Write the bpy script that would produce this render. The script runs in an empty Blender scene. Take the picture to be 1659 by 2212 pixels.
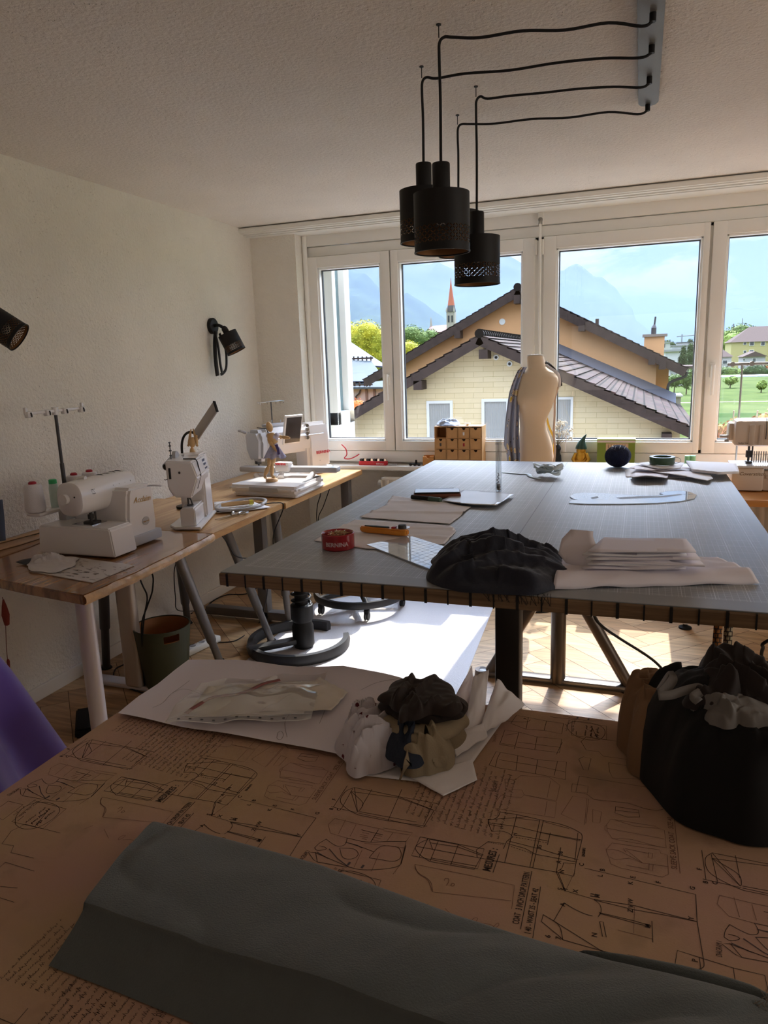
import bpy, bmesh, math, random
from mathutils import Vector, Matrix, noise
R = math.radians
S = bpy.context.scene
# ---------------------------------------------------------------- camera
CAM = Vector((2.60, 0.0, 1.495)); FPX = 1542.18
YAW, PITCH, ROLL = -0.34535076, 0.20797011, -0.03462433
_f = Vector((math.sin(YAW)*math.cos(PITCH), math.cos(YAW)*math.cos(PITCH), -math.sin(PITCH)))
_r = Vector((math.cos(YAW), -math.sin(YAW), 0)); _u = _r.cross(_f)
CR = math.cos(ROLL)*_r + math.sin(ROLL)*_u
CU = -math.sin(ROLL)*_r + math.cos(ROLL)*_u
CF = _f
cam = bpy.data.cameras.new('camera'); camo = bpy.data.objects.new('camera', cam)
S.collection.objects.link(camo)
camo.matrix_world = Matrix(((CR.x, CU.x, -CF.x, CAM.x), (CR.y, CU.y, -CF.y, CAM.y), (CR.z, CU.z, -CF.z, CAM.z), (0, 0, 0, 1)))
cam.sensor_fit = 'VERTICAL'; cam.sensor_height = 36.0; cam.lens = 36.0*FPX/2212
cam.clip_start = 0.02; cam.clip_end = 20000
S.camera = camo
def ray(px, py): return CR*((px-829.5)/FPX) + CU*(-(py-1106.0)/FPX) + CF
def onz(px, py, z): d = ray(px, py); return CAM + d*((z-CAM.z)/d.z)
def onx(px, py, x): d = ray(px, py); return CAM + d*((x-CAM.x)/d.x)
def ony(px, py, y): d = ray(px, py); return CAM + d*((y-CAM.y)/d.y)
# ---------------------------------------------------------------- render look
S.view_settings.view_transform = 'Standard'; S.view_settings.look = 'None'
S.view_settings.gamma = 1.0; S.view_settings.use_curve_mapping = False
S.view_settings.exposure = 0.1
try:
    S.cycles.max_bounces = 8; S.cycles.diffuse_bounces = 5; S.cycles.glossy_bounces = 3
    S.cycles.transmission_bounces = 4; S.cycles.transparent_max_bounces = 24
    S.cycles.caustics_reflective = False; S.cycles.caustics_refractive = False
    S.cycles.sample_clamp_indirect = 6.0
except Exception: pass
# ---------------------------------------------------------------- sun and sky
SUN_SLOPE, SUN_SIDE = 1.12, 0.05
sl = bpy.data.lights.new('sun', 'SUN'); so = bpy.data.objects.new('sun', sl); S.collection.objects.link(so)
sl.energy = 6.5; sl.angle = R(0.6); sl.color = (1.0, 0.93, 0.82)
SUNDIR = Vector((SUN_SIDE, 1.0, SUN_SLOPE)).normalized()     # towards the sun
so.rotation_euler = (-SUNDIR).to_track_quat('-Z', 'Y').to_euler(); so.location = (2, 12, 12)
W = bpy.data.worlds.new('sky'); S.world = W; W.use_nodes = True
def sky():
    nt = W.node_tree; N = nt.nodes; L = nt.links; N.clear()
    out = N.new('ShaderNodeOutputWorld'); bg = N.new('ShaderNodeBackground')
    tc = N.new('ShaderNodeTexCoord'); sx = N.new('ShaderNodeSeparateXYZ'); L.new(tc.outputs['Generated'], sx.inputs[0])
    def m(op, a, b=None, clamp=False):
        n = N.new('ShaderNodeMath'); n.operation = op; n.use_clamp = clamp
        for i, v in enumerate((a, b)):
            if v is None: continue
            if isinstance(v, (int, float)): n.inputs[i].default_value = v
            else: L.new(v, n.inputs[i])
        return n.outputs[0]
    def mr(v, a, b, c=0.0, d=1.0):
        n = N.new('ShaderNodeMapRange'); n.interpolation_type = 'SMOOTHSTEP'; L.new(v, n.inputs[0])
        n.inputs[1].default_value = a; n.inputs[2].default_value = b; n.inputs[3].default_value = c; n.inputs[4].default_value = d
        return n.outputs[0]
    x, y, z = sx.outputs
    rp = N.new('ShaderNodeValToRGB'); L.new(z, rp.inputs[0])
    e = rp.color_ramp.elements; e[0].position = 0.0; e[0].color = (.74, .85, .98, 1); e[1].position = 0.35; e[1].color = (.38, .60, 1.0, 1)
    k = rp.color_ramp.elements.new(0.12); k.color = (.47, .68, 1.0, 1)
    zz = m('ADD', m('MAXIMUM', z, 0.0), 0.16)
    cb = N.new('ShaderNodeCombineXYZ'); L.new(m('DIVIDE', x, zz), cb.inputs[0]); L.new(m('DIVIDE', y, zz), cb.inputs[1])
    n1 = N.new('ShaderNodeTexNoise'); L.new(cb.outputs[0], n1.inputs['Vector']); n1.inputs['Scale'].default_value = 1.15
    n1.inputs['Detail'].default_value = 8; n1.inputs['Roughness'].default_value = .62; n1.inputs['Distortion'].default_value = .5
    cl = mr(n1.outputs[0], .43, .57)
    mx = N.new('ShaderNodeMix'); mx.data_type = 'RGBA'; L.new(cl, mx.inputs[0]); L.new(rp.outputs[0], mx.inputs[6]); mx.inputs[7].default_value = (1.10, 1.12, 1.15, 1)
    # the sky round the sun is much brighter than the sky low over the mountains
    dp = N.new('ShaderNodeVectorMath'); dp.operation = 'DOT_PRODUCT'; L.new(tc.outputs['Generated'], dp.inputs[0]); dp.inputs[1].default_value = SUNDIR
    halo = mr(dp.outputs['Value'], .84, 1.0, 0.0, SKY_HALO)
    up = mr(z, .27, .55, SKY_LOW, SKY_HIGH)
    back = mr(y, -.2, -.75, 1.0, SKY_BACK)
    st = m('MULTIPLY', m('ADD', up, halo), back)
    L.new(mx.outputs[2], bg.inputs[0]); L.new(st, bg.inputs[1]); L.new(bg.outputs[0], out.inputs[0])
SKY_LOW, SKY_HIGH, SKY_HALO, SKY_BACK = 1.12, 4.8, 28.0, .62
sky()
def area(name, loc, rot, sx, sy, power, col=(1, 1, 1)):
    l = bpy.data.lights.new(name, 'AREA'); l.shape = 'RECTANGLE'; l.size = sx; l.size_y = sy; l.energy = power; l.color = col
    o = bpy.data.objects.new(name, l); o.location = loc; o.rotation_euler = rot; S.collection.objects.link(o); return o
# fill lamps added out of view, behind and to the right of the camera
area('fill_light_rear', (3.0, -4.15, 1.5), (R(90), 0, 0), 3.2, 1.3, 9, (1.0, .90, .80))
area('fill_light_side', (6.15, 1.6, 1.5), (R(90), 0, R(90)), 3.0, 1.3, 32, (1.0, .95, .88))
# ---------------------------------------------------------------- materials
def c(r, g, b):
    f = lambda v: (v/255/12.92) if v <= 10 else ((v/255+.055)/1.055)**2.4
    return (f(r), f(g), f(b), 1)
MATS = {}
def pm(name, col, rough=.6, metal=0.0, spec=.4, var=None, bump=None, trans=None, coat=0.0, alpha=1.0, sheen=0.0, coord='Object', emit=None):
    """principled material; var=(scale, amount[, colour2]) noise colour variation, bump=(scale, strength[, kind])"""
    if name in MATS: return MATS[name]
    mt = bpy.data.materials.new(name); mt.use_nodes = True; MATS[name] = mt
    nt = mt.node_tree; N = nt.nodes; L = nt.links; p = N['Principled BSDF']
    p.inputs['Base Color'].default_value = col; p.inputs['Roughness'].default_value = rough; p.inputs['Metallic'].default_value = metal
    p.inputs['Specular IOR Level'].default_value = spec; p.inputs['Coat Weight'].default_value = coat
    p.inputs['Alpha'].default_value = alpha; p.inputs['Sheen Weight'].default_value = sheen
    if trans: p.inputs['Transmission Weight'].default_value = trans
    if emit: p.inputs['Emission Color'].default_value = col; p.inputs['Emission Strength'].default_value = emit
    tc = N.new('ShaderNodeTexCoord') if (var or bump) else None
    if var:
        n = N.new('ShaderNodeTexNoise'); n.inputs['Scale'].default_value = var[0]; n.inputs['Detail'].default_value = 6; n.inputs['Roughness'].default_value = .6
        L.new(tc.outputs[coord], n.inputs['Vector'])
        r = N.new('ShaderNodeValToRGB'); L.new(n.outputs[0], r.inputs[0]); e = r.color_ramp.elements
        e[0].position = .32; e[1].position = .68
        c2 = var[2] if len(var) > 2 else tuple(v*(1-var[1]) for v in col[:3])+(1,)
        e[0].color = c2; e[1].color = tuple(min(1, v*(1+var[1]*.5)) for v in col[:3])+(1,) if len(var) < 3 else col
        L.new(r.outputs[0], p.inputs['Base Color'])
    if bump:
        kind = bump[2] if len(bump) > 2 else 'noise'
        if kind == 'noise':
            n = N.new('ShaderNodeTexNoise'); n.inputs['Detail'].default_value = 5; n.inputs['Roughness'].default_value = .6; o = n.outputs[0]
        elif kind == 'weave':
            n = N.new('ShaderNodeTexWave'); n.inputs['Distortion'].default_value = 1.5; o = n.outputs[1]; n.bands_direction = 'DIAGONAL'
        else:
            n = N.new('ShaderNodeTexVoronoi'); o = n.outputs['Distance']
        n.inputs['Scale'].default_value = bump[0]; L.new(tc.outputs[coord], n.inputs['Vector'])
        b = N.new('ShaderNodeBump'); b.inputs['Strength'].default_value = bump[1]; b.inputs['Distance'].default_value = .01
        L.new(o, b.inputs['Height']); L.new(b.outputs[0], p.inputs['Normal'])
    return mt
def nodes(mt): return mt.node_tree.nodes, mt.node_tree.links, mt.node_tree.nodes['Principled BSDF']
def glass_mat(name, tint=(1, 1, 1, 1), refl=.10):
    mt = bpy.data.materials.new(name); mt.use_nodes = True; MATS[name] = mt
    N = mt.node_tree.nodes; L = mt.node_tree.links; N.clear()
    o = N.new('ShaderNodeOutputMaterial'); t = N.new('ShaderNodeBsdfTransparent'); g = N.new('ShaderNodeBsdfGlossy'); m = N.new('ShaderNodeMixShader'); lw = N.new('ShaderNodeLayerWeight'); lw.inputs[0].default_value = .35
    pw = N.new('ShaderNodeMath'); pw.operation = 'POWER'; L.new(lw.outputs['Facing'], pw.inputs[0]); pw.inputs[1].default_value = 4.0
    ml = N.new('ShaderNodeMath'); ml.operation = 'MULTIPLY_ADD'; L.new(pw.outputs[0], ml.inputs[0]); ml.inputs[1].default_value = .5; ml.inputs[2].default_value = refl*.3; t.inputs[0].default_value = tint; g.inputs['Roughness'].default_value = 0.0
    L.new(ml.outputs[0], m.inputs[0]); L.new(t.outputs[0], m.inputs[1]); L.new(g.outputs[0], m.inputs[2]); L.new(m.outputs[0], o.inputs[0])
    return mt
# ---------------------------------------------------------------- mesh builder
class MB:
    def __init__(s): s.v = []; s.f = []; s.m = []; s.mi = 0; s.uv = {}
    def add(s, vs, fs):
        o = len(s.v); s.v += [Vector(p) for p in vs]
        for f in fs: s.f.append([i+o for i in f]); s.m.append(s.mi)
        return s
    def box(s, ctr, size, rot=None, bevel=0.0, seg=2):
        bm = bmesh.new(); bmesh.ops.create_cube(bm, size=1.0)
        for v in bm.verts: v.co = Vector((v.co.x*size[0], v.co.y*size[1], v.co.z*size[2]))
        if bevel: bmesh.ops.bevel(bm, geom=list(bm.edges), offset=min(bevel, min(size)*.49), segments=seg, affect='EDGES', profile=.5)
        return s._bm(bm, ctr, rot)
    def _bm(s, bm, ctr=(0, 0, 0), rot=None):
        if rot is None: M = Matrix()
        elif isinstance(rot, Matrix): M = rot.to_4x4()
        elif isinstance(rot, (int, float)): M = Matrix.Rotation(rot, 4, 'Z')
        else: M = Matrix.Rotation(rot[2], 4, 'Z') @ Matrix.Rotation(rot[1], 4, 'Y') @ Matrix.Rotation(rot[0], 4, 'X')
        bm.verts.index_update(); C = Vector(ctr)
        s.add([C + (M @ v.co) for v in bm.verts], [[v.index for v in f.verts] for f in bm.faces]); bm.free(); return s
    def lo(s, a, b, bevel=0.0): a = Vector(a); b = Vector(b); return s.box((a+b)/2, [abs(q) for q in (b-a)], None, bevel)
    def cyl(s, p0, p1, r0, r1=None, seg=20, cap=True):
        r1 = r0 if r1 is None else r1; p0 = Vector(p0); p1 = Vector(p1); d = (p1-p0).normalized()
        a = d.orthogonal().normalized(); b = d.cross(a); vs = []
        for p, r in ((p0, r0), (p1, r1)):
            for i in range(seg): t = 2*math.pi*i/seg; vs.append(p + (a*math.cos(t)+b*math.sin(t))*r)
        fs = [[i, (i+1) % seg, seg+(i+1) % seg, seg+i] for i in range(seg)]
        if cap: fs += [list(range(seg))[::-1], list(range(seg, 2*seg))]
        return s.add(vs, fs)
    def tube(s, pts, r, seg=8, cap=True, smooth=0):
        pts = [Vector(p) for p in pts]
        if smooth: pts = spline(pts, smooth)
        n = len(pts); rs = r if isinstance(r, (list, tuple)) else [r]*n
        if len(rs) != n: rs = [rs[0]+(rs[-1]-rs[0])*i/(n-1) for i in range(n)]
        vs = []; a = None
        for i, p in enumerate(pts):
            d = (pts[min(i+1, n-1)]-pts[max(i-1, 0)])
            d = d.normalized() if d.length > 1e-9 else Vector((0, 0, 1))
            if a is None: a = d.orthogonal().normalized()
            else:
                a = a - d*a.dot(d); a = a.normalized() if a.length > 1e-6 else d.orthogonal().normalized()
            b = d.cross(a)
            for k in range(seg): t = 2*math.pi*k/seg; vs.append(p+(a*math.cos(t)+b*math.sin(t))*rs[i])
        fs = [[i*seg+k, i*seg+(k+1) % seg, (i+1)*seg+(k+1) % seg, (i+1)*seg+k] for i in range(n-1) for k in range(seg)]
        if cap: fs += [list(range(seg))[::-1], list(range((n-1)*seg, n*seg))]
        return s.add(vs, fs)
    def lathe(s, prof, ctr=(0, 0, 0), seg=28, rot=None, sx=1.0, sy=1.0, cap=True):
        C = Vector(ctr); vs = []; n = len(prof)
        M = Matrix() if rot is None else (rot.to_4x4() if isinstance(rot, Matrix) else Matrix.Rotation(rot[2], 4, 'Z') @ Matrix.Rotation(rot[1], 4, 'Y') @ Matrix.Rotation(rot[0], 4, 'X'))
        for r, z in prof:
            for k in range(seg): t = 2*math.pi*k/seg; vs.append(C + M @ Vector((r*math.cos(t)*sx, r*math.sin(t)*sy, z)))
        fs = [[i*seg+k, i*seg+(k+1) % seg, (i+1)*seg+(k+1) % seg, (i+1)*seg+k] for i in range(n-1) for k in range(seg)]
        if prof[0][0] > 1e-6 and cap: fs.append(list(range(seg))[::-1])
        if cap and prof[-1][0] > 1e-6: fs.append(list(range((n-1)*seg, n*seg)))
        return s.add(vs, fs)
    def prism(s, outline, h, M=None, bevel=0.0):
        """outline: 2-D points, extruded +h along local z, placed by matrix M"""
        bm = bmesh.new(); vs = [bm.verts.new((p[0], p[1], 0)) for p in outline]
        f = bm.faces.new(vs); r = bmesh.ops.extrude_face_region(bm, geom=[f])
        for e in r['geom']:
            if isinstance(e, bmesh.types.BMVert): e.co.z += h
        bmesh.ops.recalc_face_normals(bm, faces=list(bm.faces))
        if bevel: bmesh.ops.bevel(bm, geom=list(bm.edges), offset=bevel, segments=2, affect='EDGES', clamp_overlap=True)
        M = M or Matrix(); bm.verts.index_update()
        s.add([M @ v.co for v in bm.verts], [[v.index for v in f.verts] for f in bm.faces]); bm.free(); return s
    def grid(s, fn, nu, nv, closeu=False):
        vs = [fn(i/(nu-1 if not closeu else nu), j/(nv-1)) for j in range(nv) for i in range(nu)]
        fs = []
        for j in range(nv-1):
            for i in range(nu if closeu else nu-1):
                i2 = (i+1) % nu; fs.append([j*nu+i, j*nu+i2, (j+1)*nu+i2, (j+1)*nu+i])
        return s.add(vs, fs)
    def sphere(s, ctr, r, seg=20, rings=12, scale=(1, 1, 1), rot=None):
        bm = bmesh.new(); bmesh.ops.create_uvsphere(bm, u_segments=seg, v_segments=rings, radius=1.0)
        for v in bm.verts: v.co = Vector((v.co.x*r*scale[0], v.co.y*r*scale[1], v.co.z*r*scale[2]))
        return s._bm(bm, ctr, rot)
    def text(s, body, M, size, depth=.0004, bold=0.0, align='LEFT', shear=0.0):
        cu = bpy.data.curves.new('t', 'FONT'); cu.body = body; cu.size = size; cu.extrude = depth; cu.offset = bold; cu.align_x = align; cu.shear = shear; cu.resolution_u = 2
        o = bpy.data.objects.new('t', cu); S.collection.objects.link(o)
        dg = bpy.context.evaluated_depsgraph_get(); me = bpy.data.meshes.new_from_object(o.evaluated_get(dg))
        s.add([M @ v.co for v in me.vertices], [list(p.vertices) for p in me.polygons])
        bpy.data.objects.remove(o); bpy.data.curves.remove(cu); bpy.data.meshes.remove(me); return s
    def ribbon(s, pts, w, up=Vector((0, 0, 1)), smooth=0, th=0.0):
        """flat strip along pts, width w"""
        pts = [Vector(p) for p in pts]
        if smooth: pts = spline(pts, smooth)
        n = len(pts); L = []; Rr = []
        for i, p in enumerate(pts):
            d = pts[min(i+1, n-1)]-pts[max(i-1, 0)]
            q = up.cross(d); q = q.normalized()*w/2 if q.length > 1e-9 else Vector((w/2, 0, 0))
            L.append(p+q); Rr.append(p-q)
        fs = [[i, i+1, n+i+1, n+i] for i in range(n-1)]
        s.add(L+Rr, fs)
        return s
def clip(mb, planes):
    """keep what lies on the +normal side of each (point, normal)"""
    me = bpy.data.meshes.new('c'); me.from_pydata([tuple(v) for v in mb.v], [], mb.f); me.polygons.foreach_set('material_index', mb.m)
    bm = bmesh.new(); bm.from_mesh(me)
    for co, no in planes: bmesh.ops.bisect_plane(bm, geom=list(bm.verts)+list(bm.edges)+list(bm.faces), plane_co=co, plane_no=no, clear_inner=True)
    bm.verts.index_update(); mb.v = [v.co.copy() for v in bm.verts]; mb.f = [[v.index for v in f.verts] for f in bm.faces]; mb.m = [f.material_index for f in bm.faces]
    bm.free(); bpy.data.meshes.remove(me); return mb
def spline(pts, sub):
    out = []; n = len(pts)
    for i in range(n-1):
        p0, p1, p2, p3 = pts[max(i-1, 0)], pts[i], pts[i+1], pts[min(i+2, n-1)]
        for k in range(sub):
            t = k/sub
            out.append(.5*((2*p1)+(p2-p0)*t+(2*p0-5*p1+4*p2-p3)*t*t+(3*p1-p0-3*p2+p3)*t**3))
    out.append(pts[-1].copy()); return out
ROOTM = {}
def build(mb, name, mats, parent=None, smooth=True, angle=40, solid=0.0, subsurf=0, base=None, solid_off=-1.0):
    """links the collected faces as ONE mesh object. With a parent the vertices are world (or the thing's local) coordinates."""
    if not isinstance(mats, (list, tuple)): mats = [mats]
    vs = mb.v
    if parent is not None:
        inv = ROOTM.get(parent.name)
        if inv is not None: vs = [inv @ v for v in vs]
        org = None
    else:
        xs = [v.x for v in vs]; ys = [v.y for v in vs]; zs = [v.z for v in vs]
        org = Vector(base) if base is not None else Vector(((min(xs)+max(xs))/2, (min(ys)+max(ys))/2, min(zs)))
        vs = [v-org for v in vs]
    me = bpy.data.meshes.new(name); me.from_pydata([tuple(v) for v in vs], [], mb.f)
    for mt in mats: me.materials.append(mt)
    if len(mats) > 1: me.polygons.foreach_set('material_index', mb.m)
    me.validate(); me.update()
    bm = bmesh.new(); bm.from_mesh(me); bmesh.ops.recalc_face_normals(bm, faces=bm.faces); bm.to_mesh(me); bm.free()
    if smooth:
        me.polygons.foreach_set('use_smooth', [True]*len(me.polygons))
        try: me.set_sharp_from_angle(angle=R(angle))
        except Exception: pass
    o = bpy.data.objects.new(name, me); S.collection.objects.link(o)
    if parent is not None:
        o.parent = parent
        if parent.name in ROOTM: ROOTM[o.name] = ROOTM[parent.name]
    else: o.location = org; ROOTM[o.name] = Matrix.Translation(org).inverted()
    if solid:
        md = o.modifiers.new('thickness', 'SOLIDIFY'); md.thickness = solid; md.offset = solid_off
    if subsurf:
        md = o.modifiers.new('smooth', 'SUBSURF'); md.levels = subsurf; md.render_levels = subsurf
    return o
def tag(o, label=None, cat=None, group=None, kind=None):
    if label: o['label'] = label
    if cat: o['category'] = cat
    if group: o['group'] = group
    if kind: o['kind'] = kind
    return o
def thing(name, label, cat, loc=(0, 0, 0), rotz=0.0, group=None, local=False):
    """an Empty at the thing's base; local=True: its parts are built in its own frame, else in world coordinates"""
    o = bpy.data.objects.new(name, None); o.empty_display_size = .05; S.collection.objects.link(o)
    o.location = loc; o.rotation_euler = (0, 0, rotz)
    M = Matrix.Translation(Vector(loc)) @ Matrix.Rotation(rotz, 4, 'Z')
    ROOTM[o.name] = Matrix() if local else M.inverted()
    return tag(o, label, cat, group)
def struct(o, label=None):
    o['kind'] = 'structure'
    if label: o['label'] = label
    return o
def copy_tree(o, parent=None):
    q = o.copy(); S.collection.objects.link(q)
    if parent is not None: q.parent = parent
    for ch in [x for x in S.collection.objects if x.parent == o]: copy_tree(ch, q)
    return q
def kids(o): return [x for x in S.collection.objects if x.parent == o]
def frame(o, x, y, z=None):
    """matrix from origin and two in-plane axes (orthonormalised)"""
    x = Vector(x).normalized(); y = Vector(y); y = (y-x*y.dot(x)).normalized(); n = x.cross(y)
    return Matrix(((x.x, y.x, n.x, o[0]), (x.y, y.y, n.y, o[1]), (x.z, y.z, n.z, o[2]), (0, 0, 0, 1)))
def fbm(p, oct=4):
    return noise.fractal(p, 1.0, 2.0, oct)
random.seed(7)
# ================================================================ ROOM
H = 2.413; YW = 4.80; XR = 6.2; YB = -4.2
M_wall = pm('stucco_wall', c(236, 230, 218), .85, var=(3.0, .05), bump=(62, .95))
M_ceil = pm('stucco_ceiling', c(238, 229, 219), .9, var=(2.0, .05), bump=(62, .8))
M_white = pm('white_paint', c(238, 236, 228), .5)
M_pvc = pm('white_pvc', c(240, 238, 232), .35, spec=.5)
M_bead = pm('white_bead', c(250, 250, 248), .3)
M_seal = pm('dark_seal', c(60, 62, 66), .6)
M_glass = glass_mat('window_glass')
def pits(mt, scale, amount):
    """small pits of the spray stucco: a little darker where the plaster is deep"""
    N, L, p = nodes(mt)
    tc = N.new('ShaderNodeTexCoord'); v = N.new('ShaderNodeTexVoronoi'); v.inputs['Scale'].default_value = scale
    L.new(tc.outputs['Object'], v.inputs['Vector'])
    n = N.new('ShaderNodeTexNoise'); n.inputs['Scale'].default_value = 9; L.new(tc.outputs['Object'], n.inputs['Vector'])
    mr = N.new('ShaderNodeMapRange'); mr.inputs[1].default_value = .02; mr.inputs[2].default_value = .18; mr.inputs[3].default_value = 1.0; mr.inputs[4].default_value = 0.0
    L.new(v.outputs['Distance'], mr.inputs[0])
    g = N.new('ShaderNodeMath'); g.operation = 'GREATER_THAN'; L.new(n.outputs[0], g.inputs[0]); g.inputs[1].default_value = .56
    k = N.new('ShaderNodeMath'); k.operation = 'MULTIPLY'; L.new(mr.outputs[0], k.inputs[0]); L.new(g.outputs[0], k.inputs[1])
    k2 = N.new('ShaderNodeMath'); k2.operation = 'MULTIPLY'; L.new(k.outputs[0], k2.inputs[0]); k2.inputs[1].default_value = amount
    b = [x for x in N if x.type == 'BUMP'][0]; h = b.inputs['Height'].links[0].from_socket
    s = N.new('ShaderNodeMath'); s.operation = 'SUBTRACT'; L.new(h, s.inputs[0]); L.new(k2.outputs[0], s.inputs[1]); L.new(s.outputs[0], b.inputs['Height'])
pits(M_ceil, 55, 2.2); pits(M_wall, 80, .8)
# floor: herringbone planks, one mesh
def floor():
    tones = [c(196, 158, 116), c(182, 142, 100), c(206, 170, 126)]
    mats = [pm('floor_gap', c(70, 48, 32), .8)]
    for d in (0, 1):
        for i, t in enumerate(tones):
            mt = pm('oak_plank_%d%d' % (d, i), t, .42, spec=.35); mats.append(mt)
            N, L, p = nodes(mt)
            tc = N.new('ShaderNodeTexCoord'); mp = N.new('ShaderNodeMapping'); mp.inputs['Rotation'].default_value = (0, 0, R(45 if d else -45))
            mp.inputs['Scale'].default_value = (1.2, 14, 1); mp.inputs['Location'].default_value = (i*3.1, d*1.7, 0)
            n = N.new('ShaderNodeTexNoise'); n.inputs['Scale'].default_value = 2.4; n.inputs['Detail'].default_value = 7; n.inputs['Roughness'].default_value = .65; n.inputs['Distortion'].default_value = .8
            r = N.new('ShaderNodeValToRGB'); e = r.color_ramp.elements; e[0].position = .3; e[1].position = .66
            e[0].color = tuple(v*.52 for v in t[:3])+(1,); e[1].color = tuple(min(1, v*1.08) for v in t[:3])+(1,)
            L.new(tc.outputs['Object'], mp.inputs[0]); L.new(mp.outputs[0], n.inputs['Vector']); L.new(n.outputs[0], r.inputs[0]); L.new(r.outputs[0], p.inputs['Base Color'])
            b = N.new('ShaderNodeBump'); b.inputs['Strength'].default_value = .12; b.inputs['Distance'].default_value = .004; L.new(n.outputs[0], b.inputs['Height']); L.new(b.outputs[0], p.inputs['Normal'])
    mb = MB(); mb.mi = 0; mb.lo((-.1, YB, -.12), (XR, 4.95, -.0035))
    Lp, Wp = .72, .12; n = int(Lp/Wp); g = .0012
    rnd = random.Random(3)
    Rm = Matrix.Rotation(R(45), 3, 'Z')
    def plank(x0, y0, x1, y1, d):
        P = [Rm @ Vector(q) + Vector((2.7, 1.2, 0)) for q in ((x0+g, y0+g, 0), (x1-g, y0+g, 0), (x1-g, y1-g, 0), (x0+g, y1-g, 0))]
        cx = sum(q.x for q in P)/4; cy = sum(q.y for q in P)/4
        if not (-.5 < cx < XR+.5 and YB-.5 < cy < 5.3): return
        mb.mi = 1+d*3+rnd.randrange(3); mb.add(P, [[0, 1, 2, 3]])
    for i in range(-70, 70):
        for j in range(-20, 20):
            ox = i*Wp + j*Lp; oy = i*Wp - j*Lp
            plank(ox, oy, ox+Lp, oy+Wp, 0)
            plank(ox+Lp-Wp+Wp, oy, ox+Lp+Wp, oy+Lp, 1) if False else plank(ox, oy+Wp, ox+Wp, oy+Wp+Lp, 1)
    clip(mb, [((0, 0, 0), (1, 0, 0)), ((XR, 0, 0), (-1, 0, 0)), ((0, YB, 0), (0, 1, 0)), ((0, 4.83, 0), (0, -1, 0))])
    return struct(build(mb, 'floor', mats, smooth=False))
floor()
struct(build(MB().lo((-.2, YB-.2, H), (XR+.2, 5.0, H+.15)), 'ceiling', M_ceil, smooth=False))
struct(build(MB().lo((-.2, YB-.2, -.12), (0, 5.0, H)), 'wall_left', M_wall, smooth=False))
struct(build(MB().lo((XR, YB-.2, -.12), (XR+.2, 5.0, H)), 'wall_right', M_wall, smooth=False))
struct(build(MB().lo((0, YB-.2, -.12), (XR, YB, H)), 'wall_back', M_wall, smooth=False))
mb = MB(); mb.lo((.3451, YW+.031, 0), (3.99, 4.98, .80)); mb.lo((.3451, YW+.031, 2.2925), (3.99, 4.98, H))
struct(build(mb, 'wall_front', M_wall, smooth=False))
struct(build(MB().lo((0, 4.66, 0), (.345, 4.98, H)), 'wall_front_pillar', M_wall, smooth=False), 'rendered pillar between the left wall and the windows')
struct(build(MB().lo((3.99, 4.72, 0), (XR, 4.98, H)), 'wall_front_right', M_wall, smooth=False))
# panels under and above the sashes
struct(build(MB().lo((.345, YW-.01, .79), (3.99, YW+.03, .868), .004), 'trim_1', M_pvc), 'white panel strip under the window sashes')
mb = MB(); mb.lo((.345, YW-.02, 2.292), (3.99, YW+.03, 2.375), .004); mb.lo((.345, YW+.0, 2.225), (3.99, YW+.06, 2.288), .003)
struct(build(mb, 'trim_2', M_pvc), 'white roller shutter cover above the sashes')
# curtain rail
mb = MB(); mb.lo((0.0, 4.515, 2.378), (XR, 4.535, 2.405), .003); mb.lo((0, 4.535, 2.372), (XR, 4.565, 2.385)); mb.lo((0, 4.575, 2.366), (XR, 4.60, 2.385)); mb.lo((0, 4.608, 2.362), (XR, 4.80, 2.380)); mb.lo((0, 4.55, 2.384), (XR, 4.75, 2.4128))
struct(build(mb, 'trim_3', M_white), 'white ceiling curtain rail above the windows')
# baseboards
mb = MB(); mb.lo((0, YB, 0), (.014, 4.66, .066), .003)
struct(build(mb, 'baseboard_left', pm('baseboard_white', c(226, 219, 208), .45)))
# window sill
mb = MB(); mb.box((2.17, 4.742, .760), (3.64, .135, .032), None, .008)
struct(build(mb, 'trim_4', pm('stone_sill', c(232, 226, 214), .25, spec=.5)), 'white window sill')
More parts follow.
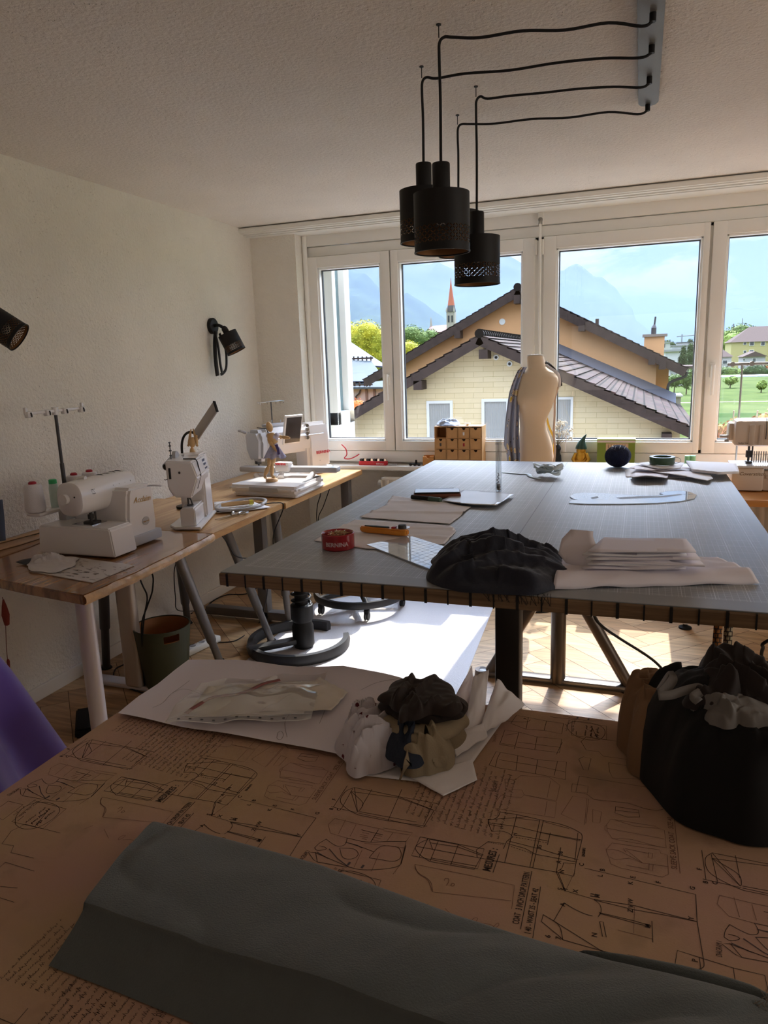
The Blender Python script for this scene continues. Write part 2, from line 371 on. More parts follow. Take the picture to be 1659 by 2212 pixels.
# mullion post and fixed frame behind the sashes
mb = MB()
for a, b in ((.345, .372), (.974, .992), (1.935, 2.014), (2.952, 2.974), (3.92, 3.99)): mb.lo((a, YW+.012, .868), (b, YW+.10, 2.225), .003)
mb.lo((.345, YW+.012, .868), (3.99, YW+.10, .890)); mb.lo((.345, YW+.012, 2.205), (3.99, YW+.10, 2.225))
struct(build(mb, 'trim_5', M_pvc), 'fixed white window frame')
def window(n, x0, x1, g0, g1, handle=None, hinge=None):
    root = bpy.data.objects.new('window_%d' % n, None); S.collection.objects.link(root); root.location = ((x0+x1)/2, YW, .872); struct(root)
    ROOTM[root.name] = Matrix.Translation(root.location).inverted()
    z0, z1, a0, a1 = .872, 2.221, .942, 2.146; y0, y1 = YW-.022, YW+.05
    mb = MB(); mb.lo((x0, y0, z0), (g0, y1, z1), .005); mb.lo((g1, y0, z0), (x1, y1, z1), .005); mb.lo((g0-.003, y0, z0), (g1+.003, y1, a0), .005); mb.lo((g0-.003, y0, a1), (g1+.003, y1, z1), .005)
    build(mb, 'sash_frame', M_pvc, root)
    mb = MB(); t = .012
    mb.lo((g0, y0+.012, a0), (g0+t, y1-.02, a1), .003); mb.lo((g1-t, y0+.012, a0), (g1, y1-.02, a1), .003); mb.lo((g0, y0+.012, a0), (g1, y1-.02, a0+t), .003); mb.lo((g0, y0+.012, a1-t), (g1, y1-.02, a1), .003)
    build(mb, 'glazing_bead', M_bead, root)
    mb = MB(); t2 = .018
    mb.lo((g0, y1-.02, a0), (g0+t2, y1-.002, a1)); mb.lo((g1-t2, y1-.02, a0), (g1, y1-.002, a1)); mb.lo((g0, y1-.02, a0), (g1, y1-.002, a0+t2)); mb.lo((g0, y1-.02, a1-t2), (g1, y1-.002, a1))
    build(mb, 'glazing_seal', M_seal, root)
    build(MB().lo((g0+.004, YW+.012, a0+.004), (g1-.004, YW+.018, a1-.004)), 'pane', M_glass, root)
    if handle is not None:
        hx = handle; zt = 1.395
        mb = MB(); mb.box((hx, y0-.004, zt-.02), (.030, .010, .085), None, .004); mb.cyl((hx, y0-.008, zt), (hx, y0-.045, zt), .011); mb.tube([(hx, y0-.045, zt+.010), (hx, y0-.050, zt-.02), (hx, y0-.046, zt-.08), (hx, y0-.040, zt-.165)], [.012, .012, .0105, .010], 10, smooth=4)
        build(mb, 'window_handle', M_pvc, root)
    for hz in (hinge or ()):
        build(MB().cyl((hz[0], y0-.006, hz[1]-.045), (hz[0], y0-.006, hz[1]+.045), .008, seg=12), 'hinge', M_white, root)
window(1, .360, .978, .445, .912, handle=.948, hinge=((.352, 2.16),))
window(2, .986, 1.948, 1.038, 1.872, hinge=((1.953, 2.16),))
window(3, 2.001, 2.955, 2.080, 2.919, hinge=((1.996, 2.16),))
window(4, 2.971, 3.925, 3.045, 3.86, handle=3.008)
# rounded pipe in the corner of the reveal
t = thing('heating_pipe', 'white vertical heating pipe in the corner left of the window', 'pipe', (.365, 4.775, .79))
build(MB().tube([(.362, 4.772, .79), (.362, 4.772, 1.9), (.362, 4.772, 2.36)], .017, 14), 'pipe', M_white, t)
build(MB().cyl((.362, 4.772, 1.86), (.362, 4.772, 1.90), .021), 'pipe_joint', M_white, t)
# crank rod of the roller shutter
t = thing('shutter_crank', 'white shutter crank rod hanging from a bracket between the windows', 'crank', (1.983, 4.745, 1.20))
build(MB().cyl((1.983, 4.745, 2.30), (1.988, 4.735, 1.20), .0085, seg=12), 'rod', M_white, t)
build(MB().box((1.983, 4.77, 2.325), (.035, .02, .075), None, .004), 'bracket', M_pvc, t)
mb = MB(); mb.sphere((1.983, 4.752, 2.318), .014); mb.cyl((1.983, 4.752, 2.31), (1.983, 4.745, 2.29), .011); build(mb, 'joint', pm('steel', c(150, 148, 145), .3, 1.0), t)
# radiators under the sill
def radiator(x0, x1, label):
    t = thing('radiator', label, 'radiator', ((x0+x1)/2, 4.69, .10))
    Mr = pm('radiator_cream', c(226, 216, 198), .4)
    def prof(i, j):
        x = x0+(x1-x0)*i; ph = (x/.05) % 1.0
        return Vector((x, 4.640-.012*max(0, math.sin(ph*2*math.pi))**.6, .14+.545*j)) if math.sin(ph*2*math.pi) > 0 else Vector((x, 4.640, .14+.545*j))
    mb = MB(); mb.grid(prof, int((x1-x0)/.005), 8); mb.lo((x0, 4.640, .12), (x1, 4.70, .70), .004)
    build(mb, 'radiator_panel', Mr, t)
    build(MB().cyl((x0-.03, 4.67, .66), (x0+.01, 4.67, .66), .018), 'valve', M_white, t)
    build(MB().lo((x0+.1, 4.70, .2), (x0+.14, 4.83, .6)), 'wall_bracket', Mr, t)
radiator(.92, 1.95, 'cream ribbed radiator under the sill behind the two desks')
radiator(2.85, 3.95, 'cream ribbed radiator under the sill behind the far coverstitch desk')
t = thing('wall_socket', 'white wall socket low on the left wall behind the far desk', 'socket', (.006, 3.75, .42))
build(MB().box((.006, 3.75, .46), (.012, .08, .08), None, .004), 'plate', M_white, t)
build(MB().cyl((.012, 3.75, .46), (.0145, 3.75, .46), .012), 'plug_hole', M_seal, t)
# ================================================================ OUTSIDE
GZ = -3.3
M_grass = pm('meadow_grass', c(78, 90, 44), .95, spec=.05, var=(.35, .3, c(56, 72, 30)), bump=(6, .6))
def terrain_forest(name, col1, col2, sc):
    mt = pm(name, col1, .95, spec=.05, var=(sc, .3, col2)); return mt
def ridge(name, pts, D, depth, mat, amp=.05, base=-12, nu=150, nv=26, scale=1.0, label=None, power=1.15):
    P = [ony(px, py, D) for px, py in pts]
    def top(x):
        if x <= P[0].x: return P[0].z
        for a, b in zip(P, P[1:]):
            if x <= b.x:
                t = (x-a.x)/(b.x-a.x); return a.z+(b.z-a.z)*t
        return P[-1].z
    x0, x1 = P[0].x, P[-1].x
    def fn(u, v):
        x = x0+(x1-x0)*u; t = v*1.35; tz = top(x)
        s = min(t, 2-t) if t <= 1 else max(0, 2-t)
        y = D-depth*(1-t)
        n = noise.fractal(Vector((x/(depth*.22), y/(depth*.35), D*.01)), 1.0, 2.1, 6)
        h = base+(tz-base)*(s**power)
        fade = 4*s*(1-s) if t <= 1 else .3*(1-s)
        return Vector((x, y, h+(tz-base)*n*amp*3*fade + (tz-base)*.012*noise.noise(Vector((x/(depth*.03), D, 0)))*(1 if s > .9 else 0)))
    mb = MB(); mb.grid(fn, nu, nv)
    return struct(build(mb, name, mat), label)
M_for = terrain_forest('mountain_forest', c(70, 84, 52), c(38, 52, 34), .014)
M_far = terrain_forest('mountain_rock', c(88, 92, 82), c(50, 60, 50), .003)
ridge('hill', [(560, 520), (640, 545), (700, 562), (745, 574), (790, 591), (820, 622), (845, 646), (862, 642), (881, 631), (905, 646), (940, 672), (965, 692), (990, 708), (1040, 735)], 2000, 900, M_for, .10, nu=220, nv=50)
ridge('mountain', [(520, 500), (640, 540), (800, 571), (870, 562), (915, 572), (950, 566), (985, 585), (1020, 600), (1060, 560), (1085, 547), (1110, 557), (1140, 575), (1170, 595), (1202, 583), (1215, 584), (1230, 573), (1246, 569), (1262, 577), (1283, 596), (1300, 597), (1330, 622), (1348, 648), (1365, 664), (1373, 690), (1400, 712), (1430, 732), (1480, 748)], 4500, 1900, M_far, .06, nu=260, nv=40)
ridge('mountain', [(1360, 735), (1400, 737), (1440, 722), (1480, 706), (1510, 703), (1545, 700), (1570, 690), (1600, 688), (1625, 679), (1659, 678), (1720, 688), (1900, 670)], 6500, 1600, M_far, .05)
ridge('mountain', [(1360, 730), (1400, 716), (1425, 707), (1470, 688), (1500, 697), (1530, 703), (1560, 668), (1590, 662), (1620, 668), (1659, 661), (1700, 655), (1900, 640)], 8500, 1700, M_far, .05)
# haze over the valley
hz = MB(); hz.add([(-7000, 420, -20), (7000, 420, -20), (7000, 9400, -20), (-7000, 9400, -20), (-7000, 420, 270), (7000, 420, 270), (7000, 9400, 330), (-7000, 9400, 330)], [[0, 1, 2, 3], [4, 5, 6, 7], [0, 1, 5, 4], [1, 2, 6, 5], [2, 3, 7, 6], [3, 0, 4, 7]])
mh = bpy.data.materials.new('valley_haze'); mh.use_nodes = True
def haze_nodes(dens, col):
    N = mh.node_tree.nodes; L = mh.node_tree.links; N.clear()
    o = N.new('ShaderNodeOutputMaterial'); a = N.new('ShaderNodeVolumeScatter'); b = N.new('ShaderNodeVolumeAbsorption'); ad = N.new('ShaderNodeAddShader')
    a.inputs['Color'].default_value = col; a.inputs['Density'].default_value = dens; a.inputs['Anisotropy'].default_value = 0.2
    b.inputs['Color'].default_value = col; b.inputs['Density'].default_value = dens
    L.new(a.outputs[0], ad.inputs[0]); L.new(b.outputs[0], ad.inputs[1]); L.new(ad.outputs[0], o.inputs['Volume'])
haze_nodes(.00050, (.25, .335, .46, 1))
h = build(hz, 'haze', mh, smooth=False); tag(h, 'blue haze over the valley in front of the mountains', 'haze', kind='stuff')
# ground
mb = MB(); mb.add([(-300, 5.5, GZ), (500, 5.5, GZ), (500, 420, GZ), (-300, 420, GZ), (3000, 8000, GZ-9), (-3000, 8000, GZ-9)], [[0, 1, 2, 3], [3, 2, 4, 5]])
struct(build(mb, 'ground', M_grass, smooth=False))
struct(build(MB().lo((-40, 5.2, GZ), (8, 27, GZ+.02)), 'bounce_ground', pm('bounce_grey', c(120, 116, 110), .9, var=(2, .1)), smooth=False))  # unseen grey ground added so less green light bounces off the grass
a, b = onz(1440, 871, GZ), onz(1720, 866, GZ)
mb = MB(); d = (b-a); n = Vector((-d.y, d.x, 0)).normalized()*.35
mb.add([a-n-d+Vector((0, 0, .02)), b-n+d+Vector((0, 0, .02)), b+n+d+Vector((0, 0, .02)), a+n-d+Vector((0, 0, .02))], [[0, 1, 2, 3]])
struct(build(mb, 'path', pm('gravel_path', c(172, 165, 140), .9), smooth=False))
# ---- roofs
def tile_mat(name, c1, c2, mort, sc):
    mt = bpy.data.materials.new(name); mt.use_nodes = True; N = mt.node_tree.nodes; L = mt.node_tree.links; p = N['Principled BSDF']; p.inputs['Roughness'].default_value = .9; p.inputs['Specular IOR Level'].default_value = .1
    tc = N.new('ShaderNodeTexCoord'); br = N.new('ShaderNodeTexBrick'); L.new(tc.outputs['UV'], br.inputs['Vector'])
    br.inputs['Color1'].default_value = c1; br.inputs['Color2'].default_value = c2; br.inputs['Mortar'].default_value = mort
    br.inputs['Scale'].default_value = sc; br.inputs['Mortar Size'].default_value = .035; br.inputs['Brick Width'].default_value = .62; br.inputs['Row Height'].default_value = .42; br.inputs['Bias'].default_value = .1
    n = N.new('ShaderNodeTexNoise'); n.inputs['Scale'].default_value = 3; n.inputs['Detail'].default_value = 8; L.new(tc.outputs['UV'], n.inputs['Vector'])
    mx = N.new('ShaderNodeMix'); mx.data_type = 'RGBA'; mx.blend_type = 'MULTIPLY'; mx.inputs[0].default_value = .6; L.new(br.outputs[0], mx.inputs[6]); L.new(n.outputs[1], mx.inputs[7]); L.new(mx.outputs[2], p.inputs['Base Color'])
    b = N.new('ShaderNodeBump'); b.inputs['Strength'].default_value = .6; b.inputs['Distance'].default_value = .03; L.new(br.outputs['Fac'], b.inputs['Height']); b.invert = True; L.new(b.outputs[0], p.inputs['Normal'])
    return mt
M_tile = tile_mat('brown_roof_tiles', c(96, 80, 74), c(74, 62, 58), c(36, 30, 27), 1.0)
M_tiledark = tile_mat('dark_roof_tiles', c(92, 80, 76), c(76, 66, 62), c(44, 38, 36), 1.0)
M_beam = pm('dark_beam', c(66, 52, 46), .8, var=(4, .3))
def roof_slab(name, A, B, y0, y1, th, mat, parent, rows=None):
    """sloping roof side from ridge A to eave B (front edge at y0) back to y1, with stepped tile courses"""
    A = Vector((A.x, y0, A.z)); B = Vector((B.x, y0, B.z)); L = (B-A).length; d = (B-A)/L
    n = Vector((0, 1, 0)).cross(d); n = n if n.z > 0 else -n
    rows = rows or max(6, int(L/.36)); mb = MB(); uv = []
    for i in range(rows):
        a = A+d*(L*i/rows); b = A+d*(L*(i+1)/rows+.03)
        hi = n*.02; lo = n*.065
        q = [a+hi, b+lo, b+lo-n*.05, a+hi-n*.05]
        vs = q+[Vector((p.x, y1, p.z)) for p in q]
        mb.add(vs, [[0, 1, 2, 3], [4, 5, 6, 7], [0, 1, 5, 4], [1, 2, 6, 5], [2, 3, 7, 6], [3, 0, 4, 7]])
    q = [A+n*.01, B+n*.01, B-n*th, A-n*th]; q2 = [A+n*.01+Vector((0, .12, 0)), B+n*.01+Vector((0, .12, 0)), B-n*th*.4+Vector((0, .12, 0)), A-n*th*.4+Vector((0, .12, 0))]
    o = build(mb, name, mat, parent, smooth=False)
    uvl = o.data.uv_layers.new(name='UVMap'); inv = ROOTM[parent.name].inverted()
    for lp in o.data.loops:
        v = inv @ o.data.vertices[lp.vertex_index].co; uvl.data[lp.index].uv = ((v.y-y0)*1.0, (v-A).dot(d))
    mb = MB(); mb.add(q+[p+Vector((0, .06, 0)) for p in q], [[0, 1, 2, 3], [4, 5, 6, 7], [0, 1, 5, 4], [1, 2, 6, 5], [2, 3, 7, 6], [3, 0, 4, 7]])
    mb.add([p+Vector((0, .06, 0)) for p in (A-n*.06, B-n*.06, B-n*(.16), A-n*.16)]+[Vector((p.x, y1, p.z)) for p in (A-n*.06, B-n*.06, B-n*.16, A-n*.16)], [[0, 1, 2, 3], [4, 5, 6, 7], [0, 1, 5, 4], [1, 2, 6, 5], [2, 3, 7, 6], [3, 0, 4, 7]])
    build(mb, 'bargeboard', M_beam, parent, smooth=False)
def gable_wall(name, mat, parent, pts, y0, y1):
    vs = [Vector((p.x, y0, p.z)) for p in pts]; n = len(vs); mb = MB()
    mb.add(vs+[Vector((p.x, y1, p.z)) for p in vs], [list(range(n)), list(range(n, 2*n))]+[[i, (i+1) % n, n+(i+1) % n, n+i] for i in range(n)])
    return build(mb, name, mat, parent, smooth=False)
def house_window(parent, px0, py0, px1, py1, Y, mat_frame, curtain, cm=None):
    a = ony(px0, py0, Y); b = ony(px1, py1, Y); x0, x1, z1, z0 = a.x, b.x, a.z, b.z; t = (x1-x0)*.10
    mb = MB(); mb.lo((x0, Y-.08, z0), (x0+t, Y+.05, z1)); mb.lo((x1-t, Y-.08, z0), (x1, Y+.05, z1)); mb.lo((x0+t, Y-.079, z1-t), (x1-t, Y+.049, z1-.001)); mb.lo((x0-.03, Y-.14, z0-.05), (x1+.03, Y+.05, z0+t*.7))
    w = build(mb, 'window', mat_frame, parent, smooth=False)
    build(MB().lo((x0+t*.8, Y-.06, z0+t*.4), (x1-t*.8, Y-.05, z1-t*.8)), 'pane', cm or M_glass, w, smooth=False)
    build(MB().lo((x0+t*.8, Y-.015, z0+t*.4), (x1-t*.8, Y-.004, z1-t*.8)), 'blind', M_wpane, w, smooth=False)
    if curtain:
        mb = MB(); xa, xb = x0+t, x1-t
        mb.grid(lambda u, v: Vector((xa+(xb-xa)*u, Y-.028+.008*math.sin(u*60), z0+t+(z1-z0-2*t)*v)), 60, 2); build(mb, 'curtain', M_curt, w)
M_wpane = pm('far_window_pane', c(70, 78, 86), .12, spec=.8); M_curt = pm('net_curtain', c(176, 176, 172), .9)
M_wf = pm('far_window_frame', c(236, 236, 232), .5)
# ---- cream house with block facade
def cream_mat():
    mt = bpy.data.materials.new('cream_block_facade'); mt.use_nodes = True; N = mt.node_tree.nodes; L = mt.node_tree.links; p = N['Principled BSDF']; p.inputs['Roughness'].default_value = .85
    tc = N.new('ShaderNodeTexCoord'); mp = N.new('ShaderNodeMapping'); mp.inputs['Rotation'].default_value = (R(90), 0, 0); L.new(tc.outputs['Object'], mp.inputs[0])
    br = N.new('ShaderNodeTexBrick'); L.new(mp.outputs[0], br.inputs['Vector']); br.inputs['Scale'].default_value = 1.0; br.inputs['Brick Width'].default_value = .75; br.inputs['Row Height'].default_value = .195
    br.inputs['Mortar Size'].default_value = .009; br.inputs['Mortar Smooth'].default_value = .2
    br.inputs['Color1'].default_value = c(238, 218, 178); br.inputs['Color2'].default_value = c(232, 211, 168); br.inputs['Mortar'].default_value = c(208, 186, 138); L.new(br.outputs[0], p.inputs['Base Color'])
    return mt
Yc, Yo = 27.0, 38.4
A = ony(1035, 724, 26.3); Br = ony(1506, 929, 26.3); mr = (Br.z-A.z)/(Br.x-A.x); Bl = Vector((A.x-7.2, 26.3, A.z-7.2*.525))
t = thing('cream_house', 'cream block house with brown tiled gable roof just outside the window', 'house', (A.x, 30, GZ))
pts = [Vector((A.x, 0, A.z-.2)), Vector((Br.x-.5, 0, A.z-.2+mr*(Br.x-.5-A.x))), Vector((Br.x-.5, 0, GZ)), Vector((Bl.x+.4, 0, GZ)), Vector((Bl.x+.4, 0, A.z-.2-.525*(A.x-Bl.x-.4)))]
gable_wall('facade', cream_mat(), t, pts, Yc, Yo-.6)
roof_slab('roof', A, Br, 26.3, Yo-.05, .34, M_tile, t); roof_slab('roof', A, Bl, 26.3, Yo-.05, .34, M_tile, t)
mb = MB()
for i in range(28):
    y = 26.3+i*.43; mb.tube([(A.x, y, A.z+.06), (A.x, y+.45, A.z+.02)], [.17, .14], 12)
build(mb, 'ridge_tiles', M_tile, t)
for px, py in ((1046, 765), (905, 832), (1440, 947)): q = ony(px, py, 26.5); build(MB().box((q.x, 26.75, q.z), (.32, .9, .34)), 'purlin_end', M_beam, t, smooth=False)
for w in ((922, 866, 980, 985), (1041, 862, 1100, 985), (1186, 858, 1236, 985)): house_window(t, *w, Yc, M_wf, True)
for px, py in ((1072, 772), (1101, 786)):
    q = ony(px, py, Yc); mb = MB(); mb.lathe([(.055, -.02), (.10, -.02), (.10, .03), (.055, .03), (.055, -.02)], (q.x, Yc-.02, q.z), 20, rot=(R(90), 0, 0), cap=False); v = build(mb, 'vent_pipe', M_wf, t)
    build(MB().cyl((q.x, Yc-.012, q.z), (q.x, Yc+.01, q.z), .058), 'vent_hole', M_seal, v)
q = ony(1076, 732, 31); mb = MB(); mb.cyl((q.x, 31, q.z-.5), (q.x, 31, q.z), .19); mb.cyl((q.x, 31, q.z+.06), (q.x, 31, q.z+.12), .27); mb.cyl((q.x, 31, q.z+.12), (q.x, 31, q.z+.3), .08)
build(mb, 'roof_vent', pm('dark_metal', c(70, 68, 70), .5, .6), t)
mb = MB(); F0 = Vector((A.x+1.0, Yo-.2, A.z+mr*1.0)); F1 = Vector((Br.x-.2, Yo-.2, A.z+mr*(Br.x-.2-A.x)))
mb.add([F0+Vector((0, -.5, .06)), F1+Vector((0, -.5, .06)), F1+Vector((0, 0, .5)), F0+Vector((0, 0, .5))]+[F0+Vector((0, .1, .0)), F1+Vector((0, .1, .0)), F1+Vector((0, .1, .5)), F0+Vector((0, .1, .5))], [[0, 1, 2, 3], [4, 5, 6, 7], [0, 1, 5, 4], [2, 3, 7, 6]])
build(mb, 'flashing', pm('lead_flashing', c(92, 92, 100), .5, .4), t, smooth=False)
# ---- orange house behind it
t = thing('orange_house', 'orange rendered house with dark tiled gable roof and chimney behind the cream house', 'house', (-2.5, 44, GZ))
M_or = pm('orange_render', c(226, 172, 122), .9, var=(.8, .06), bump=(40, .2)); M_or2 = pm('orange_render_side', c(222, 160, 92), .9, var=(.8, .06))
A = ony(1118, 621, 37.8); Br = ony(1486, 796, 37.8); Bl = ony(784, 821, 37.8); xr = ony(1414, 880, Yo).x; xs = ony(1441, 880, Yo+1.0).x
mr = (Br.z-A.z)/(Br.x-A.x); ml = (Bl.z-A.z)/(Bl.x-A.x)
pts = [Vector((A.x, 0, A.z-.35)), Vector((xr, 0, A.z-.35+mr*(xr-A.x))), Vector((xr, 0, GZ)), Vector((Bl.x+1.4, 0, GZ)), Vector((Bl.x+1.4, 0, A.z-.35+ml*(Bl.x+1.4-A.x)))]
gable_wall('facade', M_or, t, pts, Yo, Yo+10)
pts = [Vector((xr-.5, 0, A.z-.4+mr*(xr-A.x))), Vector((xs, 0, A.z-.4+mr*(xs-A.x))), Vector((xs, 0, GZ)), Vector((xr-.5, 0, GZ))]
gable_wall('side_bay', M_or2, t, pts, Yo+1.0, Yo+9)
roof_slab('roof', A, Br, 37.8, Yo+11, .42, M_tiledark, t); roof_slab('roof', A, Bl, 37.8, Yo+11, .42, M_tiledark, t)
mb = MB(); mb.cyl((A.x, 37.75, A.z+.02), (A.x, Yo+11, A.z+.02), .2); build(mb, 'ridge_tiles', M_tiledark, t)
for px, py in ((1118, 645), (990, 720), (1257, 704), (1408, 776), (1431, 786)): q = ony(px, py, 38.0); build(MB().box((q.x, 38.2, q.z-.05), (.3, 1.0, .42)), 'purlin_end', M_beam, t, smooth=False)
q = ony(1085, 695, Yo); build(MB().cyl((q.x, Yo-.03, q.z), (q.x, Yo+.02, q.z), .16), 'gable_vent', M_wf, t)
a = ony(1392, 728, 41); b = ony(1433, 790, 41)
ch = build(MB().lo((a.x, 41, b.z-.6), (b.x, 41.9, a.z)), 'chimney', M_or, t, smooth=False)
build(MB().lo((a.x-.1, 40.9, a.z), (b.x+.13, 42, a.z+.13)), 'chimney_cap', pm('grey_stone', c(140, 128, 118), .8), ch, smooth=False)
q = ony(1412, 720, 41.4); mb = MB(); mb.cyl((q.x, 41.4, q.z-.1), (q.x, 41.4, q.z+.28), .13); mb.cyl((q.x, 41.4, q.z+.28), (q.x+.02, 41.4, q.z+.45), .14, .05); mb.cyl((q.x+.02, 41.4, q.z+.42), (q.x+.06, 41.4, q.z+.85), .045); build(mb, 'flue', pm('flue_metal', c(78, 78, 82), .4, .7), ch)
q = ony(1290, 693, 40); build(MB().cyl((q.x, 40, q.z-.3), (q.x, 40, q.z+.1), .09), 'roof_pipe', M_beam, t)
P = [ony(*p, 38.6) for p in ((1484, 803), (1481, 812), (1474, 816), (1452, 824), (1444, 832), (1442, 850), (1440, 900))]
build(MB().tube(P, .075, 10, smooth=4), 'downpipe', pm('dark_pipe', c(60, 62, 62), .5), t)
# ---- low building with metal roof and solar panels (seen through the first window)
t = thing('metal_roof_building', 'low pinkish building with pale metal roof and solar panels left of the houses', 'house', (-16, 50, GZ))
Yb = 48
a, b = ony(640, 836, Yb), ony(836, 838, Yb)
gable_wall('facade', pm('pink_render', c(202, 178, 166), .9), t, [a, b, Vector((b.x, 0, GZ)), Vector((a.x, 0, GZ))], Yb, Yb+9)
def slope(pl, mat, nm, th=.12):
    v = [Vector(p) for p in pl]; mb = MB(); mb.add(v+[p-Vector((0, 0, th)) for p in v], [[0, 1, 2, 3], [4, 5, 6, 7], [0, 1, 5, 4], [1, 2, 6, 5], [2, 3, 7, 6], [3, 0, 4, 7]]); return build(mb, nm, mat, t, smooth=False)
M_metal = pm('pale_metal_roof', c(70, 80, 86), .8, .0, var=(1.5, .12)); M_sol = pm('solar_panel', c(44, 54, 74), .6, .0, spec=.3)
e0, e1, r1, r0 = ony(640, 838, Yb-.4), ony(845, 836, Yb-.4), ony(802, 780, Yb+5), ony(640, 772, Yb+5)
slope([e0, e1, r1, r0], M_metal, 'roof')
slope([ony(640, 776, Yb+5.3), ony(838, 792, Yb+5.3), ony(757, 738, Yb+12), ony(640, 655, Yb+12)], M_sol, 'solar_panel')
slope([p+Vector((0, -.05, .10)) for p in (ony(640, 828, Yb+.3), ony(800, 826, Yb+.3), ony(790, 808, Yb+2), ony(640, 806, Yb+2))], M_sol, 'solar_panel', .06)
mb = MB()
for i in range(10): q = ony(700+i*11, 833, Yb-.3); mb.box((q.x, Yb-.3, q.z+.1), (.10, .06, .28))
q = ony(690, 835, Yb-.3); q2 = ony(805, 834, Yb-.3); mb.lo((q.x, Yb-.32, q.z), (q2.x, Yb-.28, q.z+.1)); build(mb, 'snow_guard', M_beam, t, smooth=False)
mb = MB()
for i in range(12): q = ony(700+i*9.2, 776, Yb+5.1); mb.box((q.x, Yb+5.1, q.z+.05), (.10, .06, .34))
q = ony(690, 778, Yb+5.1); q2 = ony(806, 777, Yb+5.1); mb.lo((q.x, Yb+5.08, q.z-.05), (q2.x, Yb+5.12, q.z+.08)); build(mb, 'ridge_guard', M_beam, t, smooth=False)
for px in (792, 809):
    q = ony(px, 855, Yb-.05); build(MB().lo((q.x-.08, Yb-.1, GZ), (q.x+.08, Yb, a.z-.1)), 'post', pm('brown_post', c(128, 98, 84), .8), t, smooth=False)
P = [ony(*p, Yb-.12) for p in ((779, 842), (776, 850), (769, 856), (768, 890))]; build(MB().tube(P, .06, 8), 'downpipe', M_beam, t)
# ---- church
t = thing('church', 'distant church with pointed red spire between hill and gable', 'church', (-98, 400, GZ))
q = ony(973, 600, 400); s = 400/1542*1.06
M_spire = pm('red_spire', c(186, 108, 84), .8); M_ston = pm('pale_stone', c(170, 162, 150), .9)
def sq(px, py): return ony(px, py, 400)
cx = sq(975, 690).x
build(MB().lathe([(.05, sq(973, 600).z), (.5, sq(973, 618).z), (2.0, sq(974, 660).z)], (cx, 400, 0), 8), 'spire', M_spire, t)
build(MB().lathe([(2.0, sq(974, 660).z), (2.6, sq(974, 672).z), (2.6, sq(974, 674).z)], (cx, 400, 0), 8), 'spire_foot', pm('slate', c(96, 92, 92), .8), t)
mb = MB(); mb.lo((cx-2.3, 398, GZ), (cx+2.3, 402, sq(974, 674).z))
for dx in (-2.1, 2.1): mb.lathe([(.5, sq(974, 674).z), (.5, sq(974, 670).z), (.02, sq(974, 662).z)], (cx+dx, 397.8, 0), 6)
build(mb, 'tower', M_ston, t, smooth=False)
mb = MB()
for dx in (-1, 1): mb.lo((cx+dx-.45, 397.8, sq(974, 696).z), (cx+dx+.45, 398.2, sq(974, 682).z))
build(mb, 'belfry_opening', M_seal, t, smooth=False)
a, b = sq(925, 704), sq(970, 700)
mb = MB(); mb.add([(a.x, 396, a.z-4), (b.x, 396, b.z-4), (b.x, 404, b.z), (a.x, 404, a.z), (b.x, 412, b.z-4), (a.x, 412, a.z-4)], [[0, 1, 2, 3], [3, 2, 4, 5]]); mb.lo((a.x, 396.5, GZ), (b.x, 411.5, a.z-4)); build(mb, 'nave', pm('nave_roof', c(150, 118, 112), .85), t, smooth=False)
build(MB().lathe([(.7, sq(928, 704).z-2), (.7, sq(928, 702).z), (.03, sq(927, 683).z)], (sq(927, 700).x, 404, 0), 6), 'ridge_turret', M_ston, t)
# ---- trees
def leafy(mb, ctr, rad, n, size, rnd, squash=1.0):
    """leaf clumps scattered over lumpy crown volumes"""
    C = Vector(ctr)
    for _ in range(n):
        u = Vector((rnd.gauss(0, 1), rnd.gauss(0, 1), rnd.gauss(0, 1))).normalized()
        k = rnd.uniform(.72, 1.04)*(1+.18*noise.noise(u*2.3+C*.1))
        p = C+Vector((u.x*rad[0]*k, u.y*rad[1]*k, u.z*rad[2]*k*squash))
        nrm = (u+Vector((rnd.uniform(-.8, .8), rnd.uniform(-.8, .8), rnd.uniform(-.3, .9)))).normalized()
        a = nrm.orthogonal().normalized(); b = nrm.cross(a); s = size*rnd.uniform(.6, 1.3); w = rnd.uniform(0, 6.3)
        a, b = a*math.cos(w)+b*math.sin(w), b*math.cos(w)-a*math.sin(w)
        mb.add([p-a*s, p+b*s*.5, p+a*s, p-b*s*.5], [[0, 1, 2, 3]])
M_bark = pm('bark', c(96, 84, 70), .95)
def tree(label, base, h, blobs, n, size, mat, seed=1, trunk=.2, group=None, name='tree', cat='tree'):
    """base on the ground; blobs = (dx, dy, z, rx, ry, rz)"""
    t = thing(name, label, cat, base, 0, group); rnd = random.Random(seed); mb = MB(); tot = sum(b[3]*b[5] for b in blobs)
    for b in blobs:
        C = (base[0]+b[0], base[1]+b[1], base[2]+b[2])
        leafy(mb, C, b[3:6], int(n*b[3]*b[5]/tot), size, rnd); mb.sphere(C, 1, 12, 8, (b[3]*.8, b[4]*.8, b[5]*.8))
    build(mb, 'crown', mat, t, smooth=False)
    build(MB().tube([base, (base[0]+.02*h, base[1], base[2]+h*.45), (base[0], base[1], base[2]+h*.8)], [trunk, trunk*.35], 8), 'trunk', M_bark, t)
    return t
M_yel = pm('autumn_leaves', c(196, 182, 52), .8, spec=.2, var=(.6, .4, c(108, 122, 38))); M_grn = pm('green_leaves', c(104, 124, 60), .8, spec=.2, var=(.6, .3, c(60, 84, 40)))
M_dgr = pm('dark_leaves', c(74, 92, 54), .85, spec=.15, var=(.8, .3, c(42, 58, 36))); M_lgr = pm('light_leaves', c(142, 162, 74), .8, spec=.2, var=(.8, .3, c(92, 118, 50)))
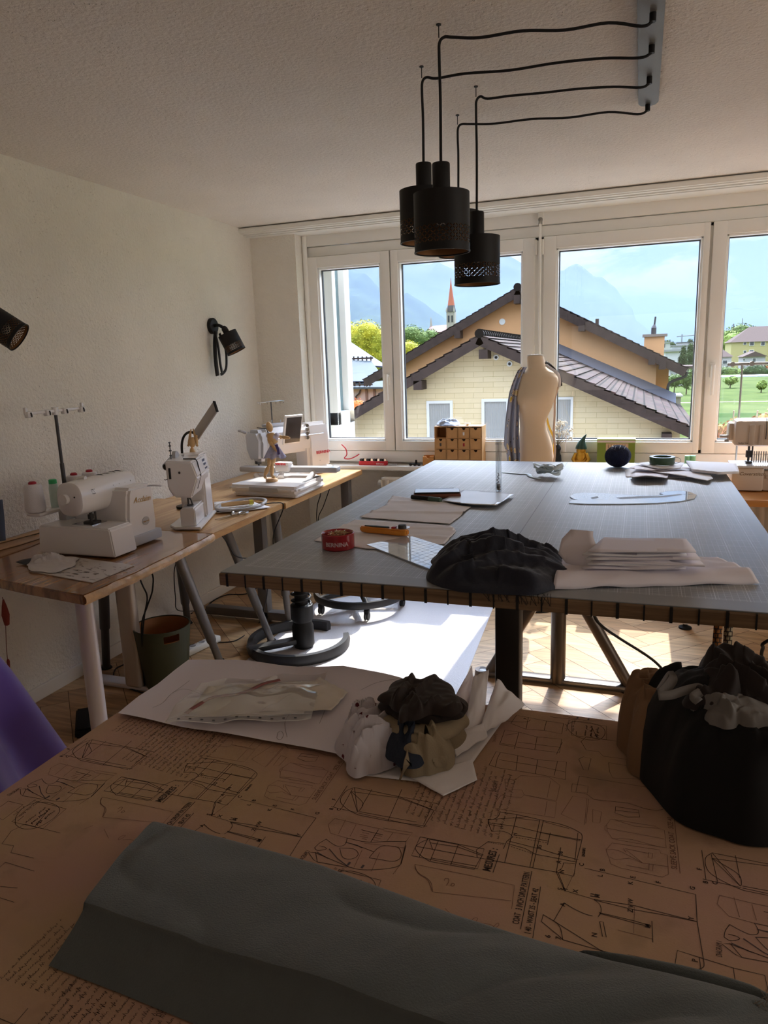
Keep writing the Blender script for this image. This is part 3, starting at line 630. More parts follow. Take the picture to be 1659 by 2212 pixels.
def gp(px, Y, py=None): q = ony(px, py or 800, Y); return (q.x, Y, GZ)
def zt(py, px, Y): return ony(px, py, Y).z-GZ
tree('large autumn tree with yellow green crown behind the metal roof', gp(795, 90), 10, [(-1.0, 0, zt(745, 780, 90), 2.6, 2.6, 3.0), (1.2, .5, zt(752, 800, 90), 2.5, 2.4, 3.0), (-2.6, 0, zt(725, 765, 90), 1.9, 2, 1.9), (.2, 0, zt(722, 795, 90), 2.0, 2, 1.9), (2.2, 0, zt(780, 820, 90), 1.9, 2, 2.6)], 5200, .16, M_yel, 2)
tree('dark green tree in front of the church nave', gp(895, 118), 9, [(-.5, 0, zt(728, 890, 118), 2.6, 2.4, 2.1), (1.6, 0, zt(738, 912, 118), 2.4, 2.4, 2.0), (-2.5, 0, zt(736, 870, 118), 2.2, 2, 2.2), (2.8, .5, zt(728, 920, 118), 1.6, 1.6, 1.4)], 3600, .18, M_grn, 3)
tree('small yellow green tree beside the dark roof edge', gp(882, 80), 6, [(0, 0, zt(757, 882, 80), 1.7, 1.5, 1.2), (-1.2, 0, zt(762, 868, 80), 1.1, 1, 1.3)], 1500, .13, M_yel, 4)
tree('dark green tree between the autumn tree and the window frame', gp(842, 130), 8, [(0, 0, zt(730, 842, 130), 3, 2.5, 2.4), (-2.2, 0, zt(738, 828, 130), 2, 2, 2.2)], 1600, .2, M_dgr, 5)
tree('orange autumn shrub in front of the pinkish facade', gp(772, 46, 880), 3, [(0, 0, zt(884, 772, 46), .75, .6, .75), (-.4, 0, zt(878, 765, 46), .5, .5, .5)], 700, .07, pm('orange_leaves', c(232, 128, 56), .8, var=(2, .3)), 6, trunk=.05, name='shrub', cat='shrub')
cy = 'cypress trees behind the orange house'
for k, (px, w, top) in enumerate(((1474, 11, 745), (1489, 14, 738))):
    Y = 120+k*9; q = gp(px, Y); h = zt(top, px, Y); r = w/1542*Y*1.05
    tree(('left' if k == 0 else 'right')+' one of two tall dark cypresses beyond the orange house eave', q, h, [(0, 0, h*.30, r, r, h*.3), (0, 0, h*.58, r*.8, r*.8, h*.3), (0, 0, h*.80, r*.45, r*.45, h*.2)], 1500, .16, M_dgr, 10+k, group=cy, name='cypress')
for k, (px, pyb, pyt, w, lab, mt) in enumerate(((1456, 848, 806, 17, 'young orchard tree nearest the dark downpipe', M_grn), (1482, 852, 800, 12, 'slender young orchard tree left of the window post', M_grn), (1500, 840, 792, 16, 'leafy young tree against the window post', M_grn), (1577, 838, 812, 13, 'young tree in the meadow right of the window handle', M_lgr), (1644, 848, 822, 9, 'thin bare sapling in the meadow under the parked roofs', M_lgr))):
    q = onz(px, pyb, GZ); Y = q.y; h = zt(pyt, px, Y); r = w/1542*Y
    tree(lab, tuple(q), h*.8, [(0, 0, h*.62, r, r, h*.36), (r*.4, 0, h*.75, r*.6, r*.6, h*.22)], 420, .16, mt, 20+k, trunk=.07, group=None)
tree('bright green tree left of the yellow apartment house', gp(1578, 234), 15, [(0, 0, zt(745, 1578, 234), 4.2, 4, 4.2), (-3.5, 0, zt(758, 1562, 234), 3.4, 3, 4.5), (3, 0, zt(752, 1588, 234), 3, 3, 4)], 1800, .4, M_lgr, 31)
tree('tall grey green tree behind the yellow apartment house', gp(1596, 262), 18, [(0, 0, zt(722, 1594, 262), 4.5, 4, 3.6), (3.5, 0, zt(726, 1612, 262), 3.4, 3, 3), (-4, 0, zt(730, 1580, 262), 2.6, 3, 3)], 1500, .4, M_grn, 32)
for k, (px, py, rx, mt, lab) in enumerate(((1600, 804, 3.2, M_lgr, 'pale hedge bush in front of the yellow apartment house'), (1572, 800, 2.2, M_grn, 'low bush in front of the white house'), (1632, 795, 2.6, M_dgr, 'round dark bush beside the grey gable house'), (1650, 800, 1.6, pm('red_leaves', c(190, 92, 60), .8, var=(2, .3)), 'reddish bush at the right of the round dark bush'))):
    Y = (168, 158, 150, 162)[k]; q = gp(px, Y); tree(lab, q, 2, [(0, 0, zt(py, px, Y)-.6, rx, 1.5, 1.5), (rx*.5, 0, zt(py, px, Y)-.9, rx*.6, 1.2, 1.1)], 700, .2, mt, 40+k, trunk=.1, name='bush', cat='bush')
M_red = pm('red_autumn_leaves', c(206, 72, 62), .8, var=(2.5, .4, c(150, 140, 50)))
for k, (px, py, r, lab) in enumerate(((1560, 938, .42, 'red leaved garden shrub left of the far coverstitch machine'), (1588, 932, .5, 'red and yellow garden shrub behind the far coverstitch machine'), (1655, 915, .45, 'red garden shrub at the right end of the window'))):
    q = onz(px, py+60, GZ); Y = (24, 22, 23)[k]; q = ony(px, py, Y)
    tree(lab, (q.x, Y, GZ), 2, [(0, 0, q.z-GZ-.1, r, r, .5), (-.3, 0, q.z-GZ-.6, r, r, .5)], 420, .07, M_red, 50+k, trunk=.05, name='shrub', cat='shrub')
for px, py, s, k in ((1432, 735, 1.6, 0), (1440, 734, 2.0, 1), (1448, 737, 2.2, 2), (1488, 732, 1.2, 3)):
    q = gp(px, 380+7*k); tree(('first', 'second', 'third', 'fourth')[k]+' small dark town tree counted from the chimney', q, 10, [(0, 0, zt(py, px, 380+7*k)-s*1.6, s*1.3, s, s*1.8)], 120, .6, M_dgr, 60+k, trunk=.2, group='town trees beyond the chimney')
# ---- houses across the meadow
def block(label, px0, px1, pyt, pyb, Y, dep, mat, roof=None, rh=0, wins=(), name='town_house', over=.4, ridge_x=None):
    a = ony(px0, pyt, Y); b = ony(px1, pyb, Y)
    t = thing(name, label, 'house', ((a.x+b.x)/2, Y+dep/2, GZ))
    build(MB().lo((a.x, Y, GZ), (b.x, Y+dep, a.z)), 'wall', mat, t, smooth=False)
    if roof is not None:
        mb = MB(); x0, x1, z = a.x-over, b.x+over, a.z; w = x1-x0; rr = min(dep/2, w/2)*.75
        if rh > 0: mb.add([(x0, Y-over, z-.1), (x1, Y-over, z-.1), (x1, Y+dep+over, z-.1), (x0, Y+dep+over, z-.1), (x0+rr, Y+dep/2, z+rh), (x1-rr, Y+dep/2, z+rh)], [[0, 1, 5, 4], [1, 2, 5], [2, 3, 4, 5], [3, 0, 4], [0, 1, 2, 3]])
        elif rh < 0: mb.add([(x0, Y-over, z-.1), (x1, Y-over, z-.1), ((x0+x1)/2 if ridge_x is None else ridge_x, Y-over, z-rh), (x0, Y+dep, z-.1), (x1, Y+dep, z-.1), ((x0+x1)/2 if ridge_x is None else ridge_x, Y+dep, z-rh)], [[0, 1, 2], [3, 4, 5], [0, 2, 5, 3], [1, 2, 5, 4]])
        else: mb.lo((x0, Y-over, z), (x1, Y+dep+over, z+.35))
        build(mb, 'roof', roof, t, smooth=False)
    for (wx, wy, ww, wh) in wins:
        q = ony(wx, wy, Y); s = Y/1542*1.05
        f = build(MB().box((q.x, Y-.04, q.z), (ww*s, .12, wh*s)), 'window', M_wf, t, smooth=False); build(MB().box((q.x, Y-.10, q.z), (ww*s*.8, .04, wh*s*.82)), 'pane', M_wpane, f, smooth=False)
    return t
M_yh = pm('yellow_render', c(186, 176, 122), .9); M_wh = pm('white_render', c(196, 196, 194), .9); M_gh = pm('grey_render', c(186, 184, 190), .9); M_gr = pm('grey_brown_roof', c(92, 80, 76), .95, spec=.05); M_flat = pm('flat_roof', c(150, 152, 156), .8)
block('yellow apartment house with grey hipped roof across the meadow', 1580, 1720, 739, 795, 206, 14, M_yh, M_gr, 3.8, ((1624, 742, 8, 8), (1609, 742, 5, 5), (1609, 760, 5, 5), (1623, 760, 8, 7), (1648, 742, 7, 8)))
block('small grey gabled house in front of the yellow apartment house', 1607, 1652, 770, 795, 176, 9, M_gh, M_gr, -1.0, ((1629, 778, 6, 8), (1607, 777, 3, 4)))
block('white house with grey roof left of the yellow apartment house', 1500, 1579, 772, 796, 186, 9, M_wh, M_gr, 2.6, ((1556, 782, 4, 7), (1566, 782, 9, 7), (1556, 794, 3, 2), (1565, 794, 3, 2)))
block('white flat roofed town block right of the orange chimney', 1428, 1447, 741, 756, 290, 20, M_wh, M_flat, 0, ((1432, 747, 2, 9), (1436, 747, 2, 9)))
block('grey flat roofed hall in the town beyond the cypresses', 1452, 1540, 748, 760, 318, 30, pm('pale_concrete', c(176, 178, 184), .8), M_flat, 0)
block('long dark roofed town building at the horizon', 1464, 1512, 741, 750, 362, 14, M_gh, pm('dark_flat_roof', c(92, 98, 106), .8), 0)
block('low white garage below the dark eave of the orange house', 1438, 1468, 760, 786, 140, 12, pm('white_wall_far', c(206, 206, 210), .9), M_flat, 0)
block('small white building under the eave tip by the downpipe', 1448, 1500, 797, 815, 110, 8, M_gh, M_gr, 0)
block('brown roofed house right of the cypresses', 1496, 1530, 757, 785, 170, 12, pm('brown_render', c(150, 128, 112), .9), M_gr, 2.0)
t = thing('construction_crane', 'distant construction crane over the town', 'crane', tuple(gp(1472, 600)))
q = ony(1472, 750, 600); b = ony(1472, 722, 600)
build(MB().lo((q.x-.5, 599.5, GZ), (q.x+.5, 600.5, b.z)), 'mast', M_flat, t, smooth=False); p = ony(1462, 727, 600); p2 = ony(1530, 721, 600); build(MB().tube([p, (q.x, 600, (p.z*.85+p2.z*.15)), p2], .45, 6), 'jib', M_flat, t, smooth=False)
# white canopy roofs, shed and hedge strip at the meadow edge
a, b = ony(1548, 812, 140), ony(1720, 802, 140)
t = thing('long_canopy', 'long white canopy roof at the far edge of the meadow', 'shelter', ((a.x+b.x)/2, 143, GZ))
build(MB().lo((a.x, 140, a.z-.5), (b.x, 147, a.z-.15)), 'canopy_roof', pm('canopy_white', c(212, 220, 226), .5), t, smooth=False)
for k in range(5): x = a.x+1+(b.x-a.x-2)*k/4; build(MB().lo((x-.08, 140.3, GZ), (x+.08, 140.5, a.z-.4)), 'post', M_flat, t, smooth=False)
a, b = ony(1449, 858, 40), ony(1469, 900, 40)
t = thing('garden_shed', 'grey metal garden shed with flat lid beside the orange house', 'shed', ((a.x+b.x)/2, 41, GZ))
build(MB().lo((a.x, 40, GZ), (b.x, 42, a.z)), 'shed_body', pm('shed_grey', c(168, 166, 158), .6), t, smooth=False); build(MB().lo((a.x-.05, 39.9, a.z), (b.x+.08, 42.1, a.z+.1), .02), 'lid', pm('shed_lid', c(214, 214, 206), .5), t)
# glass balustrade of the terrace on the right
a, b = ony(1545, 893, 12), ony(1760, 930, 12)
t = thing('glass_balustrade', 'pale glass balustrade panels of the terrace behind the far coverstitch machine', 'balustrade', ((a.x+b.x)/2, 12, b.z-.3))
M_frost = glass_mat('terrace_glass', (.80, .93, .88, 1), .25)
for k in range(2):
    x0 = a.x+(b.x-a.x)*k/2; x1 = a.x+(b.x-a.x)*(k+1)/2-.04
    build(MB().lo((x0, 12, b.z-.3), (x1, 12.02, a.z)), 'glass_panel', M_frost, t, smooth=False)
build(MB().lo((a.x-.1, 11.98, b.z-.42), (b.x+.1, 12.06, b.z-.3)), 'bottom_rail', M_flat, t, smooth=False)
for k in range(3): x = a.x+(b.x-a.x)*k/2; build(MB().lo((x-.03, 12.02, GZ), (x+.01, 12.06, b.z-.3)), 'post', M_flat, t, smooth=False)
# glazed bay of the neighbouring room, seen edge-on through window 1
XB = .465
t = thing('glazed_bay', 'white framed glazed bay of the building projecting outside the left window', 'bay', (.25, 5.4, -.3))
mb = MB()
y0, y1 = 4.99, 5.32
for z0, z1 in ((-.3, .82), (2.42, 2.7)): mb.lo((.05, y0, z0), (XB, y1, z1), .004)
mb.lo((.05, y1-.10, .82), (XB, y1, 2.42), .004); mb.lo((.05, y0, .82), (XB, y0+.06, 2.42), .004); mb.lo((.05, y0, 1.03), (XB, y1, 1.13), .004)
build(mb, 'bay_frame', M_white, t)
build(MB().lo((XB-.06, y0+.06, 1.13), (XB-.05, y1-.10, 2.42)), 'bay_pane', pm('bay_reflection_tint', c(128, 156, 166), .04, .8), t, smooth=False)  # bluish sky reflection put into the pane colour
mb = MB(); mb.grid(lambda u, v: Vector((XB-.05+.006*math.sin(u*50), y0+.06+(y1-y0-.16)*u, .82+.21*v)), 40, 2); build(mb, 'bay_pale_sheet', pm('bay_pale_white', c(206, 208, 214), .8), t)  # opaque pale sheet added to lighten the dark-reflecting lower pane
# ================================================================ CEILING AND WALL LAMPS
M_blk = pm('matt_black', c(22, 21, 21), .55, spec=.3); M_cord = pm('black_cord', c(16, 16, 17), .7); M_alu = pm('brushed_plate', c(104, 101, 97), .5, .3, bump=(300, .1))
def perforated(name, rows, cols, z0, z1, tilt=False):
    """black metal with a band of crossed petal-shaped holes; UV = (angle 0..1, height 0..1 along the band)"""
    mt = pm(name, c(22, 21, 21), .55, spec=.3); N, L, p = nodes(mt)
    def m(op, a, b=None):
        n = N.new('ShaderNodeMath'); n.operation = op
        for i, v in enumerate((a, b)):
            if v is None: continue
            if isinstance(v, (int, float)): n.inputs[i].default_value = v
            else: L.new(v, n.inputs[i])
        return n.outputs[0]
    uv = N.new('ShaderNodeUVMap'); s = N.new('ShaderNodeSeparateXYZ'); L.new(uv.outputs[0], s.inputs[0])
    u = m('MULTIPLY', s.outputs[0], cols); v = m('MULTIPLY', s.outputs[1], rows)
    a = m('ABSOLUTE', m('SUBTRACT', m('FRACT', m('ADD', u, v)), .5)); b = m('ABSOLUTE', m('SUBTRACT', m('FRACT', m('SUBTRACT', u, v)), .5))
    h1 = m('MULTIPLY', m('LESS_THAN', a, .115), m('GREATER_THAN', b, .14)); h2 = m('MULTIPLY', m('LESS_THAN', b, .115), m('GREATER_THAN', a, .14))
    band = m('MULTIPLY', m('GREATER_THAN', s.outputs[1], 0.0), m('LESS_THAN', s.outputs[1], 1.0))
    hole = m('MULTIPLY', m('MAXIMUM', h1, h2), band)
    L.new(m('SUBTRACT', 1.0, hole), p.inputs['Alpha']); return mt
M_perf = perforated('perforated_black', 3, 27, 0, 1); M_copper = pm('copper_inside', c(150, 108, 70), .35, .8)
def shade_mesh(r, h, band0, band1, name, parent, M=Matrix(), top=True):
    """open cylinder shade, top at z=0 down to z=-h"""
    seg = 72; mb = MB(); zs = [0, -h*.3, -h+band1, -h+band0, -h]; vs = []
    for z in zs:
        for k in range(seg+1): t = 2*math.pi*k/seg; vs.append(Vector((r*math.cos(t), r*math.sin(t), z)))
    W_ = seg+1; mb.add([M @ v for v in vs], [[i*W_+k, i*W_+k+1, (i+1)*W_+k+1, (i+1)*W_+k] for i in range(len(zs)-1) for k in range(seg)])
    o = build(mb, name, [M_perf], parent); uvl = o.data.uv_layers.new(name='UVMap')
    for p in o.data.polygons:
        for li in p.loop_indices:
            vi = o.data.loops[li].vertex_index; k = vi % W_; z = zs[vi//W_]
            uvl.data[li].uv = (k/seg, (z+h-band0)/(band1-band0))
    mb = MB(); vs = []
    for z in zs:
        for k in range(seg+1): t = 2*math.pi*k/seg; vs.append(Vector(((r-.0025)*math.cos(t), (r-.0025)*math.sin(t), z)))
    mb.add([M @ v for v in vs], [[i*W_+k, i*W_+k+1, (i+1)*W_+k+1, (i+1)*W_+k] for i in range(len(zs)-1) for k in range(seg)])
    i_ = build(mb, 'inner_lining', [perf_in], o); uvl = i_.data.uv_layers.new(name='UVMap')
    for p in i_.data.polygons:
        for li in p.loop_indices:
            vi = i_.data.loops[li].vertex_index; k = vi % W_; z = zs[vi//W_]; uvl.data[li].uv = (k/seg, (z+h-band0)/(band1-band0))
    mb = MB(); mb.lathe([(.012, 0.0), (r, 0.0), (r, -.004), (.012, -.004), (.012, 0)], (0, 0, 0), 48, cap=False); mb.v = [M @ v for v in mb.v]; build(mb, 'top_disc', M_blk, o)
    mb = MB(); mb.lathe([(r-.003, -h), (r+.0012, -h), (r+.0012, -h+.004), (r-.003, -h+.004), (r-.003, -h)], (0, 0, 0), 48, cap=False); mb.v = [M @ v for v in mb.v]; build(mb, 'rim', M_blk, o)
    return o
perf_in = perforated('perforated_copper', 3, 27, 0, 1); nodes(perf_in)[2].inputs['Base Color'].default_value = c(150, 108, 70); nodes(perf_in)[2].inputs['Metallic'].default_value = .7
CT = thing('pendant_lamp', 'black four shade pendant lamp with long cords run from a grey ceiling plate', 'lamp', (2.3, 2.6, 1.76))
mb = MB(); out = [(2.555+.035*(1-math.cos(t)), 0) for t in ()]
ol = [(2.556, 1.55), (2.626, 1.55)]+[(2.591+.035*math.cos(t), 3.055+.035*math.sin(t)) for t in [math.pi*k/14 for k in range(15)]]
mb.prism(ol, .022, Matrix.Translation((0, 0, H-.022)), .003); build(mb, 'ceiling_plate', M_alu, CT)
for (ox, oy), (hx, hy), (zc, zs, zb) in (((2.596, 2.295), (2.031, 2.173), (2.052, 1.970, 1.805)), ((2.596, 2.516), (1.904, 2.434), (2.125, 2.042, 1.877)), ((2.592, 2.779), (2.028, 2.677), (2.005, 1.920, 1.756)), ((2.589, 3.066), (1.899, 2.940), (2.146, 2.060, 1.896))):
    zp = H-.022; dx, dy = hx-ox, hy-oy
    pts = [(ox, oy, zp-.012), (ox-.004, oy, zp-.022), (ox+dx*.05, oy+dy*.05, zp-.030)]+[(ox+dx*q, oy+dy*q, zp-.018+.004*math.sin(q*17+ox*30+oy*9)) for q in (.2, .4, .6, .8, .93)]+[(hx+.016*(1 if dx < 0 else -1), hy-dy*.02, zp-.012), (hx+.002, hy, zp-.024), (hx, hy, zp-.06), (hx+.0015, hy, (zp+zc)/2), (hx, hy, zc)]
    build(MB().tube(pts, .0042, 8, smooth=5), 'cord', M_cord, CT)
    build(MB().cyl((ox, oy, zp), (ox, oy, zp-.022), .009), 'cord_outlet', M_blk, CT)
    mb = MB(); mb.cyl((hx, hy, H), (hx, hy, H-.003), .007); mb.cyl((hx, hy, H), (hx, hy, H-.034), .0015, seg=8); build(mb, 'ceiling_hook', M_blk, CT)
    sh = shade_mesh(.082, zs-zb, .022, .070, 'lamp_shade', CT, Matrix.Translation((hx, hy, zs)))
    mb = MB(); mb.lathe([(.004, zc+.001), (.0245, zc), (.026, zc-.003), (.026, zs-.002), (.026, zs-.004)], (hx, hy, 0), 32); build(mb, 'socket_tube', M_blk, CT)
    mb = MB(); mb.cyl((hx, hy, zs-.03), (hx, hy, zs-.002), .016); mb.sphere((hx, hy, zs-.06), .028, 16, 10); build(mb, 'bulb', pm('bulb_glass', c(206, 198, 184), .2, spec=.6), CT)
def wall_lamp(label, by, bz, ax, px_off):
    t = thing('wall_lamp', label, 'lamp', (0, by, bz))
    build(MB().lathe([(.05, 0), (.05, .020), (.046, .024), (0, .024)], (0, by, bz), 32, rot=(0, R(90), 0)), 'wall_plate', M_blk, t)
    T = Vector(px_off); build(MB().tube([(.02, by, bz), (.05, by, bz+.004), tuple(T+Vector((-.02, 0, .012))), tuple(T)], .010, 10, smooth=4), 'arm', M_blk, t)
    build(MB().sphere(T, .017), 'joint', M_blk, t)
    z = -Vector(ax).normalized(); x = z.orthogonal().normalized(); y = z.cross(x)
    A = T+Vector(ax).normalized()*.035
    M = Matrix(((x.x, y.x, z.x, A.x), (x.y, y.y, z.y, A.y), (x.z, y.z, z.z, A.z), (0, 0, 0, 1)))
    shade_mesh(.062, .128, .014, .052, 'lamp_shade', t, M)
    build(MB().cyl(T, A, .020), 'socket_tube', M_blk, t)
    build(MB().sphere(A+Vector(ax).normalized()*.06, .026, 16, 10), 'bulb', pm('bulb_glass', c(206, 198, 184), .2, spec=.6), t)
    return t
wall_lamp('black wall spot lamp by the window corner with perforated shade and a ribbon', 4.085, 1.752, (.35, .12, -.80), (.085, 4.10, 1.735))
wall_lamp('black wall spot lamp on the left wall nearest the camera', 2.24, 1.735, (.62, .30, -.50), (.095, 2.27, 1.735))
# ribbon hanging from the corner lamp
mb = MB(); up = Vector((1, -.35, 0)).normalized()
def rib(y, w): return w
P = lambda px, py, x: onx(px, py, x)
mb.ribbon([P(466, 716, .06), P(464, 740, .05), P(465, 770, .045), P(468, 800, .045), P(470, 812, .045)], .030, up, 4)
mb.ribbon([P(474, 720, .07), P(486, 750, .075), P(489, 775, .08), P(488, 796, .08), P(482, 806, .075), P(476, 809, .07)], .018, up, 5)
mb.ribbon([P(466, 722, .062), P(472, 752, .07), P(476, 785, .075), P(480, 806, .075)], .018, up, 4)
tag(build(mb, 'ribbon', pm('black_velvet', c(12, 12, 14), .9, sheen=.3), solid=.002), 'black velvet ribbon looped over the corner wall lamp', 'ribbon')
# ================================================================ DESKS ON THE LEFT
def wood(name, c1, c2, rot=0.0, rough=.3, coat=.4, sc=(14, 1.1, 6)):
    mt = pm(name, c1, rough, spec=.4, coat=coat); N, L, p = nodes(mt); p.inputs['Coat Roughness'].default_value = .12
    tc = N.new('ShaderNodeTexCoord'); mp = N.new('ShaderNodeMapping'); mp.inputs['Scale'].default_value = sc; mp.inputs['Rotation'].default_value = (0, 0, rot)
    n = N.new('ShaderNodeTexNoise'); n.inputs['Scale'].default_value = 1.6; n.inputs['Detail'].default_value = 8; n.inputs['Roughness'].default_value = .62; n.inputs['Distortion'].default_value = 1.0
    r = N.new('ShaderNodeValToRGB'); e = r.color_ramp.elements; e[0].position = .33; e[0].color = c2; e[1].position = .62; e[1].color = c1
    L.new(tc.outputs['Object'], mp.inputs[0]); L.new(mp.outputs[0], n.inputs['Vector']); L.new(n.outputs[0], r.inputs[0]); L.new(r.outputs[0], p.inputs['Base Color'])
    return mt
M_live = wood('varnished_walnut', c(170, 120, 74), c(104, 66, 38), rough=.22, coat=.7); M_oak = wood('light_oak_board', c(206, 164, 110), c(168, 122, 74), rough=.4, coat=.25)
M_bark2 = pm('pale_sapwood_edge', c(206, 170, 124), .5, var=(14, .35), bump=(30, .4)); M_grey = pm('grey_metal', c(116, 112, 108), .45, .35); M_dgm = pm('dark_grey_metal', c(72, 71, 72), .5, .3); M_leg = pm('white_leg', c(214, 206, 204), .35, .15)
M_rub = pm('black_rubber', c(20, 20, 20), .8)
ZD, ZE, ZT, ZF = .775, .755, .970, .760
D1 = thing('sewing_desk', 'live edge wooden sewing desk with white and grey legs carrying the overlocker', 'desk', (.45, 2.55, 0))
edge = [(.898, 1.779), (.902, 1.86), (.896, 1.95), (.899, 2.05), (.886, 2.18), (.880, 2.30), (.866, 2.42), (.858, 2.53), (.842, 2.64)]
mb = MB(); mb.prism([(.012, 1.985), (.30, 1.885), (.62, 1.822)]+edge+[(.012, 2.655)], .036, Matrix.Translation((0, 0, ZD-.036)), .004); build(mb, 'live_edge_board', M_live, D1)
mb = MB(); ins = [(x-.004, y, 0) for x, y in edge]
def ef(u, v):
    i = u*(len(edge)-1); k = min(int(i), len(edge)-2); f = i-k; x = edge[k][0]+(edge[k+1][0]-edge[k][0])*f; y = edge[k][1]+(edge[k+1][1]-edge[k][1])*f
    return Vector((x+.0015+.010*math.sin(v*math.pi)+.004*noise.noise(Vector((y*22, v*3, 0))), y, ZD-.001-.034*v))
mb.grid(ef, 90, 7); build(mb, 'bark_edge', M_bark2, D1)
mb = MB(); mb.prism([(.012, 2.657), (.834, 2.657), (.815, 3.352), (.012, 3.352)], .032, Matrix.Translation((0, 0, ZD-.036)), .003); build(mb, 'oak_board', M_oak, D1)
build(MB().cyl((.614, 2.075, .012), (.614, 2.075, ZD-.036), .033, seg=28), 'leg', M_leg, D1)
mb = MB(); mb.box((.387, 2.574, (ZD-.02)/2), (.095, .052, ZD-.055), None, .02, 4); build(mb, 'column_leg', pm('silver_column', c(190, 178, 164), .35, .4), D1)
build(MB().box((.30, 2.60, .014), (.36, .075, .026), None, .010), 'column_foot', M_leg, D1)
def stick(a, b, r, mat, t, split=.68, foot=True, name='leg'):
    a = Vector(a); b = Vector(b); m = a.lerp(b, split)
    o = build(MB().cyl(a, m, r, seg=20), name, mat, t); build(MB().cyl(m, b+(a-b).normalized()*.008, r*.8, seg=20), 'telescopic_end', mat, o)
    if foot: build(MB().cyl((b.x, b.y, 0), (b.x, b.y, .014), r*1.25, r*.9, seg=20), 'foot', M_rub, o)
    return o
stick((.74, 2.50, ZD-.036), (.602, 2.964, .0), .024, M_grey, D1, .78)
stick((.64, 2.66, ZD-.036), (.10, 3.41, .0), .024, M_dgm, D1, .7)
stick((.42, 2.42, ZD-.036), (.067, 2.743, .0), .024, M_dgm, D1, .62)
build(MB().box((.55, 2.58, ZD-.043), (.5, .05, .013)), 'top_bracket', M_dgm, D1)
D2 = thing('sewing_desk', 'light oak desk against the left wall carrying the embroidery machine', 'desk', (.4, 4.0, 0))
mb = MB(); mb.prism([(.012, 3.425), (.797, 3.425), (.782, 4.632), (.352, 4.632), (.352, 4.65), (.012, 4.65)], .034, Matrix.Translation((0, 0, ZE-.034)), .003); build(mb, 'oak_board', M_oak, D2)
stick((.720, 3.10+.06, ZE-.036), (.745, 3.50, .0), .024, M_grey, D2, .72) if False else stick((.70, 3.47, ZE-.034), (.742, 3.49, .0), .024, M_grey, D2, .72)
for x, y in ((.55, 3.56), (.70, 4.52)): build(MB().box((x, y, (ZE-.034)/2), (.06, .06, ZE-.036), None, .004), 'square_leg', M_grey, D2)
build(MB().box((.43, 3.56, .045), (.56, .06, .05), None, .004), 'floor_beam', M_grey, D2)
stick((.62, 3.06, ZD-.036), (.735, 3.28, .0), .024, M_grey, D1, .72)
# ================================================================ THINGS ON AND UNDER THE DESKS
M_mach = pm('machine_white', c(228, 224, 222), .22, spec=.5, coat=.2); M_mach2 = pm('machine_grey', c(176, 174, 174), .35); M_chrome = pm('chrome', c(190, 190, 192), .15, 1.0); M_ink = pm('dark_ink', c(40, 38, 40), .6); M_slot = pm('dark_slot', c(32, 32, 34), .6)
M_gold = pm('gold_print', c(190, 150, 84), .4, .4); M_redp = pm('red_print', c(196, 34, 44), .5)
def txt_on(parent, body, o, xdir, ydir, size, mat, name='lettering', bold=0.0, shear=0.0, align='LEFT'):
    M = frame(o, xdir, ydir); return build(MB().text(body, M, size, .0003, bold, align, shear), name, mat, parent, smooth=False)
# ---- overlocker: local X = along the desk (left end towards the camera), local -Y = towards the room
t = thing('overlocker', 'white baby overlocker machine with four thread stand nearest on the wooden desk', 'sewing machine', (.690, 2.172, ZD), R(90), local=True)
def rbox(mb, a, b, bev): return mb.lo(a, b, bev)
mb = MB(); mb.prism([(-.012, .008), (.365, .008), (.352, .115), (.345, .122), (.008, .122), (0, .115)], .135, Matrix(((0, 0, 1, 0), (1, 0, 0, 0), (0, 1, 0, 0), (0, 0, 0, 1))), .014); build(mb, 'base_cover', M_mach, t)
mb = MB(); rbox(mb, (.12, .02, .006), (.345, .33, .05), .008); build(mb, 'base_plate', M_mach2, t)
mb = MB(); mb.prism([(0.155, 0), (.322, 0), (.330, .05), (.322, .212), (.175, .215), (.162, .19), (.145, .09)], .28, Matrix(((1, 0, 0, 0), (0, 0, 1, .03), (0, 1, 0, .035), (0, 0, 0, 1))), .012); build(mb, 'body_column', M_mach, t)
mb = MB(); prof = []
for k in range(28):
    a = 2*math.pi*k/28; prof.append((.063*math.copysign(abs(math.cos(a))**.72, math.cos(a)), .068*math.copysign(abs(math.sin(a))**.78, math.sin(a))))
vs = []; xs = [0.0, .006, .05, .15, .27, .325, .335]; sc = [.86, .98, 1.0, 1.03, 1.04, 1.0, .82]
for x, s_ in zip(xs, sc):
    for p in prof: vs.append((x-.005, .175+p[0]*s_, .232+p[1]*s_))
n = len(prof); mb.add(vs, [[i*n+k, i*n+(k+1) % n, (i+1)*n+(k+1) % n, (i+1)*n+k] for i in range(len(xs)-1) for k in range(n)]+[list(range(n))[::-1], list(range((len(xs)-1)*n, len(xs)*n))]); arm = build(mb, 'arm', M_mach, t)
build(MB().cyl((-.022, .19, .235), (-.004, .19, .235), .021, seg=24), 'pressure_dial', M_mach, t)
build(MB().cyl((-.0065, .145, .243), (-.004, .145, .243), .0035), 'cover_screw', M_ink, t)
mb = MB()
for k in range(4):
    x = .180+k*.036; mb.tube([(x, .175+.067*math.cos(a), .232+.0715*math.sin(a)) for a in [R(8+q*15) for q in range(11)]], .0018, 6)
build(mb, 'tension_slots', M_slot, t)
mb = MB(); mb.tube([(.085, .175+.069*math.cos(a), .232+.073*math.sin(a)) for a in [R(-40+q*10) for q in range(15)]], .009, 8); build(mb, 'thread_guard', M_mach, t)
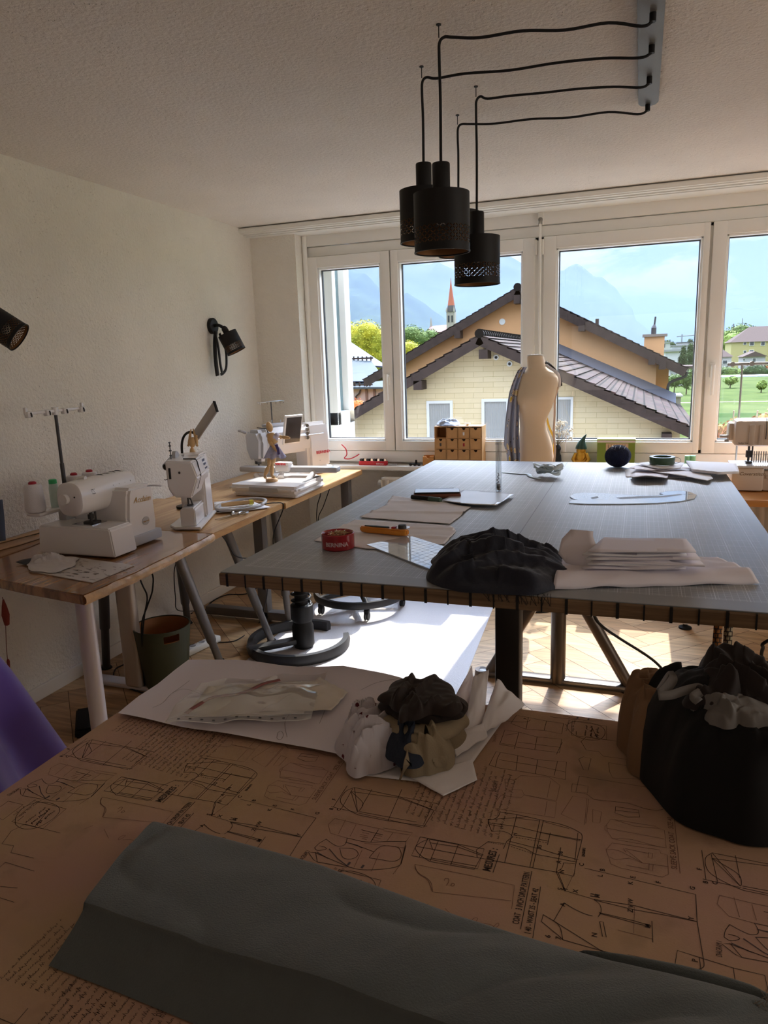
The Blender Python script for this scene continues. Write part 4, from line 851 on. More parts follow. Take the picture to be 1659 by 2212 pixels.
mb = MB(); mb.cyl((.075, .15, .10), (.075, .15, .18), .006); mb.cyl((.095, .145, .125), (.095, .145, .18), .004); mb.box((.08, .15, .128), (.045, .05, .006)); mb.box((.075, .15, .15), (.02, .014, .02)); build(mb, 'presser_foot', M_dgm, t)
build(MB().box((.075, .16, .1235), (.085, .1, .003)), 'needle_plate', M_chrome, t)
build(MB().cyl((.33, .20, .14), (.352, .20, .14), .042, seg=28), 'handwheel', M_mach2, t)
build(MB().tube([(.30, .05, .235), (.318, .03, .237), (.345, .015, .232), (.362, .018, .228)], .0035, 8, smooth=4), 'looper_lever', M_mach2, t)
txt_on(t, 'Acclaim', (.190, .0285, .185), (1, 0, -.06), (0, 0, 1), .034, M_gold, shear=.35)
mb = MB(); mb.lathe([(.018, 0), (.018, .003), (.0, .003)], (.255, .031, .098), 24, rot=(R(90), 0, 0), sx=1.25); b_ = build(mb, 'badge', M_mach2, t); txt_on(t, 'baby lock', (.235, .0265, .094), (1, 0, 0), (0, 0, 1), .010, M_gold)
txt_on(t, 'Step 1\n2   3\nOpen', (.048, .1085, .262), (1, 0, 0), (0, .35, 1), .008, M_ink)
# thread stand
mb = MB(); rbox(mb, (-.02, .315, .16), (.345, .385, .175), .012); build(mb, 'spool_tray', M_mach, t)
build(MB().lo((.10, .30, .12), (.22, .34, .17), .004), 'tray_bracket', M_mach2, t)
mb = MB(); mb.cyl((.165, .35, .165), (.165, .35, .56), .0065); mb.cyl((.165, .35, .165), (.165, .35, .35), .0085); build(mb, 'guide_pole', M_dgm, t)
gb = MB(); gb.box((.165, .35, .567), (.30, .014, .012), None, .003); gb.cyl((.165, .35, .55), (.165, .35, .582), .013)
for x in (.022, .118, .212, .308): gb.box((x, .345, .562), (.026, .022, .024), None, .004)
for s_ in (-1, 1): gb.box((.165+s_*.152, .35, .575), (.012, .012, .03), None, .003)
build(gb, 'guide_bar', M_mach, t)
for x in (.022, .118, .212, .308): build(MB().tube([(x, .333, .57), (x, .330, .562), (x+.003, .333, .554)], .003, 6), 'wire_guide', M_ink, t)
mb = MB()
for x, z in ((.05, .30), (.20, .30), (.29, .30)): mb.cyl((x, .35, .175), (x, .35, .19), .02)
build(mb, 'spool_seat', M_mach2, t) if False else None
MO = Matrix.Translation((.690, 2.172, ZD)) @ Matrix.Rotation(R(90), 4, 'Z')
M_thr = pm('white_thread', c(222, 218, 220), .75, bump=(260, .35)); M_red = pm('red_plastic', c(158, 26, 44), .35); M_green = pm('green_plastic', c(64, 176, 108), .35); M_mint = pm('mint_thread', c(206, 226, 214), .75, bump=(260, .35))
def cone(label, x, y, h, r0, r1, cap, thr, group='thread cones on the overlocker'):
    P = MO @ Vector((x, y, .1755)); t = thing('thread_cone', label, 'thread', tuple(P), 0, None)
    build(MB().lathe([(r0*.7, 0), (r0*.9, .004), (r0, .014), (r1, h-.012), (r1*.9, h-.003), (r1*.4, h)], P, 32), 'thread', thr, t)
    build(MB().lathe([(r1*.45, h-.004), (r1*.45, h+.006), (r1*.3, h+.010), (.002, h+.010)], P, 24), 'cone_core', cap, t)
cone('white thread cone with dark red core at the left end of the spool tray', .0, .352, .115, .040, .034, M_red, M_thr)
cone('white thread cone with dark red core behind the right of the overlocker arm', .225, .352, .115, .036, .032, M_red, M_thr)
cone('white thread cone with dark red core rightmost and closest to the sewing machine', .315, .350, .115, .036, .032, M_red, M_thr)
P = MO @ Vector((.105, .352, .1755)); t = thing('thread_spool', 'tall mint thread spool with bright green top between the thread cones', 'thread', tuple(P))
build(MB().lathe([(.018, 0), (.0185, .08), (.016, .10)], P, 24), 'thread', M_mint, t); build(MB().lathe([(.0165, .09), (.0155, .115), (.012, .117), (0, .117)], P, 24), 'spool_top', M_green, t)
# ---- grey white sewing machine (left end towards the camera)
t = thing('sewing_machine', 'small white sewing machine with button panel in the middle of the left desks', 'sewing machine', (.735, 2.728, ZD), R(112), local=True); t.scale = (1, .76, 1.0)
YZ = Matrix(((0, 0, 1, 0), (1, 0, 0, 0), (0, 1, 0, 0), (0, 0, 0, 1)))
mb = MB(); mb.prism([(-.05, 0), (.33, 0), (.34, .06), (.33, .19), (.02, .205), (-.03, .16)], .012, Matrix.Translation((0, 0, .003)), .003); build(mb, 'base_plate', M_mach, t)
mb = MB(); mb.prism([(.035, .012), (.125, .010), (.125, .088), (.115, .098), (.042, .098), (.035, .09)], .2, Matrix.Translation((-.02, 0, 0)) @ YZ, .008); build(mb, 'free_arm', M_mach2 if False else M_mach, t)
build(MB().lo((.0, .048, .098), (.07, .112, .1005)), 'needle_plate', M_mach2, t)
mb = MB(); mb.prism([(.0, .0), (.155, .0), (.165, .15), (.165, .30), (.02, .305), (.004, .20)], .15, Matrix.Translation((.175, .015, .012)) @ YZ, .010); build(mb, 'column', M_mach, t)
mb = MB(); mb.prism([(.045, .152), (.150, .158), (.182, .20), (.185, .325), (.03, .318), (.0, .245)], .29, Matrix.Translation((-.022, 0, -.008)) @ YZ, .008); build(mb, 'head', M_mach, t)
build(MB().lo((-.0235, .155, .235), (-.021, .168, .285), .001), 'side_slot', M_slot, t)
mb = MB(); mb.cyl((-.024, .105, .262), (-.021, .105, .262), .006); build(mb, 'screw', M_dgm, t)
mb = MB(); mb.tube([(.055, .003, .236), (.055, .018, .30), (.055, .026, .312), (.055, .10, .314)], .0035, 6); mb.tube([(.055, .003, .236), (.055, .03, .176)], .0035, 6); build(mb, 'thread_slot', M_slot, t)
mb = MB()
for i in range(3):
    for j in range(4): z = .250+i*.019; y = -.004+(z-.237)*.36; mb.box((.175+j*.013, y+.008, z), (.010, .008, .011))
build(mb, 'stitch_buttons', pm('blue_grey_button', c(70, 76, 104), .5), t)
build(MB().box((.135, .018, .262), (.045, .006, .05), (R(-20), 0, 0)), 'display', pm('lcd', c(176, 180, 168), .25), t)
mb = MB(); mb.cyl((.03, .085, .10), (.03, .085, .155), .005); mb.box((.03, .075, .105), (.02, .035, .005)); mb.tube([(.03, .085, .15), (.02, .065, .13), (.025, .06, .108)], .004, 6); mb.box((.03, .09, .152), (.05, .03, .006)); build(mb, 'presser_foot', M_dgm, t)
mb = MB(); mb.cyl((.12, .12, .31), (.12, .12, .322), .004); mb.cyl((.12, .12, .322), (.12, .12, .326), .009); build(mb, 'bobbin_winder', M_chrome, t)
mb = MB(); mb.cyl((.02, .20, .285), (.16, .17, .325), .017, seg=20); mb.cyl((.11, .155, .318), (.11, .175, .318), .028, seg=24); h_ = build(mb, 'carry_handle', M_mach2, t)
build(MB().cyl((.0195, .2001, .2849), (.022, .1996, .2856), .013), 'handle_hole', M_ink, t)
mb = MB(); mb.cyl((.05, .17, .31), (.05, .17, .395), .003); mb.cyl((.05, .17, .33), (.05, .17, .335), .007); mb.cyl((.05, .17, .352), (.05, .17, .358), .008); mb.cyl((.05, .17, .374), (.05, .17, .38), .007); mb.box((.05, .17, .392), (.02, .008, .004)); build(mb, 'spool_pin', M_dgm, t)
build(MB().tube([(-.012, .178, .235), (-.022, .190, .232), (-.03, .195, .236)], .002, 6), 'thread_cutter', M_chrome, t)
# ---- desk lamp with flat head, behind the small machine
t = thing('desk_lamp', 'flat silver desk lamp head on a black gooseneck behind the small sewing machine', 'lamp', (.36, 3.10, ZD))
a, b, cc = ony(424, 940, 3.10), ony(466, 878, 3.02), ony(452, 880, 3.06)
ax = (b-a).normalized(); side = (ony(437, 943, 3.06)-ony(414, 937, 3.12)); Mf = frame((a+b)/2, ax, side); Lh = (b-a).length
mb = MB(); mb.box((0, 0, 0), (Lh, .062, .012), None, .005, 3); mb.v = [Mf @ v for v in mb.v]; build(mb, 'lamp_head', pm('silver_lamp', c(168, 160, 154), .4, .5), t)
mb = MB(); mb.box((Lh/2, 0, 0), (.006, .064, .014), None, .002); mb.v = [Mf @ v for v in mb.v]; build(mb, 'end_cap', M_blk, t)
g0 = ony(394, 986, 3.14); build(MB().tube([(g0.x, 3.14, ZD+.012), (g0.x, 3.14, g0.z-.1), tuple(g0), tuple(ony(393, 958, 3.14)), tuple(ony(399, 940, 3.14)), tuple(ony(412, 933, 3.12)), tuple(a)], .0065, 8, smooth=6), 'gooseneck', M_blk, t)
build(MB().lathe([(.055, 0), (.055, .010), (.02, .016), (0, .016)], (g0.x, 3.14, ZD), 28), 'lamp_base', M_blk, t)
# ---- jointed wooden figures
M_fig = pm('pale_figure_wood', c(206, 168, 118), .5, var=(9, .15)); M_figb = pm('figure_base_wood', c(186, 150, 108), .5, var=(9, .15))
def ell(mb, a, b, r, k=1.0):
    a = Vector(a); b = Vector(b); d = b-a; L = d.length; M = d.to_track_quat('Z', 'Y').to_matrix()
    mb.lathe([(0, 0), (r*.55, L*.06), (r*.9, L*.25), (r, L*.5), (r*.85, L*.75), (r*.5, L*.95), (0, L)], a, 14, rot=M)
def figure(label, J, Y, base=None, scale=1.0, dress=False, loc=None):
    t = thing('wooden_figure', label, 'figure', loc); s = scale
    q = {k: ony(v[0], v[1], Y+(v[2] if len(v) > 2 else 0)) for k, v in J.items()}
    mb = MB()
    if 'head' in q: mb.sphere(q['head'], .024*s, 16, 12, (.85, .9, 1.35), (R(8), R(-10), 0))
    if 'neck' in q: ell(mb, q['chest'], q['neck'], .012*s)
    ell(mb, q['waist'], q['neck'] if 'neck' in q else q['chest'], .034*s); ell(mb, q['hip'], q['waist'], .026*s)
    for a, b, r in (('shL', 'elL', .013), ('elL', 'haL', .011), ('shR', 'elR', .013), ('elR', 'haR', .011), ('hipL', 'knL', .018), ('knL', 'ftL', .014), ('hipR', 'knR', .018), ('knR', 'ftR', .014), ('ftL', 'toL', .010), ('ftR', 'toR', .010)):
        if a in q and b in q: ell(mb, q[a], q[b], r*s)
    for k in ('shL', 'shR', 'elL', 'elR', 'knL', 'knR', 'waist', 'hip'):
        if k in q: mb.sphere(q[k], .012*s, 10, 8)
    build(mb, 'body', M_fig, t)
    if base: build(MB().lathe([(base[2], 0), (base[2], base[3]-.004), (base[2]-.004, base[3]), (0, base[3])], (base[0], base[1], loc[2]), 30), 'base', M_figb, t); build(MB().cyl((base[0], base[1], loc[2]+.005), q['hip'], .002, seg=8), 'support_rod', M_chrome, t)
    return t, q
# (figure standing on the embroidery module is built after the module)
J = dict(chest=(417, 944), waist=(415, 966), hip=(417, 988), shL=(411, 942), elL=(407, 962), haL=(413, 926), shR=(424, 942), elR=(426, 962), haR=(417, 925), hipL=(414, 990), knL=(413, 1030, .0), ftL=(413, 1062), hipR=(421, 990), knR=(421, 1030), ftR=(421, 1062))
fy = 3.07; z0 = ZD; q0 = ony(417, 985, fy)
for k, v in list(J.items()):
    pass
t, q = figure('pale jointed wooden figure with raised arms behind the small sewing machine', J, fy, None, .55, False, (q0.x, fy, ZD))
build(MB().lathe([(.045, 0), (.045, .014), (0, .016)], (q0.x, fy, ZD), 28), 'base', M_figb, t); build(MB().cyl((q0.x, fy, ZD+.01), tuple(q0), .003, seg=8), 'support_rod', M_chrome, t)
# ---- embroidery machine
EM = thing('embroidery_machine', 'large white embroidery machine with tablet screen and embroidery module on the far desk', 'sewing machine', (.345, 4.03, ZE), R(65), local=True); EM.scale = (1.17, 1, 1.04)
t = EM
mb = MB(); mb.prism([(.02, 0), (.50, 0), (.52, .06), (.50, .19), (.02, .19), (0, .12)], .035, Matrix.Translation((0, -.02, .003)), .012); build(mb, 'base', M_mach, t)
mb = MB(); mb.prism([(0, 0), (.155, 0), (.165, .14), (.150, .30), (.02, .31), (0, .20)], .17, Matrix.Translation((.32, .0, .03)) @ YZ, .022); build(mb, 'column', M_mach, t)
mb = MB(); mb.prism([(.02, .155), (.13, .150), (.168, .19), (.170, .29), (.14, .325), (.04, .325), (.0, .28)], .42, Matrix.Translation((.04, 0, 0)) @ YZ, .02); build(mb, 'arm', M_mach, t)
mb = MB(); mb.prism([(.01, .130), (.12, .118), (.166, .19), (.172, .29), (.145, .322), (.03, .322), (-.008, .26)], .065, Matrix.Translation((-.02, 0, 0)) @ YZ, .02); build(mb, 'head', pm('pearl_grey', c(196, 196, 200), .3, .2), t)
mb = MB(); mb.tube([(.048, -.002, .20), (.048, -.003, .28), (.048, .03, .328), (.048, .13, .330)], .003, 6); build(mb, 'thread_slot', M_slot, t)
mb = MB(); mb.box((.20, -.012, .31), (.125, .018, .19), (R(14), 0, 0), .006); sc_ = build(mb, 'screen', M_mach, t)
mb = MB(); mb.box((.20, -.0225, .307), (.105, .004, .165), (R(14), 0, 0), .001); build(mb, 'display', pm('screen_dark', c(66, 62, 62), .12, spec=.6), sc_)
mb = MB()
for k in range(4): mb.cyl((.31, -.012, .245+k*.026), (.31, -.001, .247+k*.026), .011)
build(mb, 'control_knobs', M_chrome, t)
mb = MB()
for k in range(4): mb.cyl((.085, -.011, .215+k*.022), (.085, -.003, .216+k*.022), .008)
build(mb, 'start_buttons', M_chrome, t)
txt_on(t, 'BERNINA', (.372, -.0045, .13), (1, 0, 0), (0, .08, 1), .026, M_redp, bold=.0006)
mb = MB(); mb.cyl((.40, .0, .085), (.40, -.003, .085), .003); build(mb, 'column_mark', M_mach2, t)
mb = MB(); mb.cyl((.012, .08, .06), (.012, .08, .13), .005); mb.box((.012, .075, .075), (.03, .03, .006)); mb.box((.012, .085, .118), (.03, .03, .02), None, .004); build(mb, 'presser_foot', M_dgm, t)
mb = MB(); mb.lo((.10, .10, .325), (.30, .17, .345), .008); mb.cyl((.15, .13, .345), (.15, .13, .37), .003); mb.cyl((.22, .14, .345), (.22, .14, .365), .003); build(mb, 'spool_deck', M_mach2, t)
build(MB().tube([(.0, .18, .30), (-.03, .185, .315), (-.03, .205, .315)], .008, 8), 'knee_lever', M_mach2, t)
mb = MB(); mb.cyl((.18, .17, .33), (.18, .17, .48), .0035); build(mb, 'guide_pole', M_dgm, t)
mb = MB(); mb.box((.18, .17, .483), (.19, .008, .007), None, .002)
for x in (.10, .15, .21, .24, .265): mb.tube([(x, .168, .483), (x, .164, .474), (x+.004, .166, .468)], .002, 6)
build(mb, 'guide_bar', M_chrome, t)
# module (world coordinates relative to the machine root)
MI = (Matrix.Translation((.345, 4.03, ZE)) @ Matrix.Rotation(R(65), 4, 'Z') @ Matrix.Diagonal((1.17, 1, 1.04, 1))).inverted()
def wl(mb): mb.v = [MI @ v for v in mb.v]; return mb
mb = MB(); mb.prism([(.37, 3.60), (.39, 3.575), (.80, 3.54), (.815, 3.56), (.80, 3.95), (.70, 4.10), (.45, 4.08)], .022, Matrix.Translation((0, 0, ZE+.004)), .010); build(wl(mb), 'module_foot', M_mach, t)
mb = MB(); mb.prism([(.345, 3.60), (.365, 3.565), (.80, 3.53), (.82, 3.555), (.805, 3.93), (.72, 4.02), (.42, 4.02)], .042, Matrix.Translation((0, 0, ZE+.026)), .016); build(wl(mb), 'embroidery_module', M_mach, t)
mb = MB(); a, b = Vector((.50, 3.5495, ZE+.047)), Vector((.70, 3.5335, ZE+.047)); mb.prism([(-.10, -.013), (.10, -.013), (.095, .013), (-.095, .013)], .002, frame((a+b)/2, b-a, (0, 0, 1)), .001); build(wl(mb), 'label_plate', M_mach2, t)
build(wl(MB().box((.775, 3.82, ZE+.066), (.022, .24, .006), R(2))), 'arm_slot', M_slot, t)
for (px0, py0), (px1, py1) in (((553, 1026), (568, 1050)), ((678, 1020), (662, 1042)), ((608, 1024), (606, 1034))):
    a = ony(px0, py0, 3.90); b = ony(px1, py1, 3.80); build(wl(MB().tube([a, b], [.016, .022], 10)), 'hoop_support', M_mach, t)
a, b = ony(522, 1013, 3.93), ony(602, 1013, 3.93); mb = MB(); mb.box((a+b)/2, ((b-a).length, .07, .034), R(-2), .010); build(wl(mb), 'hoop_bar', M_mach2, t)
a, b = ony(628, 1014, 3.93), ony(731, 1013, 3.93); mb = MB(); mb.box((a+b)/2, ((b-a).length, .075, .036), R(4), .012); build(wl(mb), 'hoop_bar', M_mach2, t)
q = ony(614, 1010, 3.90); build(wl(MB().box(q, (.10, .075, .042), R(-2), .012)), 'hoop_clamp', M_mach, t); q2 = ony(612, 1001, 3.89); build(wl(MB().box(q2, (.10, .06, .018), R(-2), .006)), 'clamp_cap', M_mach, t)
txt_on(t, 'BERNINA', MI @ Vector((q2.x-.038, q2.y-.032, q2.z-.006)), MI.to_3x3() @ Vector((1, -.03, 0)), MI.to_3x3() @ Vector((0, -.2, 1)), .017, M_redp, bold=.0006)
# figure in a dress on the module
J = dict(head=(582, 922), neck=(586, 934), chest=(588, 946), waist=(592, 963), hip=(590, 980), shL=(581, 940, -.01), elL=(586, 959, -.03), haL=(600, 976, -.03), shR=(596, 940), elR=(607, 944, .01), haR=(627, 946), hipL=(586, 982), knL=(581, 1006, -.01), ftL=(571, 1028, -.01), toL=(575, 1033, -.03), hipR=(592, 982), knR=(588, 1004), ftR=(587, 1029), toR=(594, 1031, -.03))
FY = 3.70; fb = ony(587, 1036, FY)
t, q = figure('jointed wooden figure in a lilac tulle dress standing on the embroidery module', J, FY, (fb.x, FY, .036, .016), .95, True, (fb.x, FY, ZE+.070))
w = ony(592, 962, FY); hm = ony(590, 987, FY); mb = MB()
def skirt(u, v):
    a = 2*math.pi*u; r = .022+(.060-.022)*v**.8; r *= 1+.16*v*math.sin(a*9+v*2)+.06*v*math.sin(a*4)
    return Vector((w.x+r*math.cos(a)+(.002*v), FY+r*.8*math.sin(a), w.z-(w.z-hm.z)*1.05*v+.006*v*math.sin(a*5)))
mb.grid(skirt, 96, 10, True); build(mb, 'skirt', pm('lilac_tulle', c(176, 176, 204), .8, alpha=.9, var=(60, .25)), t)
cch = ony(590, 948, FY); mb = MB(); mb.lathe([(.023, w.z-cch.z), (.030, -.008), (.033, .006), (.026, .022)], (cch.x-.001, FY, cch.z), 24, sy=.85); build(mb, 'bodice', pm('lilac_cloth', c(196, 190, 206), .8), t)
for px, s_ in ((580, -1), (599, 1)): e = ony(px, 940, FY); build(MB().lathe([(.008, -.012), (.017, -.006), (.014, .008), (.005, .012)], e, 14, rot=(0, s_*R(50), 0)), 'sleeve', pm('lilac_cloth', c(196, 190, 206), .8), t)
build(MB().lathe([(.0245, -.005), (.0255, 0), (.0245, .005)], (w.x, FY, w.z), 24, sy=.85), 'belt', pm('violet_belt', c(58, 44, 92), .6), t)
e = ony(598, 968, FY-.045); build(MB().ribbon([ony(596, 961, FY-.032), ony(600, 970, FY-.045), ony(602, 982, FY-.055)], .016, Vector((0, -1, .2)), 3), 'sash', pm('violet_sash', c(84, 72, 132), .6), t)
# ================================================================ CUTTING TABLE
def sheet(mb, pts, cell, zf, z0=None):
    """a thin sheet: polygon of (x, y) points cut into cells, z from zf(x, y)"""
    bm = bmesh.new(); vs = [bm.verts.new((p[0], p[1], 0)) for p in pts]; bm.faces.new(vs)
    x0, x1 = min(p[0] for p in pts), max(p[0] for p in pts); y0, y1 = min(p[1] for p in pts), max(p[1] for p in pts)
    k = x0+cell
    while k < x1: bmesh.ops.bisect_plane(bm, geom=list(bm.verts)+list(bm.edges)+list(bm.faces), plane_co=(k, 0, 0), plane_no=(1, 0, 0)); k += cell
    k = y0+cell
    while k < y1: bmesh.ops.bisect_plane(bm, geom=list(bm.verts)+list(bm.edges)+list(bm.faces), plane_co=(0, k, 0), plane_no=(0, 1, 0)); k += cell
    bmesh.ops.triangulate(bm, faces=[f for f in bm.faces if len(f.verts) > 4])
    for v in bm.verts: v.co.z = zf(v.co.x, v.co.y)
    bm.verts.index_update(); mb.add([v.co.copy() for v in bm.verts], [[v.index for v in f.verts] for f in bm.faces]); bm.free(); return mb
def px2(pts, z): return [tuple(onz(px, py, z))[:2] for px, py in pts]
def nz(x, y, s, seed=0.0): return noise.noise(Vector((x*s, y*s, seed)))
def ridged(x, y, seed): return (1-abs(noise.noise(Vector((x, y, seed)))))**3
import numpy as np
def heap(name, ctr, outline, h, mat, z0, fold=(.02, 9, 3, 0.4), seed=1, p=3.0, q=.6, topf=None, nt=150, nr=44, solid=0.0, nfold=14, side=.3):
    """crumpled cloth: star-shaped outline on the surface z0, rising to h; long soft fold ridges run over it and down its sides.
    fold = (amplitude, -, -, main direction)"""
    C = Vector((ctr[0], ctr[1])); P = sorted([(math.atan2(o[1]-C.y, o[0]-C.x), math.hypot(o[0]-C.x, o[1]-C.y)) for o in outline])
    def rad(t):
        n = len(P)
        for i in range(n):
            a0, r0 = P[i]; a1, r1 = P[(i+1) % n]
            if i == n-1: a1 += 2*math.pi
            tt = t if t >= a0 else t+2*math.pi
            if a0 <= tt <= a1: f = (tt-a0)/max(1e-6, a1-a0); f = f*f*(3-2*f); return r0+(r1-r0)*f
        return P[0][1]
    amp, _, _, dr = fold; rn = np.random.RandomState(seed*13+1)
    T_ = np.linspace(-math.pi, math.pi, nt, endpoint=False); RR = np.array([rad(t) for t in T_]); V = np.linspace(0, 1, nr)
    TT, VV = np.meshgrid(T_, V); RT = np.tile(RR, (nr, 1)); rm = RR.mean()
    X, Y = np.cos(TT)*RT*VV, np.sin(TT)*RT*VV
    def segd(px, py, ax, ay, bx, by):
        dx, dy = bx-ax, by-ay; L2 = dx*dx+dy*dy+1e-12; t = np.clip(((px-ax)*dx+(py-ay)*dy)/L2, 0, 1); ex, ey = px-(ax+t*dx), py-(ay+t*dy)
        return np.hypot(ex, ey), (ex*dy-ey*dx)/math.sqrt(L2)
    F = np.zeros_like(X); OX = np.zeros_like(X); OY = np.zeros_like(X)
    for k in range(nfold):
        a = dr+rn.normal(0, .45); ln_ = rm*rn.uniform(.7, 1.7); sx, sy = rm*rn.uniform(-.85, .85), rm*rn.uniform(-.85, .85); w = rm*rn.uniform(.07, .19); ht = rn.uniform(.45, 1.0); cv = rn.normal(0, .5); pts = []
        for j in range(6):
            f = j/5-.5; aa = a+cv*f; pts.append((sx+math.cos(aa)*ln_*f, sy+math.sin(aa)*ln_*f))
        D = np.full_like(X, 9.0); SG = np.zeros_like(X); ALONG = np.zeros_like(X)
        for j in range(5):
            d, sg = segd(X, Y, *pts[j], *pts[j+1]); m = d < D; D = np.where(m, d, D); SG = np.where(m, sg, SG); ALONG = np.where(m, (j+.5)/5, ALONG)
        taper = np.sin(np.clip(ALONG, .02, .98)*math.pi)**.5
        g = ht*np.exp(-(D/w)**1.5)*taper; F = np.maximum(F, g)+.25*np.minimum(F, g)
        g2 = ht*np.exp(-((SG-w*1.1)/(w*.7))**2)*np.exp(-(D/(w*2.2))**2)*taper; F = F-.35*g2
        OX += g*math.sin(a)*w*.30; OY -= g*math.cos(a)*w*.30
    SF = np.zeros(nt)
    for k in range(9): f = rn.randint(2, 10); SF += np.sin(T_*f+rn.uniform(0, 6.3))/(1+f*.09)
    SF = SF/3.0; SF = np.sign(SF)*np.abs(SF)**.8
    base = np.clip(1-VV**p, 0, 1)**q; vs = []
    for j in range(nr):
        for i in range(nt):
            r = VV[j, i]; x, y = C.x+X[j, i], C.y+Y[j, i]; bs = base[j, i]
            z = h*bs*(topf(x, y) if topf else 1)+amp*(F[j, i]-.28)*min(1, bs*1.7)*(.45+.55*bs)+.12*amp*noise.noise(Vector((x*60, y*60, seed)))*bs
            k = amp*side*SF[i]*(r**3)*(.35+.65*min(1, bs*2)) if r < 1 else amp*side*.35*SF[i]
            vs.append(Vector((x+OX[j, i]*bs+math.cos(TT[j, i])*k, y+OY[j, i]*bs+math.sin(TT[j, i])*k, z0+max(.0015, z))))
    mb = MB(); mb.add(vs, [[j*nt+i, j*nt+(i+1) % nt, (j+1)*nt+(i+1) % nt, (j+1)*nt+i] for j in range(nr-1) for i in range(nt)])
    return build(mb, name, mat, solid=solid, angle=180)
M_bam = wood('bamboo_edge', c(132, 106, 78), c(98, 76, 54), rough=.5, coat=.1, sc=(2, 8, 60))
def mat_grid():
    mt = pm('grey_cutting_mat', c(142, 145, 148), .42, spec=.45, var=(5, .05)); N, L, p = nodes(mt)
    src = p.inputs['Base Color'].links[0].from_socket
    tc = N.new('ShaderNodeTexCoord'); s = N.new('ShaderNodeSeparateXYZ'); L.new(tc.outputs['Object'], s.inputs[0])
    def m(op, a, b=None):
        n = N.new('ShaderNodeMath'); n.operation = op
        for i, v in enumerate((a, b)):
            if v is None: continue
            if isinstance(v, (int, float)): n.inputs[i].default_value = v
            else: L.new(v, n.inputs[i])
        return n.outputs[0]
    def lines(c_, pitch, w):
        f = m('FRACT', m('ADD', m('DIVIDE', c_, pitch), 50.0)); return m('LESS_THAN', m('ABSOLUTE', m('SUBTRACT', f, .5)), w/pitch/2)
    x, y = s.outputs[0], s.outputs[1]
    fine = m('MAXIMUM', lines(x, .0134, .0008), lines(y, .0134, .0008)); five = m('MAXIMUM', lines(m('ADD', x, .0067), .067, .0014), lines(m('ADD', y, .0067), .067, .0014))
    g = m('MAXIMUM', m('MULTIPLY', fine, .62), m('MULTIPLY', five, .85))
    ax = m('ABSOLUTE', m('SUBTRACT', m('ABSOLUTE', x), .343)); inx = m('LESS_THAN', ax, .312); iny = m('LESS_THAN', m('ABSOLUTE', y), .985)
    g = m('MULTIPLY', m('MULTIPLY', g, inx), iny)
    wear = N.new('ShaderNodeTexNoise'); wear.inputs['Scale'].default_value = 7; L.new(tc.outputs['Object'], wear.inputs['Vector'])
    g = m('MULTIPLY', g, m('MINIMUM', m('MULTIPLY', wear.outputs[0], 1.7), 1.0))
    mx = N.new('ShaderNodeMix'); mx.data_type = 'RGBA'; L.new(g, mx.inputs[0]); L.new(src, mx.inputs[6]); mx.inputs[7].default_value = c(212, 216, 220)
    sm = m('LESS_THAN', m('ABSOLUTE', x), .0012); mx2 = N.new('ShaderNodeMix'); mx2.data_type = 'RGBA'; L.new(sm, mx2.inputs[0]); L.new(mx.outputs[2], mx2.inputs[6]); mx2.inputs[7].default_value = c(60, 62, 64)
    L.new(mx2.outputs[2], p.inputs['Base Color']); return mt
TX0, TX1, TY0, TY1 = 1.587, 2.964, 1.540, 3.632
T = thing('cutting_table', 'large cutting table with wooden edge and black centimetre marks in the middle of the room', 'table', (2.275, 2.586, 0))
mb = MB(); mb.lo((TX0-.004, TY0-.004, ZT-.034), (TX1+.004, TY1+.004, ZT), .004); mb.mi = 1
for k in range(26):
    x = 1.608+.0536*k; w = .0032 if k % 2 == 0 else .0018
    if x < TX1: mb.lo((x-w, TY0-.0052, ZT-.0345), (x+w, TY0-.0038, ZT-.001)); mb.lo((x-w, TY0-.0046, ZT-.0002), (x+w, TY0+.004, ZT+.0003))
build(mb, 'tabletop', [M_bam, pm('black_tape', c(18, 17, 17), .6)], T, smooth=False)
build(MB().box((2.27, 1.95, .44), (.066, .066, .88), None, .006), 'lifting_column', pm('column_black', c(24, 23, 23), .5), T)
build(MB().box((2.27, 1.95, .66), (.070, .070, .56), None, .006), 'outer_tube', pm('column_black', c(24, 23, 23), .5), T)
build(MB().box((2.27, 1.95, .015), (.62, .08, .03), None, .006), 'foot_bar', pm('column_black', c(24, 23, 23), .5), T)
M_tres = pm('bronze_grey_steel', c(88, 78, 70), .32, .7)
build(MB().cyl((2.291, 3.162, .012), (2.291, 3.162, ZT-.034), .034, seg=28), 'leg', M_tres, T)
for s_ in (-1, 1): a = Vector((2.291+s_*.315, 3.165, .025)); b = Vector((2.291+s_*.045, 3.162, .50)); build(MB().cyl(a, b, .027, seg=22), 'brace', M_tres, T)
build(MB().box((2.27, 3.165, .020), (.70, .058, .026), None, .008), 'floor_bar', pm('steel_bar', c(120, 116, 114), .3, .7), T)
for s_ in (-1, 1): build(MB().cyl((2.27+s_*.335, 3.165, 0), (2.27+s_*.335, 3.165, .030), .036, .033, seg=22), 'foot', M_tres, T)
build(MB().box((2.275, 2.55, ZT-.06), (.08, 1.4, .05), None, .004), 'under_frame', M_tres, T)
mb = MB(); mb.lo((TX0, TY0, ZT), (TX1, TY1, ZT+.003), .001)
for (cx, cy, r, a0, a1) in ((2.55, 2.35, .26, -60, 60), (2.55, 2.35, .33, -55, 40), (2.05, 2.45, .22, -40, 80), (2.62, 2.05, .2, 20, 130), (2.45, 2.0, .3, 60, 150)):
    mb.mi = 1; mb.ribbon([(cx+r*math.cos(R(a)), cy+r*math.sin(R(a)), ZT+.0033) for a in range(a0, a1, 5)], .0011)
